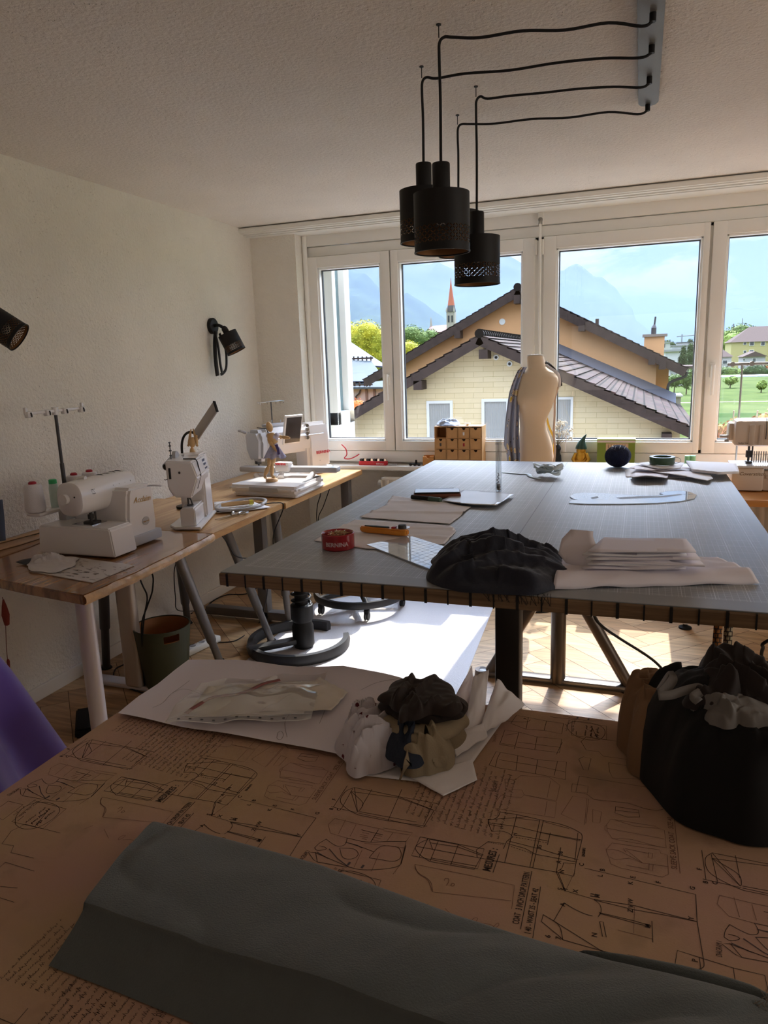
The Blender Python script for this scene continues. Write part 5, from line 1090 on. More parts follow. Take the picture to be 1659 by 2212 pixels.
m_ = build(mb, 'cutting_mat', [mat_grid(), pm('mat_arc_print', c(176, 180, 184), .5)], smooth=False, base=(2.275, 2.586, ZT)); tag(m_, 'grey gridded cutting mat covering the large table', 'cutting mat')
ZM = ZT+.0035
# ---- things on the mat
q = onz(731, 1183, ZM)
t = thing('pin_tin', 'red round BERNINA pin tin full of pins near the table corner', 'pin tin', (q.x, q.y, ZM)); rt = .0475; ht = .044
M_tin = pm('red_tin', c(150, 24, 34), .25, spec=.5, coat=.4)
build(MB().lathe([(rt-.003, 0), (rt, .003), (rt, ht), (rt-.002, ht+.002), (rt-.005, ht-.001), (rt-.006, ht-.010), (0, ht-.012)], q, 48), 'tin_body', M_tin, t)
mb = MB(); mb.text('BERNINA', Matrix(), .0165, .0002, .0005, 'CENTER'); a0 = math.atan2(CAM.y-q.y, CAM.x-q.x)-.10
mb.v = [q+Vector((math.cos(a0+v.x/rt)*(rt+.0004+v.z), math.sin(a0+v.x/rt)*(rt+.0004+v.z), .014+v.y)) for v in mb.v]; build(mb, 'lettering', pm('pale_print', c(206, 176, 180), .5), t, smooth=False)
mb = MB(); rnd = random.Random(5)
for k in range(46):
    a = rnd.uniform(0, 6.28); r = rnd.uniform(0, .028); d = rnd.uniform(0, 6.28); L_ = rnd.uniform(.010, .018); x, y, z = q.x+r*math.cos(a), q.y+r*math.sin(a), ZM+ht-.006+rnd.uniform(0, .008)
    mb.cyl((x-L_*math.cos(d), y-L_*math.sin(d), z+rnd.uniform(-.002, .003)), (x+L_*math.cos(d), y+L_*math.sin(d), z), .0006, seg=5)
tag(build(mb, 'pins', pm('brass_pin', c(196, 160, 110), .25, .9), t), kind='stuff')
M_tissue = pm('tissue_paper', c(228, 222, 222), .75, var=(4, .04)); M_paper = pm('white_paper', c(234, 232, 236), .7); M_lil = pm('lilac_white_paper', c(228, 222, 230), .7)
A_ = px2([(848, 1071.7), (930, 1084), (1017, 1097), (1005, 1106), (990, 1120), (971, 1133.5), (870, 1126), (777, 1119), (805, 1106), (833.5, 1093)], ZM)
def crease(x, y): return .003+.003*abs(nz(x, y, 9, 2))+.006*max(0, 1-abs((y-2.32)-.10*(x-1.8))/.02)+.004*max(0, 1-abs(y-2.50)/.03)
tag(build(sheet(MB(), A_, .012, lambda x, y: ZM+crease(x, y)), 'tissue_sheet', M_tissue, solid=.0012), 'folded tissue pattern sheet lying under the marker and the phone', 'pattern paper')
A_ = px2([(766.6, 1123), (870, 1130), (974.5, 1136.8), (985, 1147.6), (975, 1160), (960, 1176.6), (880, 1182), (799, 1187.4), (735, 1178), (678, 1169), (700, 1157), (723, 1145.8)], ZM)
tag(build(sheet(MB(), A_, .012, lambda x, y: ZM+.0015+.003*abs(nz(x, y, 8, 5))+.004*max(0, 1-abs(y-2.0)/.02)+.004*max(0, 1-abs(y-2.10-.06*(x-1.8))/.02)), 'tissue_sheet', M_tissue, solid=.001), 'creased tissue pattern sheet under the rotary cutter and the red tin', 'pattern paper')
# clear plastic sheet, phone, pens
M_clear = glass_mat('clear_plastic', (.93, .95, .97, 1), .5)
A_ = px2([(953, 1088), (1001.7, 1064.4), (1112, 1073.5), (1072, 1098.8), (1018, 1097)], ZM)
tag(build(sheet(MB(), A_, .02, lambda x, y: ZM+.0125+.001*nz(x, y, 14, 3)), 'plastic_sleeve', pm('frosted_plastic', c(206, 208, 214), .25, spec=.7), solid=.001), 'clear plastic sleeve lying flat beside the phone', 'plastic sleeve')
a, b = onz(893, 1081, ZM), onz(996, 1079, ZM); d = (b-a); w = d.length; M = frame(a, d, (d.y*-1, d.x, 0))
t = thing('phone_wallet', 'brown leather phone wallet with a phone lying face up', 'phone', (a.x, a.y, ZM+.0015))
def inM(mb, M): mb.v = [M @ v for v in mb.v]; return mb
build(inM(MB().box((w/2, .043, .014), (w, .088, .018), None, .006), M), 'wallet', pm('brown_leather', c(112, 62, 40), .5), t); build(inM(MB().box((w/2, .044, .0255), (w*.96, .082, .006), None, .003), M), 'phone_body', pm('phone_black', c(30, 28, 30), .3), t)
build(inM(MB().box((w/2, .044, .0288), (w*.93, .076, .0008)), M), 'screen', pm('phone_screen', c(150, 164, 182), .03, spec=1.0), t)
def pen(label, p0, p1, r, m1, m2, nm='marker', z=None, split=.6):
    a = onz(*p0, z or ZM); b = onz(*p1, z or ZM); a.z = b.z = (z or ZM)+r; t = thing(nm, label, 'pen', ((a+b)/2)[:2]+((z or ZM),)); m = a.lerp(b, split)
    build(MB().cyl(a, m, r, seg=16), 'barrel', m1, t); build(MB().cyl(m, b, r*1.08, seg=16), 'cap', m2, t); return t, a, b
pen('thick black marker with green and white cap in front of the phone', (890, 1078), (952, 1085), .0085, M_blk, pm('green_marker_cap', c(70, 92, 80), .4), z=ZM+.006)
pen('thin black pen lying behind the phone', (906, 1061), (980, 1059), .005, M_blk, M_dgm, 'pen')
# rotary cutter
a, b = onz(777, 1148, ZM+.006), onz(884, 1157, ZM+.006); d = b-a; L_ = d.length; M = frame((a.x, a.y, ZM+.007), d, (-d.y, d.x, 0))
t = thing('rotary_cutter', 'orange yellow rotary cutter lying on the tissue sheet', 'rotary cutter', (a.x, a.y, ZM+.005))
M_orng = pm('orange_handle', c(214, 138, 44), .4)
ol = [(0, .004), (.006, -.008), (.03, -.014), (.08, -.013), (.11, -.016), (.15, -.019), (L_-.004, -.012), (L_, .002), (L_-.012, .012), (L_-.05, .010), (.11, .013), (.05, .014), (.012, .013)]
build(inM(MB().prism(ol, .018, Matrix.Translation((0, 0, 0)), .004), M), 'handle', M_orng, t); ol2 = [(.015, .004), (.05, .010), (.10, .009), (.105, -.004), (.05, -.006), (.02, -.003)]
build(inM(MB().prism(ol2, .004, Matrix.Translation((0, 0, .0165)), .0015), M), 'grip_inset', M_blk, t); build(inM(MB().cyl((L_-.028, .014, .0185), (L_-.028, .014, .0195), .0225, seg=40), M), 'blade', M_chrome, t)
mb = MB(); mb.cyl((L_-.028, .012, .018), (L_-.028, .012, .027), .013, seg=28); mb.cyl((L_-.028, .012, .027), (L_-.028, .012, .0285), .010, seg=24); build(inM(mb, M), 'blade_nut', M_dgm, t); build(inM(MB().box((.118, .004, .02), (.012, .02, .006), None, .002), M), 'release_slide', pm('red_plastic', c(158, 26, 44), .35), t)
# clear quilting ruler
Q = [onz(px, py, ZM+.004) for px, py in ((792, 1176), (886, 1157), (1010, 1196), (935, 1231))]
t = thing('quilting_ruler', 'clear acrylic quilting ruler partly under the navy cloth', 'ruler', tuple(sum(Q, Vector())/4)[:2]+(ZM,))
M_acr = pm('acrylic', c(216, 226, 236), .04, spec=1.0, coat=1.0, alpha=.78)  # sky reflection painted in: clear plastic given a pale bluish base
mb = MB(); mb.add(Q+[p-Vector((0, 0, .003)) for p in Q], [[0, 1, 2, 3], [4, 5, 6, 7], [0, 1, 5, 4], [1, 2, 6, 5], [2, 3, 7, 6], [3, 0, 4, 7]]); build(mb, 'ruler_plate', M_acr, t, smooth=False)
mb = MB()
for k in range(1, 14): a = Q[0].lerp(Q[3], k/14); b = Q[1].lerp(Q[2], k/14); mb.ribbon([a+Vector((0, 0, .0003)), b+Vector((0, 0, .0003))], .0009)
for k in range(1, 8): a = Q[0].lerp(Q[1], k/8); b = Q[3].lerp(Q[2], k/8); mb.ribbon([a+Vector((0, 0, .0003)), b+Vector((0, 0, .0003))], .0007)
build(mb, 'ruler_lines', pm('ruler_print', c(110, 122, 140), .5), t, smooth=False)
# navy garment
M_navy = pm('navy_cloth', c(17, 21, 38), .72, sheen=.12, bump=(160, .15))
def navytop(x, y): return .62+.5*math.exp(-((x-2.27)/.07)**2-((y-1.74)/.12)**2)+.25*math.exp(-((x-2.17)/.05)**2)+.12*math.exp(-((x-2.40)/.05)**2)
hp = heap('navy_garment', (2.29, 1.71), px2([(933, 1228), (938, 1265), (985, 1279), (1040, 1284), (1085, 1287), (1150, 1286), (1189, 1276)], ZM)+[(2.47, 1.66), (2.46, 1.76), (2.40, 1.85), (2.30, 1.88), (2.18, 1.86), (2.10, 1.76)], .072, M_navy, ZM, (.036, 9, 3.2, .35), 4, 3.0, .6, navytop, nt=220, nr=64); tag(hp, 'crumpled navy blue garment at the front edge of the cutting table', 'garment')
mb = MB(); rnd = random.Random(2)
for k in range(26): x = 2.28+k*.006; mb.ribbon([(x, 1.552, ZM+.002), (x+rnd.uniform(-.01, .01), 1.533, ZM+.001), (x+.006+rnd.uniform(-.01, .01), 1.532, ZT-.012-rnd.uniform(0, .008))], .0012, Vector((0, -1, 1)))
tag(build(mb, 'lace_trim', M_blk), 'black lace edge of cloth hanging over the front of the table', 'lace')
# folded white pattern paper on the right
def big(u, v):
    a = Vector((2.432, 1.585, 0)).lerp(Vector((2.872, 1.735, 0)), u); b = Vector((2.432, 1.82, 0)).lerp(Vector((2.80, 1.90, 0)), u); ang = v*math.pi; rr = (.026-.006*u)+.003*math.sin(u*9)
    t = v; P_ = a.lerp(b, t); hgt = .030*math.sin(min(1, t*4)*math.pi/2)*(1-.5*t)+.006*nz(u*4, v*4, 1.5, 4)
    return Vector((P_.x, P_.y-.012*math.sin(min(1, t*4)*math.pi), ZM+.002+hgt*(1-.2*u)))
def scroll(u, v):
    a = -1.9+v*4.6; r = (.022-.004*u)*(1+.05*math.sin(v*9))
    c0 = Vector((2.434, 1.600, 0)).lerp(Vector((2.875, 1.745, 0)), u); n = Vector((.32, -.947, 0))
    return c0+n*(-math.cos(a)*r*1.35)*-1+Vector((0, 0, ZM+.024+math.sin(a)*r))
mb = MB(); mb.grid(big, 60, 24); tag(build(mb, 'paper_fold', M_lil, solid=.001), 'long folded white pattern paper at the front right of the cutting table', 'pattern paper')
stk = [((1240, 1262), (1478, 1258), 10), ]
base = [onz(1238, 1268, ZM+.03), onz(1470, 1246, ZM+.03)]
for k in range(7):
    z = ZM+.034+k*.0062; o = .012*((k*37) % 5-2)/2; P4 = [(2.50+o, 1.665+.4*o), (2.735+o*1.6, 1.71-.5*o), (2.72+o, 1.83), (2.53-o, 1.80)]
    s_ = build(sheet(MB(), P4, .03, lambda x, y: z+.0035*nz(x, y, 9, k)+.004*max(0, (2.56-x))*4), 'pattern_piece', M_paper if k % 2 else M_lil, solid=.0035)
    tag(s_, ('lowest', 'second from the bottom', 'third from the bottom', 'middle one', 'third from the top', 'second from the top', 'topmost')[k]+' of the folded paper pieces stacked beside the navy garment', 'pattern paper', 'folded paper pieces beside the navy garment')
# curled top piece with armhole curve
OUT = [(1206, 1195), (1213, 1165), (1232, 1146), (1281, 1149), (1281, 1160), (1290, 1180), (1312, 1193), (1350, 1195), (1430, 1197), (1450, 1208), (1492, 1216), (1470, 1221), (1350, 1224), (1255, 1226), (1222, 1215)]
pl = [ony(px, py, 1.76-.0006*(py-1146)*1.0) for px, py in OUT]
mb = MB(); mb.add(pl, [list(range(len(pl)))]); bm = bmesh.new(); vs_ = [bm.verts.new(p) for p in pl]; f_ = bm.faces.new(vs_); bmesh.ops.triangulate(bm, faces=[f_]); bmesh.ops.subdivide_edges(bm, edges=list(bm.edges), cuts=3, use_grid_fill=True); bmesh.ops.triangulate(bm, faces=list(bm.faces))
for v in bm.verts: v.co.y += (.050*max(0, (v.co.z-(ZM+.06)))*8 if v.co.z > ZM+.06 else .0)-.03*math.exp(-((v.co.x-2.62)/.1)**2)
mb = MB(); bm.verts.index_update(); mb.add([v.co.copy() for v in bm.verts], [[v.index for v in f.verts] for f in bm.faces]); bm.free()
tag(build(mb, 'pattern_piece', M_lil, solid=.0012), 'curled white pattern piece with armhole curve standing on the folded paper stack', 'pattern paper')
# french curve
OUT = [(1229, 1087), (1236, 1080), (1250, 1081), (1238, 1078), (1231, 1073), (1240, 1067), (1262, 1065), (1300, 1066), (1340, 1069), (1395, 1071), (1420, 1071), (1434, 1069), (1425, 1066), (1440, 1062), (1470, 1061), (1490, 1063), (1505, 1070), (1500, 1077), (1470, 1083), (1420, 1087), (1340, 1089), (1270, 1089)]
pts = px2(OUT, ZM+.002); cxy = (sum(p[0] for p in pts)/len(pts), sum(p[1] for p in pts)/len(pts))
mb = MB(); mb.prism(pts, .003, Matrix.Translation((0, 0, ZM+.0005)))
t = thing('french_curve', 'clear plastic french curve ruler lying on the gridded mat', 'ruler', cxy+(ZM,)); build(mb, 'curve_plate', M_acr, t, smooth=False)
mb = MB(); mb.add([Vector((p[0], p[1], ZM+.0037)) for p in px2([(1330, 1077), (1380, 1074), (1430, 1073), (1470, 1069), (1474, 1071), (1440, 1076), (1390, 1078), (1340, 1080)], ZM)], [list(range(8))]); mb.add([Vector((p[0], p[1], ZM+.0037)) for p in px2([(1275, 1077), (1290, 1074), (1294, 1077), (1280, 1080)], ZM)], [[0, 1, 2, 3]]); build(mb, 'cutout', pm('mat_show_through', c(120, 124, 128), .6), t, smooth=False)
mb = MB(); a = onz(1466, 1068, ZM+.004); mb.text('French', frame((a.x, a.y, ZM+.0038), (1, .1, 0), (-.1, 1, 0)), .018, .0001); build(mb, 'lettering', pm('ruler_print', c(110, 122, 140), .5), t, smooth=False)
# bead tube
q = onz(1077, 1061, ZM); tz = ony(1077, 950, q.y).z
t = thing('bead_tube', 'tall clear plastic tube with a few beads standing on the mat', 'tube', (q.x, q.y, ZM))
M_tube = glass_mat('tube_glass', (.94, .96, .97, 1), .6)
build(MB().lathe([(.012, 0), (.012, tz-ZM), (.0108, tz-ZM), (.0108, .002), (.0, .002)], q, 24), 'tube', M_tube, t); build(MB().lathe([(.0135, tz-ZM-.018), (.0135, tz-ZM-.014), (.0122, tz-ZM-.014), (.0122, tz-ZM-.018), (.0135, tz-ZM-.018)], q, 24, cap=False), 'collar', M_clear, t)
mb = MB(); rnd = random.Random(8)
for k in range(22): a = rnd.uniform(0, 6.28); r = rnd.uniform(0, .007); mb.sphere((q.x+r*math.cos(a), q.y+r*math.sin(a), ZM+.005+k*.0011), .0035, 8, 6)
tag(build(mb, 'beads', pm('brown_bead', c(120, 92, 62), .3, .3), t), kind='stuff')
mb = MB(); mb.ribbon([(q.x-.003, q.y-.0122, ZM+.03), (q.x-.004, q.y-.0122, ZM+.035), (q.x+.003, q.y-.0122, ZM+.040), (q.x-.005, q.y-.0122, ZM+.047), (q.x+.004, q.y-.0122, ZM+.053), (q.x-.002, q.y-.0122, ZM+.060), (q.x+.004, q.y-.0122, ZM+.066), (q.x-.001, q.y-.0122, ZM+.076)], .0022, Vector((0, 1, 0)), 4); build(mb, 'handwriting', M_ink, t)
# white lace tape coil
q = onz(1184, 1030, ZM); mb = MB()
for k in range(9):
    r = .012+.0058*k; tl = rnd.uniform(-.25, .25); pts = [(q.x+r*1.1*math.cos(R(a)), q.y+r*.8*math.sin(R(a)), ZM+.012+.022*max(0, 1-k/9)+.010*math.sin(R(a)*2+k)+.004*k*abs(math.sin(k))) for a in range(0, 365, 15)]
    mb.ribbon(pts, .016, Vector((.3*math.sin(k), .3, 1)) if k % 2 else Vector((1, tl, .4)))
tl = [onz(px, py, ZM+.003) for px, py in ((1165, 1034), (1146, 1029), (1141, 1024), (1120, 1023), (1100, 1021), (1086, 1020))]; mb.ribbon(tl, .02, smooth=5)
tag(build(mb, 'lace_tape', pm('pale_blue_white', c(208, 218, 222), .6), solid=.0006), 'loosely coiled white tape with a flat tail near the far table edge', 'tape')
# navy pin cushion
q = onz(1334, 1009, ZM); t = thing('pin_cushion', 'round navy pin cushion with pins at the far edge of the mat', 'pin cushion', (q.x, q.y, ZM))
mb = MB(); mb.sphere((q.x, q.y, ZM+.052), .055, 32, 20, (1.05, 1, .95))
mb.v = [v+Vector((v.x-q.x, v.y-q.y, 0))*.04*math.sin(math.atan2(v.y-q.y, v.x-q.x)*8) for v in mb.v]; mb.v = [Vector((v.x, v.y, max(v.z, ZM+.001))) for v in mb.v]; build(mb, 'cushion', pm('navy_wool', c(26, 32, 62), .9, bump=(220, .8), var=(60, .3)), t)
for k, (u, w_) in enumerate(((-.5, -.7), (-.25, -.95), (.1, -.8), (.6, -.6), (.75, .2), (-.7, -.3))):
    d = Vector((u*.8, -.6, .8+.3*w_)).normalized(); p0 = Vector((q.x, q.y, ZM+.052))+d*.053; build(MB().tube([p0, p0+d*.006+Vector((.004, 0, .012))], .0009, 6), 'pin', M_chrome, t)
# green tape ring on the papers
def paper(label, pts, z, seed, curl=.006, mat=None, grp='loose pattern papers at the far right of the mat', tilt=None):
    A = px2(pts, z); cx = sum(p[0] for p in A)/len(A); cy = sum(p[1] for p in A)/len(A)
    s_ = build(sheet(MB(), A, .022, lambda x, y: z+curl*abs(nz(x, y, 7, seed))+(tilt(x-cx, y-cy) if tilt else 0)), 'pattern_paper', mat or M_paper, solid=.0011); return tag(s_, label, 'pattern paper', grp)
paper('lowest lilac white paper sticking out left under the far paper pile', [(1350, 1016), (1372, 1003), (1500, 1008), (1480, 1032), (1352, 1030)], ZM+.002, 1, grp=None)
paper('large curled white paper at the front of the far paper pile', [(1361, 1030), (1375, 1020), (1440, 1020), (1444, 1026), (1440, 1040), (1368, 1040)], ZM+.007, 2, .012, M_lil, None, lambda x, y: .018*max(0, -y*8+.2)*max(0, .6-abs(x+.02)*4))
paper('long white paper reaching right under the far paper pile', [(1400, 1018), (1470, 1016), (1534, 1026), (1540, 1034), (1528, 1039), (1490, 1032), (1445, 1026)], ZM+.013, 3, .008, M_paper, None)
paper('paper with bent left edge in the middle of the far paper pile', [(1360, 1012), (1376, 1004), (1470, 1008), (1512, 1014), (1405, 1017)], ZM+.020, 4, .012, M_lil, None)
paper('small white paper with pencil curve under the green tape ring', [(1372, 1002), (1440, 997), (1478, 1000), (1470, 1012), (1420, 1013)], ZM+.027, 5, .006, M_paper, None)
A = px2([(1482, 996), (1590, 1000), (1597, 1018), (1552, 1021), (1495, 1014)], ZM+.03)
tag(build(sheet(MB(), A, .02, lambda x, y: ZM+.030+.006*abs(nz(x, y, 8, 9))-.03*max(0, x-2.95)), 'pattern_paper', M_paper, solid=.009), 'thick white paper bundle hanging over the far right table corner', 'pattern paper')
q = onz(1430, 1001, ZM+.034); t = thing('tape_roll', 'dark green tape ring lying on the far paper pile', 'tape', (q.x, q.y, ZM+.032))
build(MB().lathe([(.038, 0), (.052, 0), (.054, .006), (.052, .012), (.054, .020), (.054, .032), (.038, .032), (.038, 0)], (q.x, q.y, ZM+.033), 44, cap=False), 'ring', pm('dark_green_tape', c(40, 70, 38), .35, coat=.3), t)
P_ = [onz(px, py, ZM+.04)+Vector((0, 0, .001*k)) for k, (px, py) in enumerate(((1452, 996), (1458, 989), (1468, 991), (1470, 999), (1458, 1003)))]; tag(build(MB().tube(P_, .0011, 6, smooth=5), 'thread_end', M_cord), 'dark loose thread loop beside the green tape ring', 'thread')
# ================================================================ WINDOW SILL
ZS = .7765
a = ony(938, 921, 4.672); b = ony(1041, 921, 4.672); x0, x1, zt_ = a.x, b.x, a.z
t = thing('drawer_chest', 'small wooden chest of twelve drawers with one drawer missing on the sill', 'chest', ((x0+x1)/2, 4.73, ZS))
M_ply = pm('light_plywood', c(196, 150, 98), .55, var=(14, .12)); M_dark = pm('drawer_hole_shade', c(60, 40, 26), .8); th = .006; fy = 4.672; by = 4.795  # dark fill inside the drawers paints the shade behind their cutouts
nc, nr_ = 4, 3; rh = (zt_-ZS-.05-th)/nr_; cw = (x1-x0-th)/nc
mb = MB(); mb.lo((x0, fy, ZS), (x0+th, by, zt_)); mb.lo((x1-th, fy, ZS), (x1, by, zt_)); mb.lo((x0+th, fy, zt_-th), (x1-th, by, zt_)); mb.lo((x0+th, by-.004, ZS), (x1-th, by, zt_-th)); mb.lo((x0+th, fy, ZS), (x1-th, by-.004, ZS+.05))
for i in range(1, nc): mb.lo((x0+i*cw+.001, fy+.001, ZS+.05), (x0+i*cw+th-.001, by-.004, zt_-th))
for j in range(1, nr_): mb.lo((x0+th, fy+.002, ZS+.05+j*rh-.003), (x1-th, by-.004, ZS+.05+j*rh+.002))
build(mb, 'carcass', M_ply, t, smooth=False)
def drawer_front(w, h, d, thk=.005):
    mb = MB(); n = 10; ol = [(-w/2, 0), (w/2, 0), (w/2, h), (.012, h)]+[(.012*math.cos(math.pi*k/n), h-.016*math.sin(math.pi*k/n)) for k in range(1, n)]+[(-.012, h), (-w/2, h)]
    mb.prism(ol, thk, Matrix(((1, 0, 0, 0), (0, 0, -1, 0), (0, 1, 0, 0), (0, 0, 0, 1)))); mb.lo((-w/2, 0, 0), (-w/2+.003, d, h*.93)); mb.lo((w/2-.003, 0, 0), (w/2, d, h*.93)); mb.lo((-w/2+.003, d-.003, 0), (w/2-.003, d, h*.93)); mb.lo((-w/2+.003, 0, 0), (w/2-.003, d-.003, .003)); return mb
for i in range(nc):
    for j in range(nr_):
        if i == 0 and j == nr_-1: continue
        mb = drawer_front(cw-th-.003, rh-.007, .10); mb.v = [v+Vector((x0+th/2+cw*(i+.5), fy+.003, ZS+.05+j*rh+.003)) for v in mb.v]; mb.mi = 1; q = Vector((x0+th/2+cw*(i+.5), fy+.009, ZS+.05+j*rh+.003)); mb.lo((q.x-.03, q.y, q.z+.006), (q.x+.03, q.y+.09, q.z+rh*.9)); build(mb, 'drawer', [M_ply, M_dark], t, smooth=False)
        if (i, j) in ((2, 2), (0, 1), (2, 1)): q = Vector((x0+th/2+cw*(i+.5), fy-.004, ZS+.05+j*rh+rh*.55)); build(MB().cyl(q, q+Vector((0, .002, -.02)), .006, seg=10), 'drawer_mark', pm('red_plastic', c(158, 26, 44), .35) if j == 1 and i == 2 else M_dgm if j == 1 else M_paper, t)
mb = drawer_front(.075, .072, .10); q = ony(926, 994, 4.69); mb.v = [Matrix.Rotation(R(12), 4, 'Z') @ v+Vector((ony(925, 985, 4.685).x, 4.685, ZS)) for v in mb.v]
tag(build(mb, 'drawer_box', pm('orange_plywood', c(206, 146, 82), .5, var=(14, .1)), smooth=False), 'loose wooden drawer standing left of the drawer chest', 'drawer')
hp = heap('striped_cloth', (ony(966, 916, 4.72).x, 4.73), [(ony(942, 916, 4.72).x, 4.73), (ony(950, 917, 4.72).x, 4.69), (ony(990, 916, 4.72).x, 4.70), (ony(992, 916, 4.72).x, 4.76), (ony(966, 916, 4.72).x, 4.78)], .035, pm('pale_striped_cloth', c(176, 184, 198), .8, var=(50, .3)), zt_+.0005, (.022, 30, 12, .3), 3, nt=70, nr=20); tag(hp, 'crumpled pale blue striped cloth on the drawer chest', 'cloth')
q = ony(1010, 914, 4.73); t = thing('round_knob', 'white round disc on a small foot on top of the drawer chest', 'knob', (q.x, 4.73, zt_)); build(MB().lathe([(.008, 0), (.008, .008), (.02, .010), (.02, .015), (0, .016)], (q.x, 4.73, zt_+.0003), 24), 'disc', M_white, t)
a, b = ony(777, 996, 4.72), ony(836, 996, 4.72); t = thing('bobbin_rack', 'red bobbin rack with a row of bobbins on the left of the sill', 'rack', ((a.x+b.x)/2, 4.72, ZS))
build(MB().lo((a.x, 4.70, ZS), (b.x, 4.74, ZS+.028), .003), 'rack_bar', pm('red_plastic2', c(196, 40, 52), .4), t)
for k in range(12): x = a.x+.012+(b.x-a.x-.024)*k/11; build(MB().cyl((x, 4.712, ZS+.036), (x, 4.728, ZS+.036), .0095, seg=16), 'bobbin', (M_dgm, M_blk, M_chrome)[k % 3], t)
txt_on(t, 'BERNINA', (b.x-.075, 4.6995, ZS+.006), (1, 0, 0), (0, 0, 1), .014, M_paper)
q = ony(848, 996, 4.72); t = thing('presser_foot', 'small grey metal piece on the sill right of the red rack', 'metal part', (q.x, 4.72, ZS)); build(MB().box((q.x, 4.72, ZS+.005), (.06, .02, .010), None, .002), 'metal_plate', M_mach2, t)
q = ony(896, 996, 4.70); t = thing('presser_foot', 'black machine foot with small wheels on the sill left of the loose drawer', 'metal part', (q.x, 4.70, ZS))
mb = MB(); mb.box((q.x, 4.70, ZS+.014), (.075, .018, .008), R(10), .002); mb.box((q.x+.01, 4.70, ZS+.028), (.012, .012, .03)); build(mb, 'foot_body', M_blk, t)
for dx in (-.03, .0, .03): build(MB().cyl((q.x+dx, 4.695, ZS+.010), (q.x+dx, 4.706, ZS+.010), .010, seg=16), 'wheel', M_dgm, t)
P_ = [ony(px, py, 4.74) for px, py in ((738, 960), (747, 970), (749, 982), (744, 990), (756, 991), (768, 986), (776, 981))]; P_ = [Vector((p.x, p.y, max(p.z, ZS+.004))) for p in P_]
tag(build(MB().tube(P_, .004, 8, smooth=5), 'rubber_cord', pm('red_rubber', c(190, 40, 56), .4)), 'red rubber cord on the sill beside the embroidery machine', 'cord')
# gnome
q = ony(1255, 997, 4.72); zg = ony(1268, 938, 4.72).z; hg = zg-ZS
t = thing('garden_gnome', 'small golden gnome figure with a dark green pointed hat on the sill', 'gnome', (q.x, 4.72, ZS)); M_gld = pm('gold_paint', c(196, 150, 60), .3, .85, bump=(90, .5)); s_ = hg/.225
mb = MB(); mb.lathe([(.040, 0), (.046, .02), (.044, .05), (.036, .085), (.028, .105), (.0, .11)], (q.x, 4.72, ZS), 24, sy=.8); mb.sphere((q.x, 4.71, ZS+.118), .030, 18, 12)
for k in (-1, 1): mb.tube([(q.x+k*.030, 4.715, ZS+.095), (q.x+k*.048, 4.70, ZS+.06), (q.x+k*.030, 4.685, ZS+.035)], [.014, .011], 10); mb.sphere((q.x+k*.024, 4.69, ZS+.012), .022, 12, 8, (1, 1.2, .55))
mb.sphere((q.x, 4.682, ZS+.115), .008, 10, 8); build(mb, 'body', M_gld, t)
mb = MB(); mb.sphere((q.x, 4.695, ZS+.080), .028, 16, 10, (1, .6, 1.25)); build(mb, 'beard', M_gld, t)
mb = MB(); mb.tube([(q.x, 4.712, ZS+.128), (q.x+.001, 4.712, ZS+.145), (q.x+.004, 4.712, ZS+.165), (q.x+.010, 4.712, ZS+.185), (q.x+.020, 4.712, ZS+.205), (q.x+.030, 4.712, zg)], [.036, .033, .024, .014, .008, .002], 18); build(mb, 'hat', pm('dark_green_hat', c(34, 66, 58), .35), t)
# green box with label
a, b = ony(1290, 962, 4.70), ony(1372, 962, 4.70); zb = ony(1296, 948, 4.70).z; zl = ony(1296, 957, 4.70).z
t = thing('green_box', 'green cardboard box with a beige label on the sill right of the gnome', 'box', ((a.x+b.x)/2, 4.74, ZS)); M_gb = pm('olive_green_card', c(122, 140, 52), .6)
build(MB().lo((a.x, 4.70, ZS), (b.x, 4.79, zl), .002), 'box_body', M_gb, t); mb = MB(); mb.lo((a.x-.002, 4.698, zl), (b.x+.002, 4.792, zb), .002); l_ = build(mb, 'lid', pm('pale_green_card', c(170, 190, 104), .6), t); build(MB().lo((a.x, 4.6965, zl+.004), (b.x, 4.6985, zl+.016)), 'lid_stripe', pm('pink_white', c(222, 206, 206), .6), t, smooth=False)
la, lb = ony(1309, 957, 4.699), ony(1357, 974, 4.699); build(MB().lo((la.x, 4.6985, lb.z), (lb.x, 4.7, la.z-.002)), 'label', pm('beige_label', c(206, 176, 142), .7), t, smooth=False)
mb = MB(); rnd = random.Random(4)
for k in range(7):
    x = la.x+.016+(lb.x-la.x-.035)*k/6; zz_ = la.z-.010
    while zz_ > lb.z+.008+rnd.uniform(0, .012): l2 = rnd.uniform(.002, .006); mb.lo((x-.0028, 4.698, zz_-l2), (x+.0028, 4.6985, zz_)); zz_ -= l2+.0022
build(mb, 'label_writing', pm('brown_ink', c(72, 44, 36), .6), t, smooth=False)
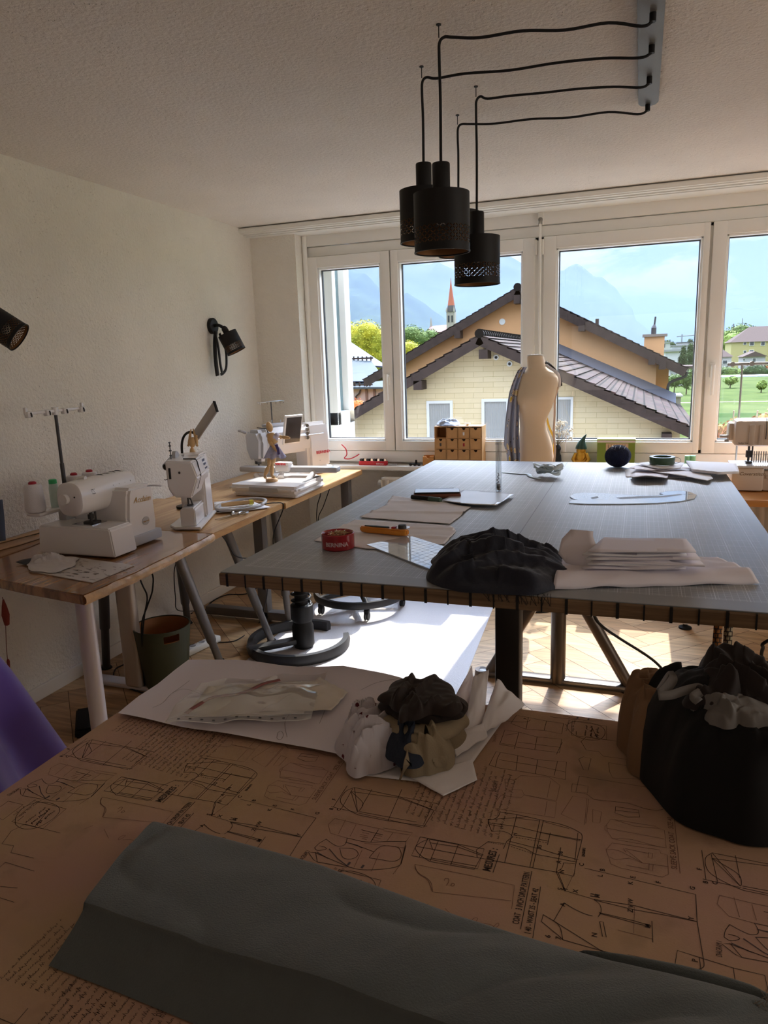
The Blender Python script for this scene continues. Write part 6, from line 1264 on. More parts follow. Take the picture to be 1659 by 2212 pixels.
# dried flowers in a black vase
q = ony(1203, 990, 4.73); t = thing('flower_vase', 'black figure shaped vase with dried white flowers behind the dress form', 'vase', (q.x, 4.735, ZS))
build(MB().lathe([(.026, 0), (.030, .03), (.026, .08), (.018, .10), (.024, .12), (.024, .135), (.014, .15)], (q.x, 4.735, ZS), 24), 'vase', M_blk, t)
mb = MB(); rnd = random.Random(6); fm = []
for k in range(20):
    a = rnd.uniform(0, 6.28); tip = Vector((q.x+.03+rnd.gauss(0, .03), 4.73+rnd.gauss(0, .012), ZS+.24+rnd.uniform(-.05, .06))); mb.tube([(q.x, 4.735, ZS+.14), tuple((Vector((q.x, 4.735, ZS+.14))+tip)/2+Vector((.006, 0, .01))), tuple(tip)], .0011, 5); fm.append(tip)
build(mb, 'stems', pm('dry_stem', c(110, 96, 72), .9), t)
mb = MB()
for tip in fm:
    for _ in range(16): mb.sphere(tip+Vector((rnd.gauss(0, .010), rnd.gauss(0, .006), rnd.gauss(0, .010))), rnd.uniform(.002, .005), 6, 4)
tag(build(mb, 'flowers', pm('dry_white_flower', c(224, 216, 200), .9), t), kind='stuff')
P_ = [ony(px, py, 4.69) for px, py in ((1222, 935), (1223, 950), (1221, 962), (1222, 977))]; tag(build(MB().ribbon(P_, .006, Vector((0, -1, 0)), 4), 'thread_end', M_paper, solid=.001), 'thin white thread hanging beside the dried flowers', 'thread')
# ================================================================ DRESS FORM
FYd = 4.25
rows = [(768, 1140, 1172), (773, 1138, 1175), (785, 1139, 1177), (796, 1139, 1181), (802, 1132, 1190), (808, 1124, 1200), (818, 1120, 1206), (832, 1119, 1206), (848, 1118, 1203), (862, 1118, 1199), (880, 1120, 1193), (898, 1122, 1184), (914, 1123, 1179), (930, 1123, 1182), (948, 1122, 1189), (968, 1122, 1194), (1000, 1121, 1197), (1030, 1122, 1196)]
t = thing('dress_form', 'cream tailor dress form with a floral scarf over its shoulder by the window', 'dress form', (2.03, FYd, 0))
M_form = pm('cream_jersey', c(226, 202, 170), .8, bump=(400, .1)); n = 40; vs = []
for i, (py, xl, xr) in enumerate(rows):
    a, b = ony(xl, py, FYd), ony(xr, py, FYd); cx = (a.x+b.x)/2; rx = (b.x-a.x)/2; ry = rx*(1.0 if i < 4 else .80)+(.018*math.exp(-((py-862)/22)**2))
    for k in range(n):
        th_ = 2*math.pi*k/n; e = .88; x_ = math.copysign(abs(math.cos(th_))**e, math.cos(th_)); y_ = math.copysign(abs(math.sin(th_))**e, math.sin(th_))
        bust = .022*math.exp(-((py-858)/16)**2)*(max(0, -math.sin(th_+.5)))**3
        vs.append(Vector((cx+rx*x_, FYd+(ry+bust)*y_-.02*(0 if i < 4 else 1)*math.exp(-((py-862)/30)**2), a.z)))
zlow = vs[-1].z; cx = 2.035
for k in range(n): th_ = 2*math.pi*k/n; vs.append(Vector((cx+.088*math.cos(th_), FYd+.075*math.sin(th_), zlow-.10)))
m_ = len(rows)+1; mb = MB(); mb.add(vs, [[i*n+k, i*n+(k+1) % n, (i+1)*n+(k+1) % n, (i+1)*n+k] for i in range(m_-1) for k in range(n)]+[list(range(n))[::-1], list(range((m_-1)*n, m_*n))]); build(mb, 'torso', M_form, t, angle=60)
q = ony(1156, 768, FYd); build(MB().lathe([(.050, 0), (.046, .006), (.012, .010), (0, .010)], (q.x, FYd, q.z-.002), 28, sx=.95, sy=.95), 'neck_cap', pm('cap_cloth', c(196, 184, 166), .8), t)
build(MB().cyl((cx, FYd, .03), (cx, FYd, zlow-.09), .014), 'stand_pole', M_dgm, t); build(MB().lathe([(.17, 0), (.17, .02), (.03, .035), (.014, .05), (0, .05)], (cx, FYd, 0), 32), 'stand_base', M_blk, t)
# scarf
def floral():
    mt = pm('floral_scarf', c(158, 162, 176), .75); N, L, p = nodes(mt); tc = N.new('ShaderNodeTexCoord')
    v = N.new('ShaderNodeTexVoronoi'); v.inputs['Scale'].default_value = 17; v.inputs['Randomness'].default_value = .9; L.new(tc.outputs['Object'], v.inputs['Vector'])
    n1 = N.new('ShaderNodeTexNoise'); n1.inputs['Scale'].default_value = 60; L.new(tc.outputs['Object'], n1.inputs['Vector'])
    ad = N.new('ShaderNodeMath'); ad.operation = 'MULTIPLY_ADD'; L.new(n1.outputs[0], ad.inputs[0]); ad.inputs[1].default_value = .35; L.new(v.outputs['Distance'], ad.inputs[2])
    r = N.new('ShaderNodeValToRGB'); r.color_ramp.interpolation = 'CONSTANT'; e = r.color_ramp.elements; e[0].position = 0; e[0].color = c(226, 206, 150); e[1].position = .42; e[1].color = c(232, 214, 196)
    k = e.new(.53); k.color = c(96, 104, 116); k = e.new(.57); k.color = c(172, 177, 196); L.new(ad.outputs[0], r.inputs[0])
    mx = N.new('ShaderNodeMix'); mx.data_type = 'RGBA'; s = N.new('ShaderNodeSeparateColor'); L.new(v.outputs['Color'], s.inputs[0]); g = N.new('ShaderNodeMath'); g.operation = 'GREATER_THAN'; g.inputs[1].default_value = .62; L.new(s.outputs[0], g.inputs[0])
    l2 = N.new('ShaderNodeMath'); l2.operation = 'LESS_THAN'; l2.inputs[1].default_value = .40; L.new(ad.outputs[0], l2.inputs[0]); m2 = N.new('ShaderNodeMath'); m2.operation = 'MULTIPLY'; L.new(g.outputs[0], m2.inputs[0]); L.new(l2.outputs[0], m2.inputs[1])
    L.new(m2.outputs[0], mx.inputs[0]); L.new(r.outputs[0], mx.inputs[6]); mx.inputs[7].default_value = c(206, 176, 60); L.new(mx.outputs[2], p.inputs['Base Color']); return mt
sc_rows = [(793, 1127, 1138), (800, 1119, 1134), (815, 1112, 1129), (830, 1106, 1125), (850, 1100, 1122), (870, 1097, 1121), (900, 1093, 1121), (930, 1090, 1121), (960, 1088, 1122), (978, 1094, 1123), (1000, 1096, 1123), (1020, 1097, 1123)]
def scarf(u, v):
    i = v*(len(sc_rows)-1); k = min(int(i), len(sc_rows)-2); f = i-k; py, xl, xr = [sc_rows[k][j]+(sc_rows[k+1][j]-sc_rows[k][j])*f for j in range(3)]
    yy = FYd-.055-.035*math.sin(v*math.pi*.5)+.018*math.sin(u*15+v*2)*(.3+v); return ony(xl+(xr-xl)*u, py, yy)
mb = MB(); mb.grid(scarf, 46, 60); tag(build(mb, 'scarf', floral(), solid=.0015), 'grey and yellow floral scarf hanging over the left shoulder of the dress form', 'scarf')
def strip(label, pts, Y, w, mat, cat='ribbon', nm='ribbon'):
    P_ = [ony(px, py, Y+(0 if len(r) == 0 else r[0])) for px, py, *r in pts]; tag(build(MB().ribbon(P_, w, Vector((.25, -1, 0)), 5), nm, mat, solid=.0012), label, cat)
strip('white ribbon laid over the right shoulder of the dress form', [(1179, 788, -.03), (1190, 796, -.05), (1204, 806, -.05), (1209, 820, -.02), (1208, 836, 0)], FYd, .016, M_paper)
strip('black lace strap over the right shoulder of the dress form', [(1178, 782, .01), (1188, 790, -.02), (1198, 800, -.02), (1208, 815, .03), (1211, 834, .05)], FYd, .020, M_blk)
strip('pale pink ribbon hanging down the right side of the dress form', [(1206, 836), (1199, 862), (1198, 900), (1196, 940), (1199, 970), (1197, 1000), (1197, 1030)], FYd-.02, .012, pm('pale_pink', c(232, 204, 180), .7))
strip('yellow measuring tape hanging behind the waist of the dress form', [(1181, 902), (1186, 922), (1194, 940), (1197, 952), (1196, 985)], FYd+.03, .012, pm('yellow_tape', c(214, 176, 62), .6), 'measuring tape', 'measuring_tape')
# ================================================================ RIGHT DESK WITH COVERSTITCH MACHINE
ZR = .755
t = thing('sewing_desk', 'wooden desk under the right window carrying the coverstitch machine', 'desk', (3.5, 4.26, 0))
build(MB().lo((2.83, 3.90, ZR-.034), (4.3, 4.605, ZR), .003), 'desk_top', pm('orange_oak', c(190, 128, 66), .35, coat=.3), t)
for x, y in ((2.885, 4.042), (4.22, 4.0), (2.90, 4.52), (4.22, 4.52)):
    l_ = build(MB().cyl((x, y, .03), (x, y, ZR-.034), .022), 'leg', M_leg, t); build(MB().lathe([(.034, 0), (.034, .008), (.012, .016), (.012, .035)], (x, y, 0), 22), 'foot', M_rub, l_)
a = onz(1585, 1064, ZR); M_bg = pm('beige_machine', c(214, 200, 186), .3, spec=.5)
t = thing('coverstitch_machine', 'white coverstitch machine on the right desk by the window', 'sewing machine', (3.105, 4.13, ZR), 0, local=True)
mb = MB(); mb.lo((-.03, 0, .004), (.125, .22, .128), .012); build(mb, 'base_cover', M_bg, t); mb = MB(); mb.lo((.125, .02, .004), (.36, .22, .11), .008); mb.lo((.135, .012, .070), (.36, .03, .09), .004); build(mb, 'base_front', M_bg, t)
build(MB().lo((-.03, -.01, .128), (.37, .20, .140), .003), 'needle_plate', pm('bright_plate', c(226, 230, 236), .15, spec=.7), t)
mb = MB(); mb.lo((-.025, .04, .235), (.40, .19, .375), .022); build(mb, 'arm', M_bg, t); mb = MB(); mb.lo((-.052, .07, .26), (-.02, .16, .36), .02); build(mb, 'left_cover', M_bg, t)
build(MB().lo((.17, .05, .12), (.40, .21, .26), .012), 'column', M_bg, t)
mb = MB()
for k in range(12): mb.lo((.075+k*.011, .047, .150), (.081+k*.011, .052, .21), .001)
build(mb, 'ribbed_guard', M_mach2, t)
for x, w in ((.045, .026), (.093, .018)): build(MB().lo((x, .030, .245), (x+w, .045, .350), .003), 'front_slide', pm('beige_slide', c(196, 182, 168), .35), t)
mb = MB()
for k in range(3): mb.tube([(.125+k*.016, .036, .275), (.125+k*.016, .034, .34), (.125+k*.016, .05, .379), (.125+k*.016, .09, .381)], .0018, 6)
build(mb, 'tension_slots', M_slot, t)
mb = MB(); mb.cyl((.058, .10, .14), (.058, .10, .24), .006); mb.box((.058, .095, .19), (.028, .03, .035)); mb.box((.058, .09, .148), (.03, .05, .010)); mb.cyl((.075, .10, .15), (.075, .10, .24), .004); build(mb, 'presser_foot', M_dgm, t)
mb = MB(); mb.box((-.07, .09, .285), (.04, .03, .014), None, .004); mb.box((-.055, .09, .262), (.02, .02, .012)); build(mb, 'lift_lever', M_mach2, t)
txt_on(t, 'baby lock', (-.002, .039, .249), (1, 0, 0), (0, 0, 1), .014, M_ink); txt_on(t, 'Coverstitch', (.005, -.0006, .088), (1, 0, 0), (0, 0, 1), .026, pm('bronze_print', c(120, 96, 70), .5), shear=.35)
for x in (-.02, .095, .20): build(MB().cyl((x, .17, .37), (x, .17, .415), .004), 'spool_pin', M_white, t)
build(MB().cyl((.015, .24, .004), (.015, .24, .655), .005), 'guide_pole', pm('pale_pole', c(170, 172, 172), .4, .3), t); gb = MB(); gb.box((.07, .24, .66), (.26, .014, .016), None, .005)
for x in (-.035, .06, .15): gb.cyl((x, .225, .66), (x, .255, .66), .013, seg=16)
build(gb, 'guide_bar', pm('pale_pole', c(170, 172, 172), .4, .3), t)
build(MB().lo((-.02, .20, .004), (.3, .26, .02), .004), 'stand_base', M_bg, t)
for k, px in enumerate((1485, 1497)):
    q = ony(px, 988, 4.40); t = thing('thread_spool', ('left' if k == 0 else 'right')+' one of two mint green thread spools on the right desk behind the papers', 'thread', (q.x, 4.40, ZR), group='mint thread spools on the right desk')
    build(MB().lathe([(.012, 0), (.012, .10), (.010, .115)], (q.x, 4.40, ZR), 18), 'thread', M_mint, t); build(MB().lathe([(.0145, .10), (.0145, q.z-ZR+.01), (0, q.z-ZR+.01)], (q.x, 4.40, ZR), 18), 'spool_top', pm('mint_plastic', c(150, 226, 186), .4), t)
# ================================================================ FLOOR
MP = [(.70, 3.95), (.74, 2.62), (1.90, 2.55), (1.80, 4.22), (1.0, 4.24)]
mb = MB(); mb.prism(MP, .0022, Matrix.Translation((0, 0, .0004))); tag(build(mb, 'chair_mat', pm('white_chair_mat', c(226, 222, 224), .5, bump=(420, .5, 'voronoi')), smooth=False), 'white textured chair mat on the floor under the cutting table', 'floor mat')
M_st = pm('stool_black', c(40, 40, 42), .45)
def arc_ring(cx, cy, r, z0, z1, w, a0, a1, seg=56):
    mb = MB(); vs = []
    for i in range(seg+1):
        a = R(a0+(a1-a0)*i/seg)
        for rr, z in ((r-w, z0), (r, z0), (r+.004, (z0+z1)/2), (r-.004, z1), (r-w+.004, z1)): vs.append((cx+rr*math.cos(a), cy+rr*math.sin(a), z))
    mb.add(vs, [[i*5+k, i*5+(k+1) % 5, (i+1)*5+(k+1) % 5, (i+1)*5+k] for i in range(seg) for k in range(5)]+[[0, 1, 2, 3, 4], [seg*5+k for k in (4, 3, 2, 1, 0)]]); return mb
cx, cy = .940, 3.262; t = thing('saddle_stool', 'black stool with open ring foot and spring column left of the cutting table', 'stool', (cx, cy, .0027))
build(arc_ring(cx-.03, cy, .275, .0027, .055, .035, 75, 388), 'ring_foot', M_st, t); build(MB().box((cx-.12, cy-.12, .045), (.27, .06, .03), R(45), .008), 'foot_arm', M_st, t)
mb = MB(); mb.lathe([(.050, .004), (.058, .02), (.058, .12), (.052, .135), (.050, .15), (.060, .165), (.060, .24), (.054, .245)], (cx, cy, 0), 32); build(mb, 'column', M_blk, t); build(MB().cyl((cx, cy, .24), (cx, cy, .43), .036), 'gas_lift', M_blk, t)
P_ = [(cx+.050*math.cos(k*.45), cy+.050*math.sin(k*.45), .245+k*.0026) for k in range(60)]; build(MB().tube(P_, .006, 8), 'spring', M_blk, t); build(MB().tube([(cx-.03, cy-.02, .36), (cx-.12, cy-.03, .355), (cx-.17, cy-.03, .37)], .009, 8, smooth=4), 'lever', M_blk, t)
build(MB().lathe([(.04, .42), (.10, .43), (.14, .445), (.15, .47), (.13, .49), (0, .495)], (cx, cy, 0), 36), 'seat', M_blk, t)
cx, cy = 1.0, 3.95; t = thing('rolling_stool', 'black rolling stool with ring base on casters standing on the white mat', 'stool', (cx, cy, .0027))
build(arc_ring(cx, cy, .285, .075, .115, .028, 0, 360), 'ring_foot', M_st, t); mb = MB()
for k in range(5):
    a = R(72*k+12); build(MB().tube([(cx, cy, .115), (cx+.27*math.cos(a), cy+.27*math.sin(a), .10)], [.022, .016], 10), 'spoke', M_st, t)
    x, y = cx+.265*math.cos(a), cy+.265*math.sin(a); w_ = MB(); w_.cyl((x-.012, y, .028), (x-.005, y, .028), .025, seg=18); w_.cyl((x+.005, y, .028), (x+.012, y, .028), .025, seg=18); w_.box((x, y, .055), (.03, .035, .03), None, .006); w_.cyl((x, y, .05), (x, y, .09), .007); build(w_, 'caster', M_blk, t)
build(MB().cyl((cx, cy, .10), (cx, cy, .42), .025), 'column', M_blk, t); build(MB().lathe([(.03, .41), (.15, .42), (.165, .45), (.15, .48), (0, .485)], (cx, cy, 0), 36), 'seat', M_blk, t)
# waste bin
cx, cy = .505, 2.655; t = thing('waste_bin', 'dark olive waste bin with wooden inside and grip hole under the desk', 'bin', (cx, cy, 0)); M_ol = pm('olive_bin', c(64, 66, 44), .6); M_wi = pm('bin_wood_inside', c(168, 112, 66), .5, var=(10, .15))
n = 64; zs = [0, .06, .14, .22, .255, .275, .292, .308]; vs = []; r0, r1 = .098, .132
for z in zs:
    for k in range(n): a = 2*math.pi*k/n; r = r0+(r1-r0)*z/.308; vs.append((cx+r*math.cos(a), cy+r*math.sin(a), z+.001))
def hole(i, k): a = 360*k/n; return i in (4, 5) and 308 < a < 340
mb = MB(); mb.add(vs, [[i*n+k, i*n+(k+1) % n, (i+1)*n+(k+1) % n, (i+1)*n+k] for i in range(len(zs)-1) for k in range(n) if not hole(i, k)]+[list(range(n))]); build(mb, 'bin_wall', M_ol, t)
mb = MB(); mb.add([(cx+(v[0]-cx)*.965, cy+(v[1]-cy)*.965, v[2]+.002) for v in vs], [[i*n+k, i*n+(k+1) % n, (i+1)*n+(k+1) % n, (i+1)*n+k] for i in range(len(zs)-1) for k in range(n) if not hole(i, k)]+[list(range(n))]); build(mb, 'bin_lining', M_wi, t)
mb = MB(); vs = []
for rr, z in ((r1, .308), (r1-.006, .308), (r1-.006, .312), (r1, .312)):
    for k in range(n): a = 2*math.pi*k/n; vs.append((cx+rr*math.cos(a), cy+rr*math.sin(a), z))
mb.add(vs, [[i*n+k, i*n+(k+1) % n, ((i+1) % 4)*n+(k+1) % n, ((i+1) % 4)*n+k] for i in range(4) for k in range(n)]); build(mb, 'rim', M_ol, t)
# foot pedal
q = onz(170, 1580, 0); t = thing('foot_pedal', 'black machine foot pedal on the floor near the purple cloth', 'pedal', (q.x, q.y, 0))
M = Matrix.Translation((q.x+.03, q.y+.03, 0)) @ Matrix.Rotation(R(-52), 4, 'Z'); mb = MB(); mb.prism([(-.075, 0), (.075, 0), (.075, .026), (-.045, .068), (-.075, .068)], .10, Matrix(((1, 0, 0, 0), (0, 0, -1, .05), (0, 1, 0, 0), (0, 0, 0, 1))), .006); build(inM(mb, M), 'pedal_body', M_blk, t)
mb = MB(); mb.box((.012, 0, .055), (.11, .085, .010), (0, R(19), 0), .004); build(inM(mb, M), 'pedal_plate', M_rub, t)
# power strip, scraps
q = onz(423, 1410, 0); t = thing('power_strip', 'white power strip on the floor behind the waste bin', 'power strip', (q.x, q.y, 0)); build(MB().box((q.x, q.y+.05, .02), (.05, .26, .036), R(-12), .008), 'strip_body', M_white, t)
for k in range(3): build(MB().cyl((q.x+.016*k-.015, q.y+.0+.06*k, .038), (q.x+.016*k-.015, q.y+.06*k, .0395), .016), 'socket', M_mach2, t)
q = onz(85, 1608, 0); mb = MB(); mb.ribbon([(q.x-.03, q.y-.01, .006), (q.x-.01, q.y, .012), (q.x+.01, q.y-.004, .006), (q.x+.022, q.y+.012, .02), (q.x+.02, q.y+.03, .05), (q.x+.03, q.y+.035, .045)], .016, Vector((.2, -.6, .8)), 5); mb.ribbon([(q.x+.022, q.y+.012, .012), (q.x+.04, q.y, .008), (q.x+.05, q.y+.01, .02)], .02, Vector((.1, -.5, .9)), 4)
tag(build(mb, 'paper_scrap', M_paper, solid=.001), 'small curled white paper scrap on the floor beside the purple cloth', 'scrap')
def cable(label, pts, r=.0035, mat=None, nm='cable'):
    pts = [Vector((max(q[0], .03), q[1], q[2])) for q in pts]; tag(build(MB().tube(pts, r, 8, smooth=6), nm, mat or M_cord), label, 'cable')
F = lambda px, py, z=.004: onz(px, py, z)
cable('black cable pair hanging beside the waste bin from the desk', [(.60, 2.38, ZD-.04), ony(306, 1260, 2.45), ony(318, 1290, 2.5), ony(312, 1330, 2.5), ony(308, 1390, 2.55), onz(318, 1450, .03), onz(322, 1500, .004)])
cable('black cable hanging left of the waste bin', [(.55, 2.36, ZD-.04), ony(322, 1215+15, 2.42), ony(330, 1270, 2.45), ony(318, 1310, 2.46), ony(306, 1350, 2.5), ony(309, 1420, 2.55), onz(312, 1490, .004)])
cable('thin black cable hanging behind the desk legs near the wall', [ony(381, 1212, 3.0), ony(376, 1240, 3.02), ony(379, 1290, 3.05), ony(384, 1318, 3.05), F(400, 1318, .01), F(405, 1325)], .0025)
cable('black cable curling on the floor at the wall behind the far desk', [F(440, 1325), F(452, 1300), F(490, 1285), F(530, 1283), F(556, 1270), F(600, 1255)], .0035)
cable('long black cable snaking from under the cutting table to the desks', [ony(578, 1270, 2.9), ony(574, 1300, 3.0), F(560, 1345), F(520, 1378), F(490, 1387), F(440, 1387), F(405, 1396)], .003)
cable('black cable looped on the floor near the white column foot', [F(318, 1500), F(262, 1480), F(246, 1462), F(250, 1445), F(268, 1435), F(290, 1420)], .0035)
cable('black cable hanging from the end of the near desk', [ony(455, 1081, 3.1), ony(490, 1100, 3.05), ony(520, 1104, 3.1), ony(555, 1093, 3.15), ony(572, 1092, 3.2), ony(588, 1102, 3.25), ony(593, 1120, 3.3), ony(592, 1150, 3.35), ony(590, 1180, 3.38)], .003) if False else cable('black cable hanging down at the end of the near desk', [(.60, 3.02, ZD+.006), (.66, 3.10, ZD+.006), (.74, 3.22, ZD+.006), (.80, 3.30, ZD+.006), (.83, 3.34, ZD-.02), ony(592, 1150, 3.37), ony(590, 1185, 3.38), ony(588, 1240, 3.40)], .003)
cable('black cable hanging below the middle of the near desk', [(.76, 2.78, ZD-.04), ony(480, 1158, 2.85), ony(495, 1180, 2.9), ony(508, 1200, 2.95), ony(530, 1206, 3.0), ony(560, 1203, 3.1)], .003)
cable('left one of two black cables hanging below the far desk', [(.69, 4.12, ZE-.036), ony(692, 1070, 4.15), ony(686, 1090, 4.18), ony(684, 1118, 4.2), ony(688, 1150, 4.2)], .003); cable('right one of two black cables hanging below the far desk', [(.71, 4.25, ZE-.036), ony(707, 1070, 4.3), ony(698, 1095, 4.28), ony(688, 1118, 4.25), ony(690, 1150, 4.25)], .003)
cable('black cable hanging from the front of the cutting table to the floor', [(2.52, 1.72, ZT-.04), ony(1283, 1327, 1.72), ony(1300, 1352, 1.76), ony(1340, 1380, 1.82), ony(1400, 1418, 1.88), ony(1430, 1445, 1.92), ony(1446, 1475, 1.95), (2.735, 1.98, .35), (2.74, 2.0, .006)], .0035)
cable('black cable arch at the right end of the cutting table', [(3.0, 1.72, ZT-.06), ony(1659, 1384, 1.72), ony(1648, 1400, 1.75), ony(1645, 1420, 1.78), ony(1652, 1445, 1.8), ony(1670, 1500, 1.85)], .004)
# measuring tapes hanging from the front edge
def tape_mat(name, base):
    mt = pm(name, base, .55); N, L, p = nodes(mt); tc = N.new('ShaderNodeTexCoord'); s = N.new('ShaderNodeSeparateXYZ'); L.new(tc.outputs['Object'], s.inputs[0])
    w = N.new('ShaderNodeTexBrick'); mp = N.new('ShaderNodeMapping'); mp.inputs['Rotation'].default_value = (R(90), 0, 0); L.new(tc.outputs['Object'], mp.inputs[0]); L.new(mp.outputs[0], w.inputs['Vector'])
    w.inputs['Scale'].default_value = 1; w.inputs['Brick Width'].default_value = .0095; w.inputs['Row Height'].default_value = .0107; w.inputs['Mortar Size'].default_value = .0014; w.inputs['Color1'].default_value = base; w.inputs['Color2'].default_value = tuple(v*.8 for v in base[:3])+(1,); w.inputs['Mortar'].default_value = c(40, 30, 24); L.new(w.outputs[0], p.inputs['Base Color']); return mt
def mtape(label, pts, Y, mat):
    t = thing('measuring_tape', label, 'measuring tape', tuple(ony(*pts[-1], Y))); P_ = [ony(px, py, Y) for px, py in pts]; build(MB().ribbon(P_, .019, Vector((.1, -1, 0)), 4), 'tape_band', mat, t, solid=.001)
    mb = MB()
    for k in range(9):
        q = P_[0].lerp(P_[-1], (k+.5)/9); mb.text(str(31+k), frame((q.x-.006, q.y-.0018, q.z-.003), (1, .1, 0), (0, 0, 1)), .0085, .0001)
    build(mb, 'numbers', M_ink, t, smooth=False)
mtape('orange measuring tape hanging from the front edge of the cutting table', [(1552, 1338), (1551, 1360), (1548, 1395), (1543, 1430), (1540, 1462)], 1.70, tape_mat('tape_orange', c(176, 116, 58))); mtape('pale measuring tape hanging right of the orange one', [(1574, 1340), (1573, 1365), (1571, 1400), (1568, 1430)], 1.72, tape_mat('tape_pale', c(190, 176, 146)))
# things on the near desk
A = [onz(px, py, ZD+.004) for px, py in ((64, 1234), (200, 1258), (290, 1221), (160, 1203))]; mb = MB(); mb.add(A+[p-Vector((0, 0, .003)) for p in A], [[0, 1, 2, 3], [4, 5, 6, 7], [0, 1, 5, 4], [1, 2, 6, 5], [2, 3, 7, 6], [3, 0, 4, 7]])
t = thing('picture_board', 'thin board with a grey photo print lying under the front of the overlocker', 'board', tuple((A[0]+A[2])/2)[:2]+(ZD,)); build(mb, 'board', pm('board_paper', c(196, 186, 178), .4), t, smooth=False)
mb = MB(); rnd = random.Random(9); M = frame(A[0], A[1]-A[0], A[3]-A[0]); L0, L1 = (A[1]-A[0]).length, (A[3]-A[0]).length
for k in range(60): x, y = rnd.uniform(.05, .93)*L0, rnd.uniform(.06, .9)*L1; w = rnd.uniform(.006, .035); mb.add([M @ Vector(p) for p in ((x, y, .0006), (x+w, y+.003*rnd.uniform(-1, 1), .0006), (x+w*.8, y+.003+rnd.uniform(0, .006), .0006), (x+w*.1, y+.004, .0006))], [[0, 1, 2, 3]])
build(mb, 'print', pm('grey_print', c(120, 110, 102), .5), t, smooth=False)
q = onz(105, 1212, ZD); hp = heap('cloth_scrap', (q.x, q.y), px2([(60, 1222), (85, 1235), (120, 1238), (150, 1228), (165, 1212), (130, 1203), (95, 1205), (75, 1213)], ZD+.006), .018, pm('white_scrap', c(206, 200, 200), .8), ZD+.006, (.030, 24, 9, .5), 8, 2.2, .8, nt=110, nr=30); tag(hp, 'crumpled white cloth scrap on the photo board', 'cloth')
A_ = px2([(34, 1217), (50, 1212), (80, 1207), (95, 1205), (140, 1209), (120, 1214), (90, 1217), (60, 1221)], ZD+.004); tag(build(sheet(MB(), A_, .02, lambda x, y: ZD+.006+.008*abs(nz(x, y, 12, 3))), 'cloth_scrap', pm('slate_scrap', c(62, 66, 74), .8), solid=.0015), 'slate grey cloth strip behind the white scrap', 'cloth')
for k, (pts, mt, lab) in enumerate((([(-40, 1212), (-40, 1190), (110, 1150), (108, 1158), (60, 1178)], pm('brown_board', c(150, 112, 78), .5), 'lowest brown cardboard sheet on the near desk by the wall'), ([(-40, 1196), (-40, 1180), (108, 1147), (108, 1154), (40, 1176)], pm('tan_board', c(176, 138, 102), .5), 'tan cardboard sheet in the middle of the stack by the wall'), ([(-40, 1184), (-40, 1172), (106, 1138), (106, 1146), (30, 1166)], pm('pale_tan_board', c(196, 158, 116), .5), 'topmost pale tan cardboard sheet of the stack by the wall'))):
    A_ = px2(pts, ZD+.012); tag(build(sheet(MB(), [(max(p[0], .004), p[1]) for p in A_], .05, lambda x, y: ZD+.004+.006*k), 'cardboard_sheet', mt, solid=.004, solid_off=1), lab, 'cardboard', 'cardboard sheets by the wall')
# tray, hoop, scissors on the oak board
A_ = px2([(462, 1085), (530, 1079), (585, 1096), (520, 1105), (465, 1108)], ZD+.002); tag(build(sheet(MB(), A_, .03, lambda x, y: ZD+.002+.002*abs(nz(x, y, 9))), 'pattern_paper', M_paper, solid=.001, solid_off=1), 'white paper under the embroidery hoop behind the small sewing machine', 'pattern paper')
q = onz(522, 1090, ZD+.01); t = thing('embroidery_hoop', 'grey embroidery hoop lying on the white paper at the end of the near desk', 'hoop', (q.x, q.y, ZD+.004))
P_ = [(q.x+.115*math.cos(a)*(1 if abs(math.cos(a)) < .8 else .95), q.y+.16*math.sin(a), ZD+.012) for a in [2*math.pi*k/40 for k in range(41)]]; build(MB().ribbon(P_, .016, Vector((0, 0, 1))), 'outer_ring', M_mach2, t, solid=.012, solid_off=0); build(MB().box((q.x, q.y-.16, ZD+.014), (.07, .02, .016), None, .004), 'clamp', M_mach2, t)
a, b = onz(478, 1091, ZD+.02), onz(548, 1084, ZD+.02); t = thing('awl_tool', 'beige wooden handle tool with a yellow band in the hoop', 'tool', tuple((a+b)/2)); build(MB().tube([a, a.lerp(b, .3), b], [.009, .013, .011], 12), 'handle', M_fig, t); build(MB().cyl(a.lerp(b, .86), a.lerp(b, .97), .0135), 'band', pm('yellow_band', c(214, 200, 80), .5), t)
# scissors
def scissors(label, handle, tip, Z):
    a = onz(*handle, Z); b = onz(*tip, Z); d = b-a; L_ = d.length; M = frame((a.x, a.y, Z+.001), d, (-d.y, d.x, 0)); t = thing('scissors', label, 'scissors', (a.x, a.y, Z))
    for s_ in (-1, 1):
        mb = MB(); mb.prism([(L_*.42, s_*.010), (L_*.45, -s_*.006), (L_, s_*.0), (L_*.9, s_*.006)] if s_ > 0 else [(L_*.42, -.010), (L_*.9, -.006), (L_, 0), (L_*.45, .006)], .0025, Matrix.Translation((0, 0, .002*(s_ > 0)))); mb.tube([(L_*.45, -s_*.002, .003), (L_*.3, -s_*.012, .004)], .005, 8); b_ = build(inM(mb, M), 'blade', M_chrome, t)
        build(inM(MB().tube([(L_*.15+L_*.15*math.cos(k), -s_*.022+.016*math.sin(k), .005) for k in [2*math.pi*q/22 for q in range(23)]], .0045, 8), M), 'finger_ring', M_chrome, t)
    build(inM(MB().cyl((L_*.45, 0, 0), (L_*.45, 0, .007), .005), M), 'pivot', M_dgm, t)
scissors('silver scissors lying open beside the small sewing machine', (528, 1107), (464, 1124), ZD)
P_ = [onz(px, py, ZD+.006) for px, py in ((530, 1099), (537, 1096), (545, 1098), (538, 1099))]; tag(build(MB().tube(P_, .003, 6, smooth=3), 'cloth_clip', pm('red_plastic2', c(196, 40, 52), .4)), 'small red clip on the white paper by the scissors', 'clip')
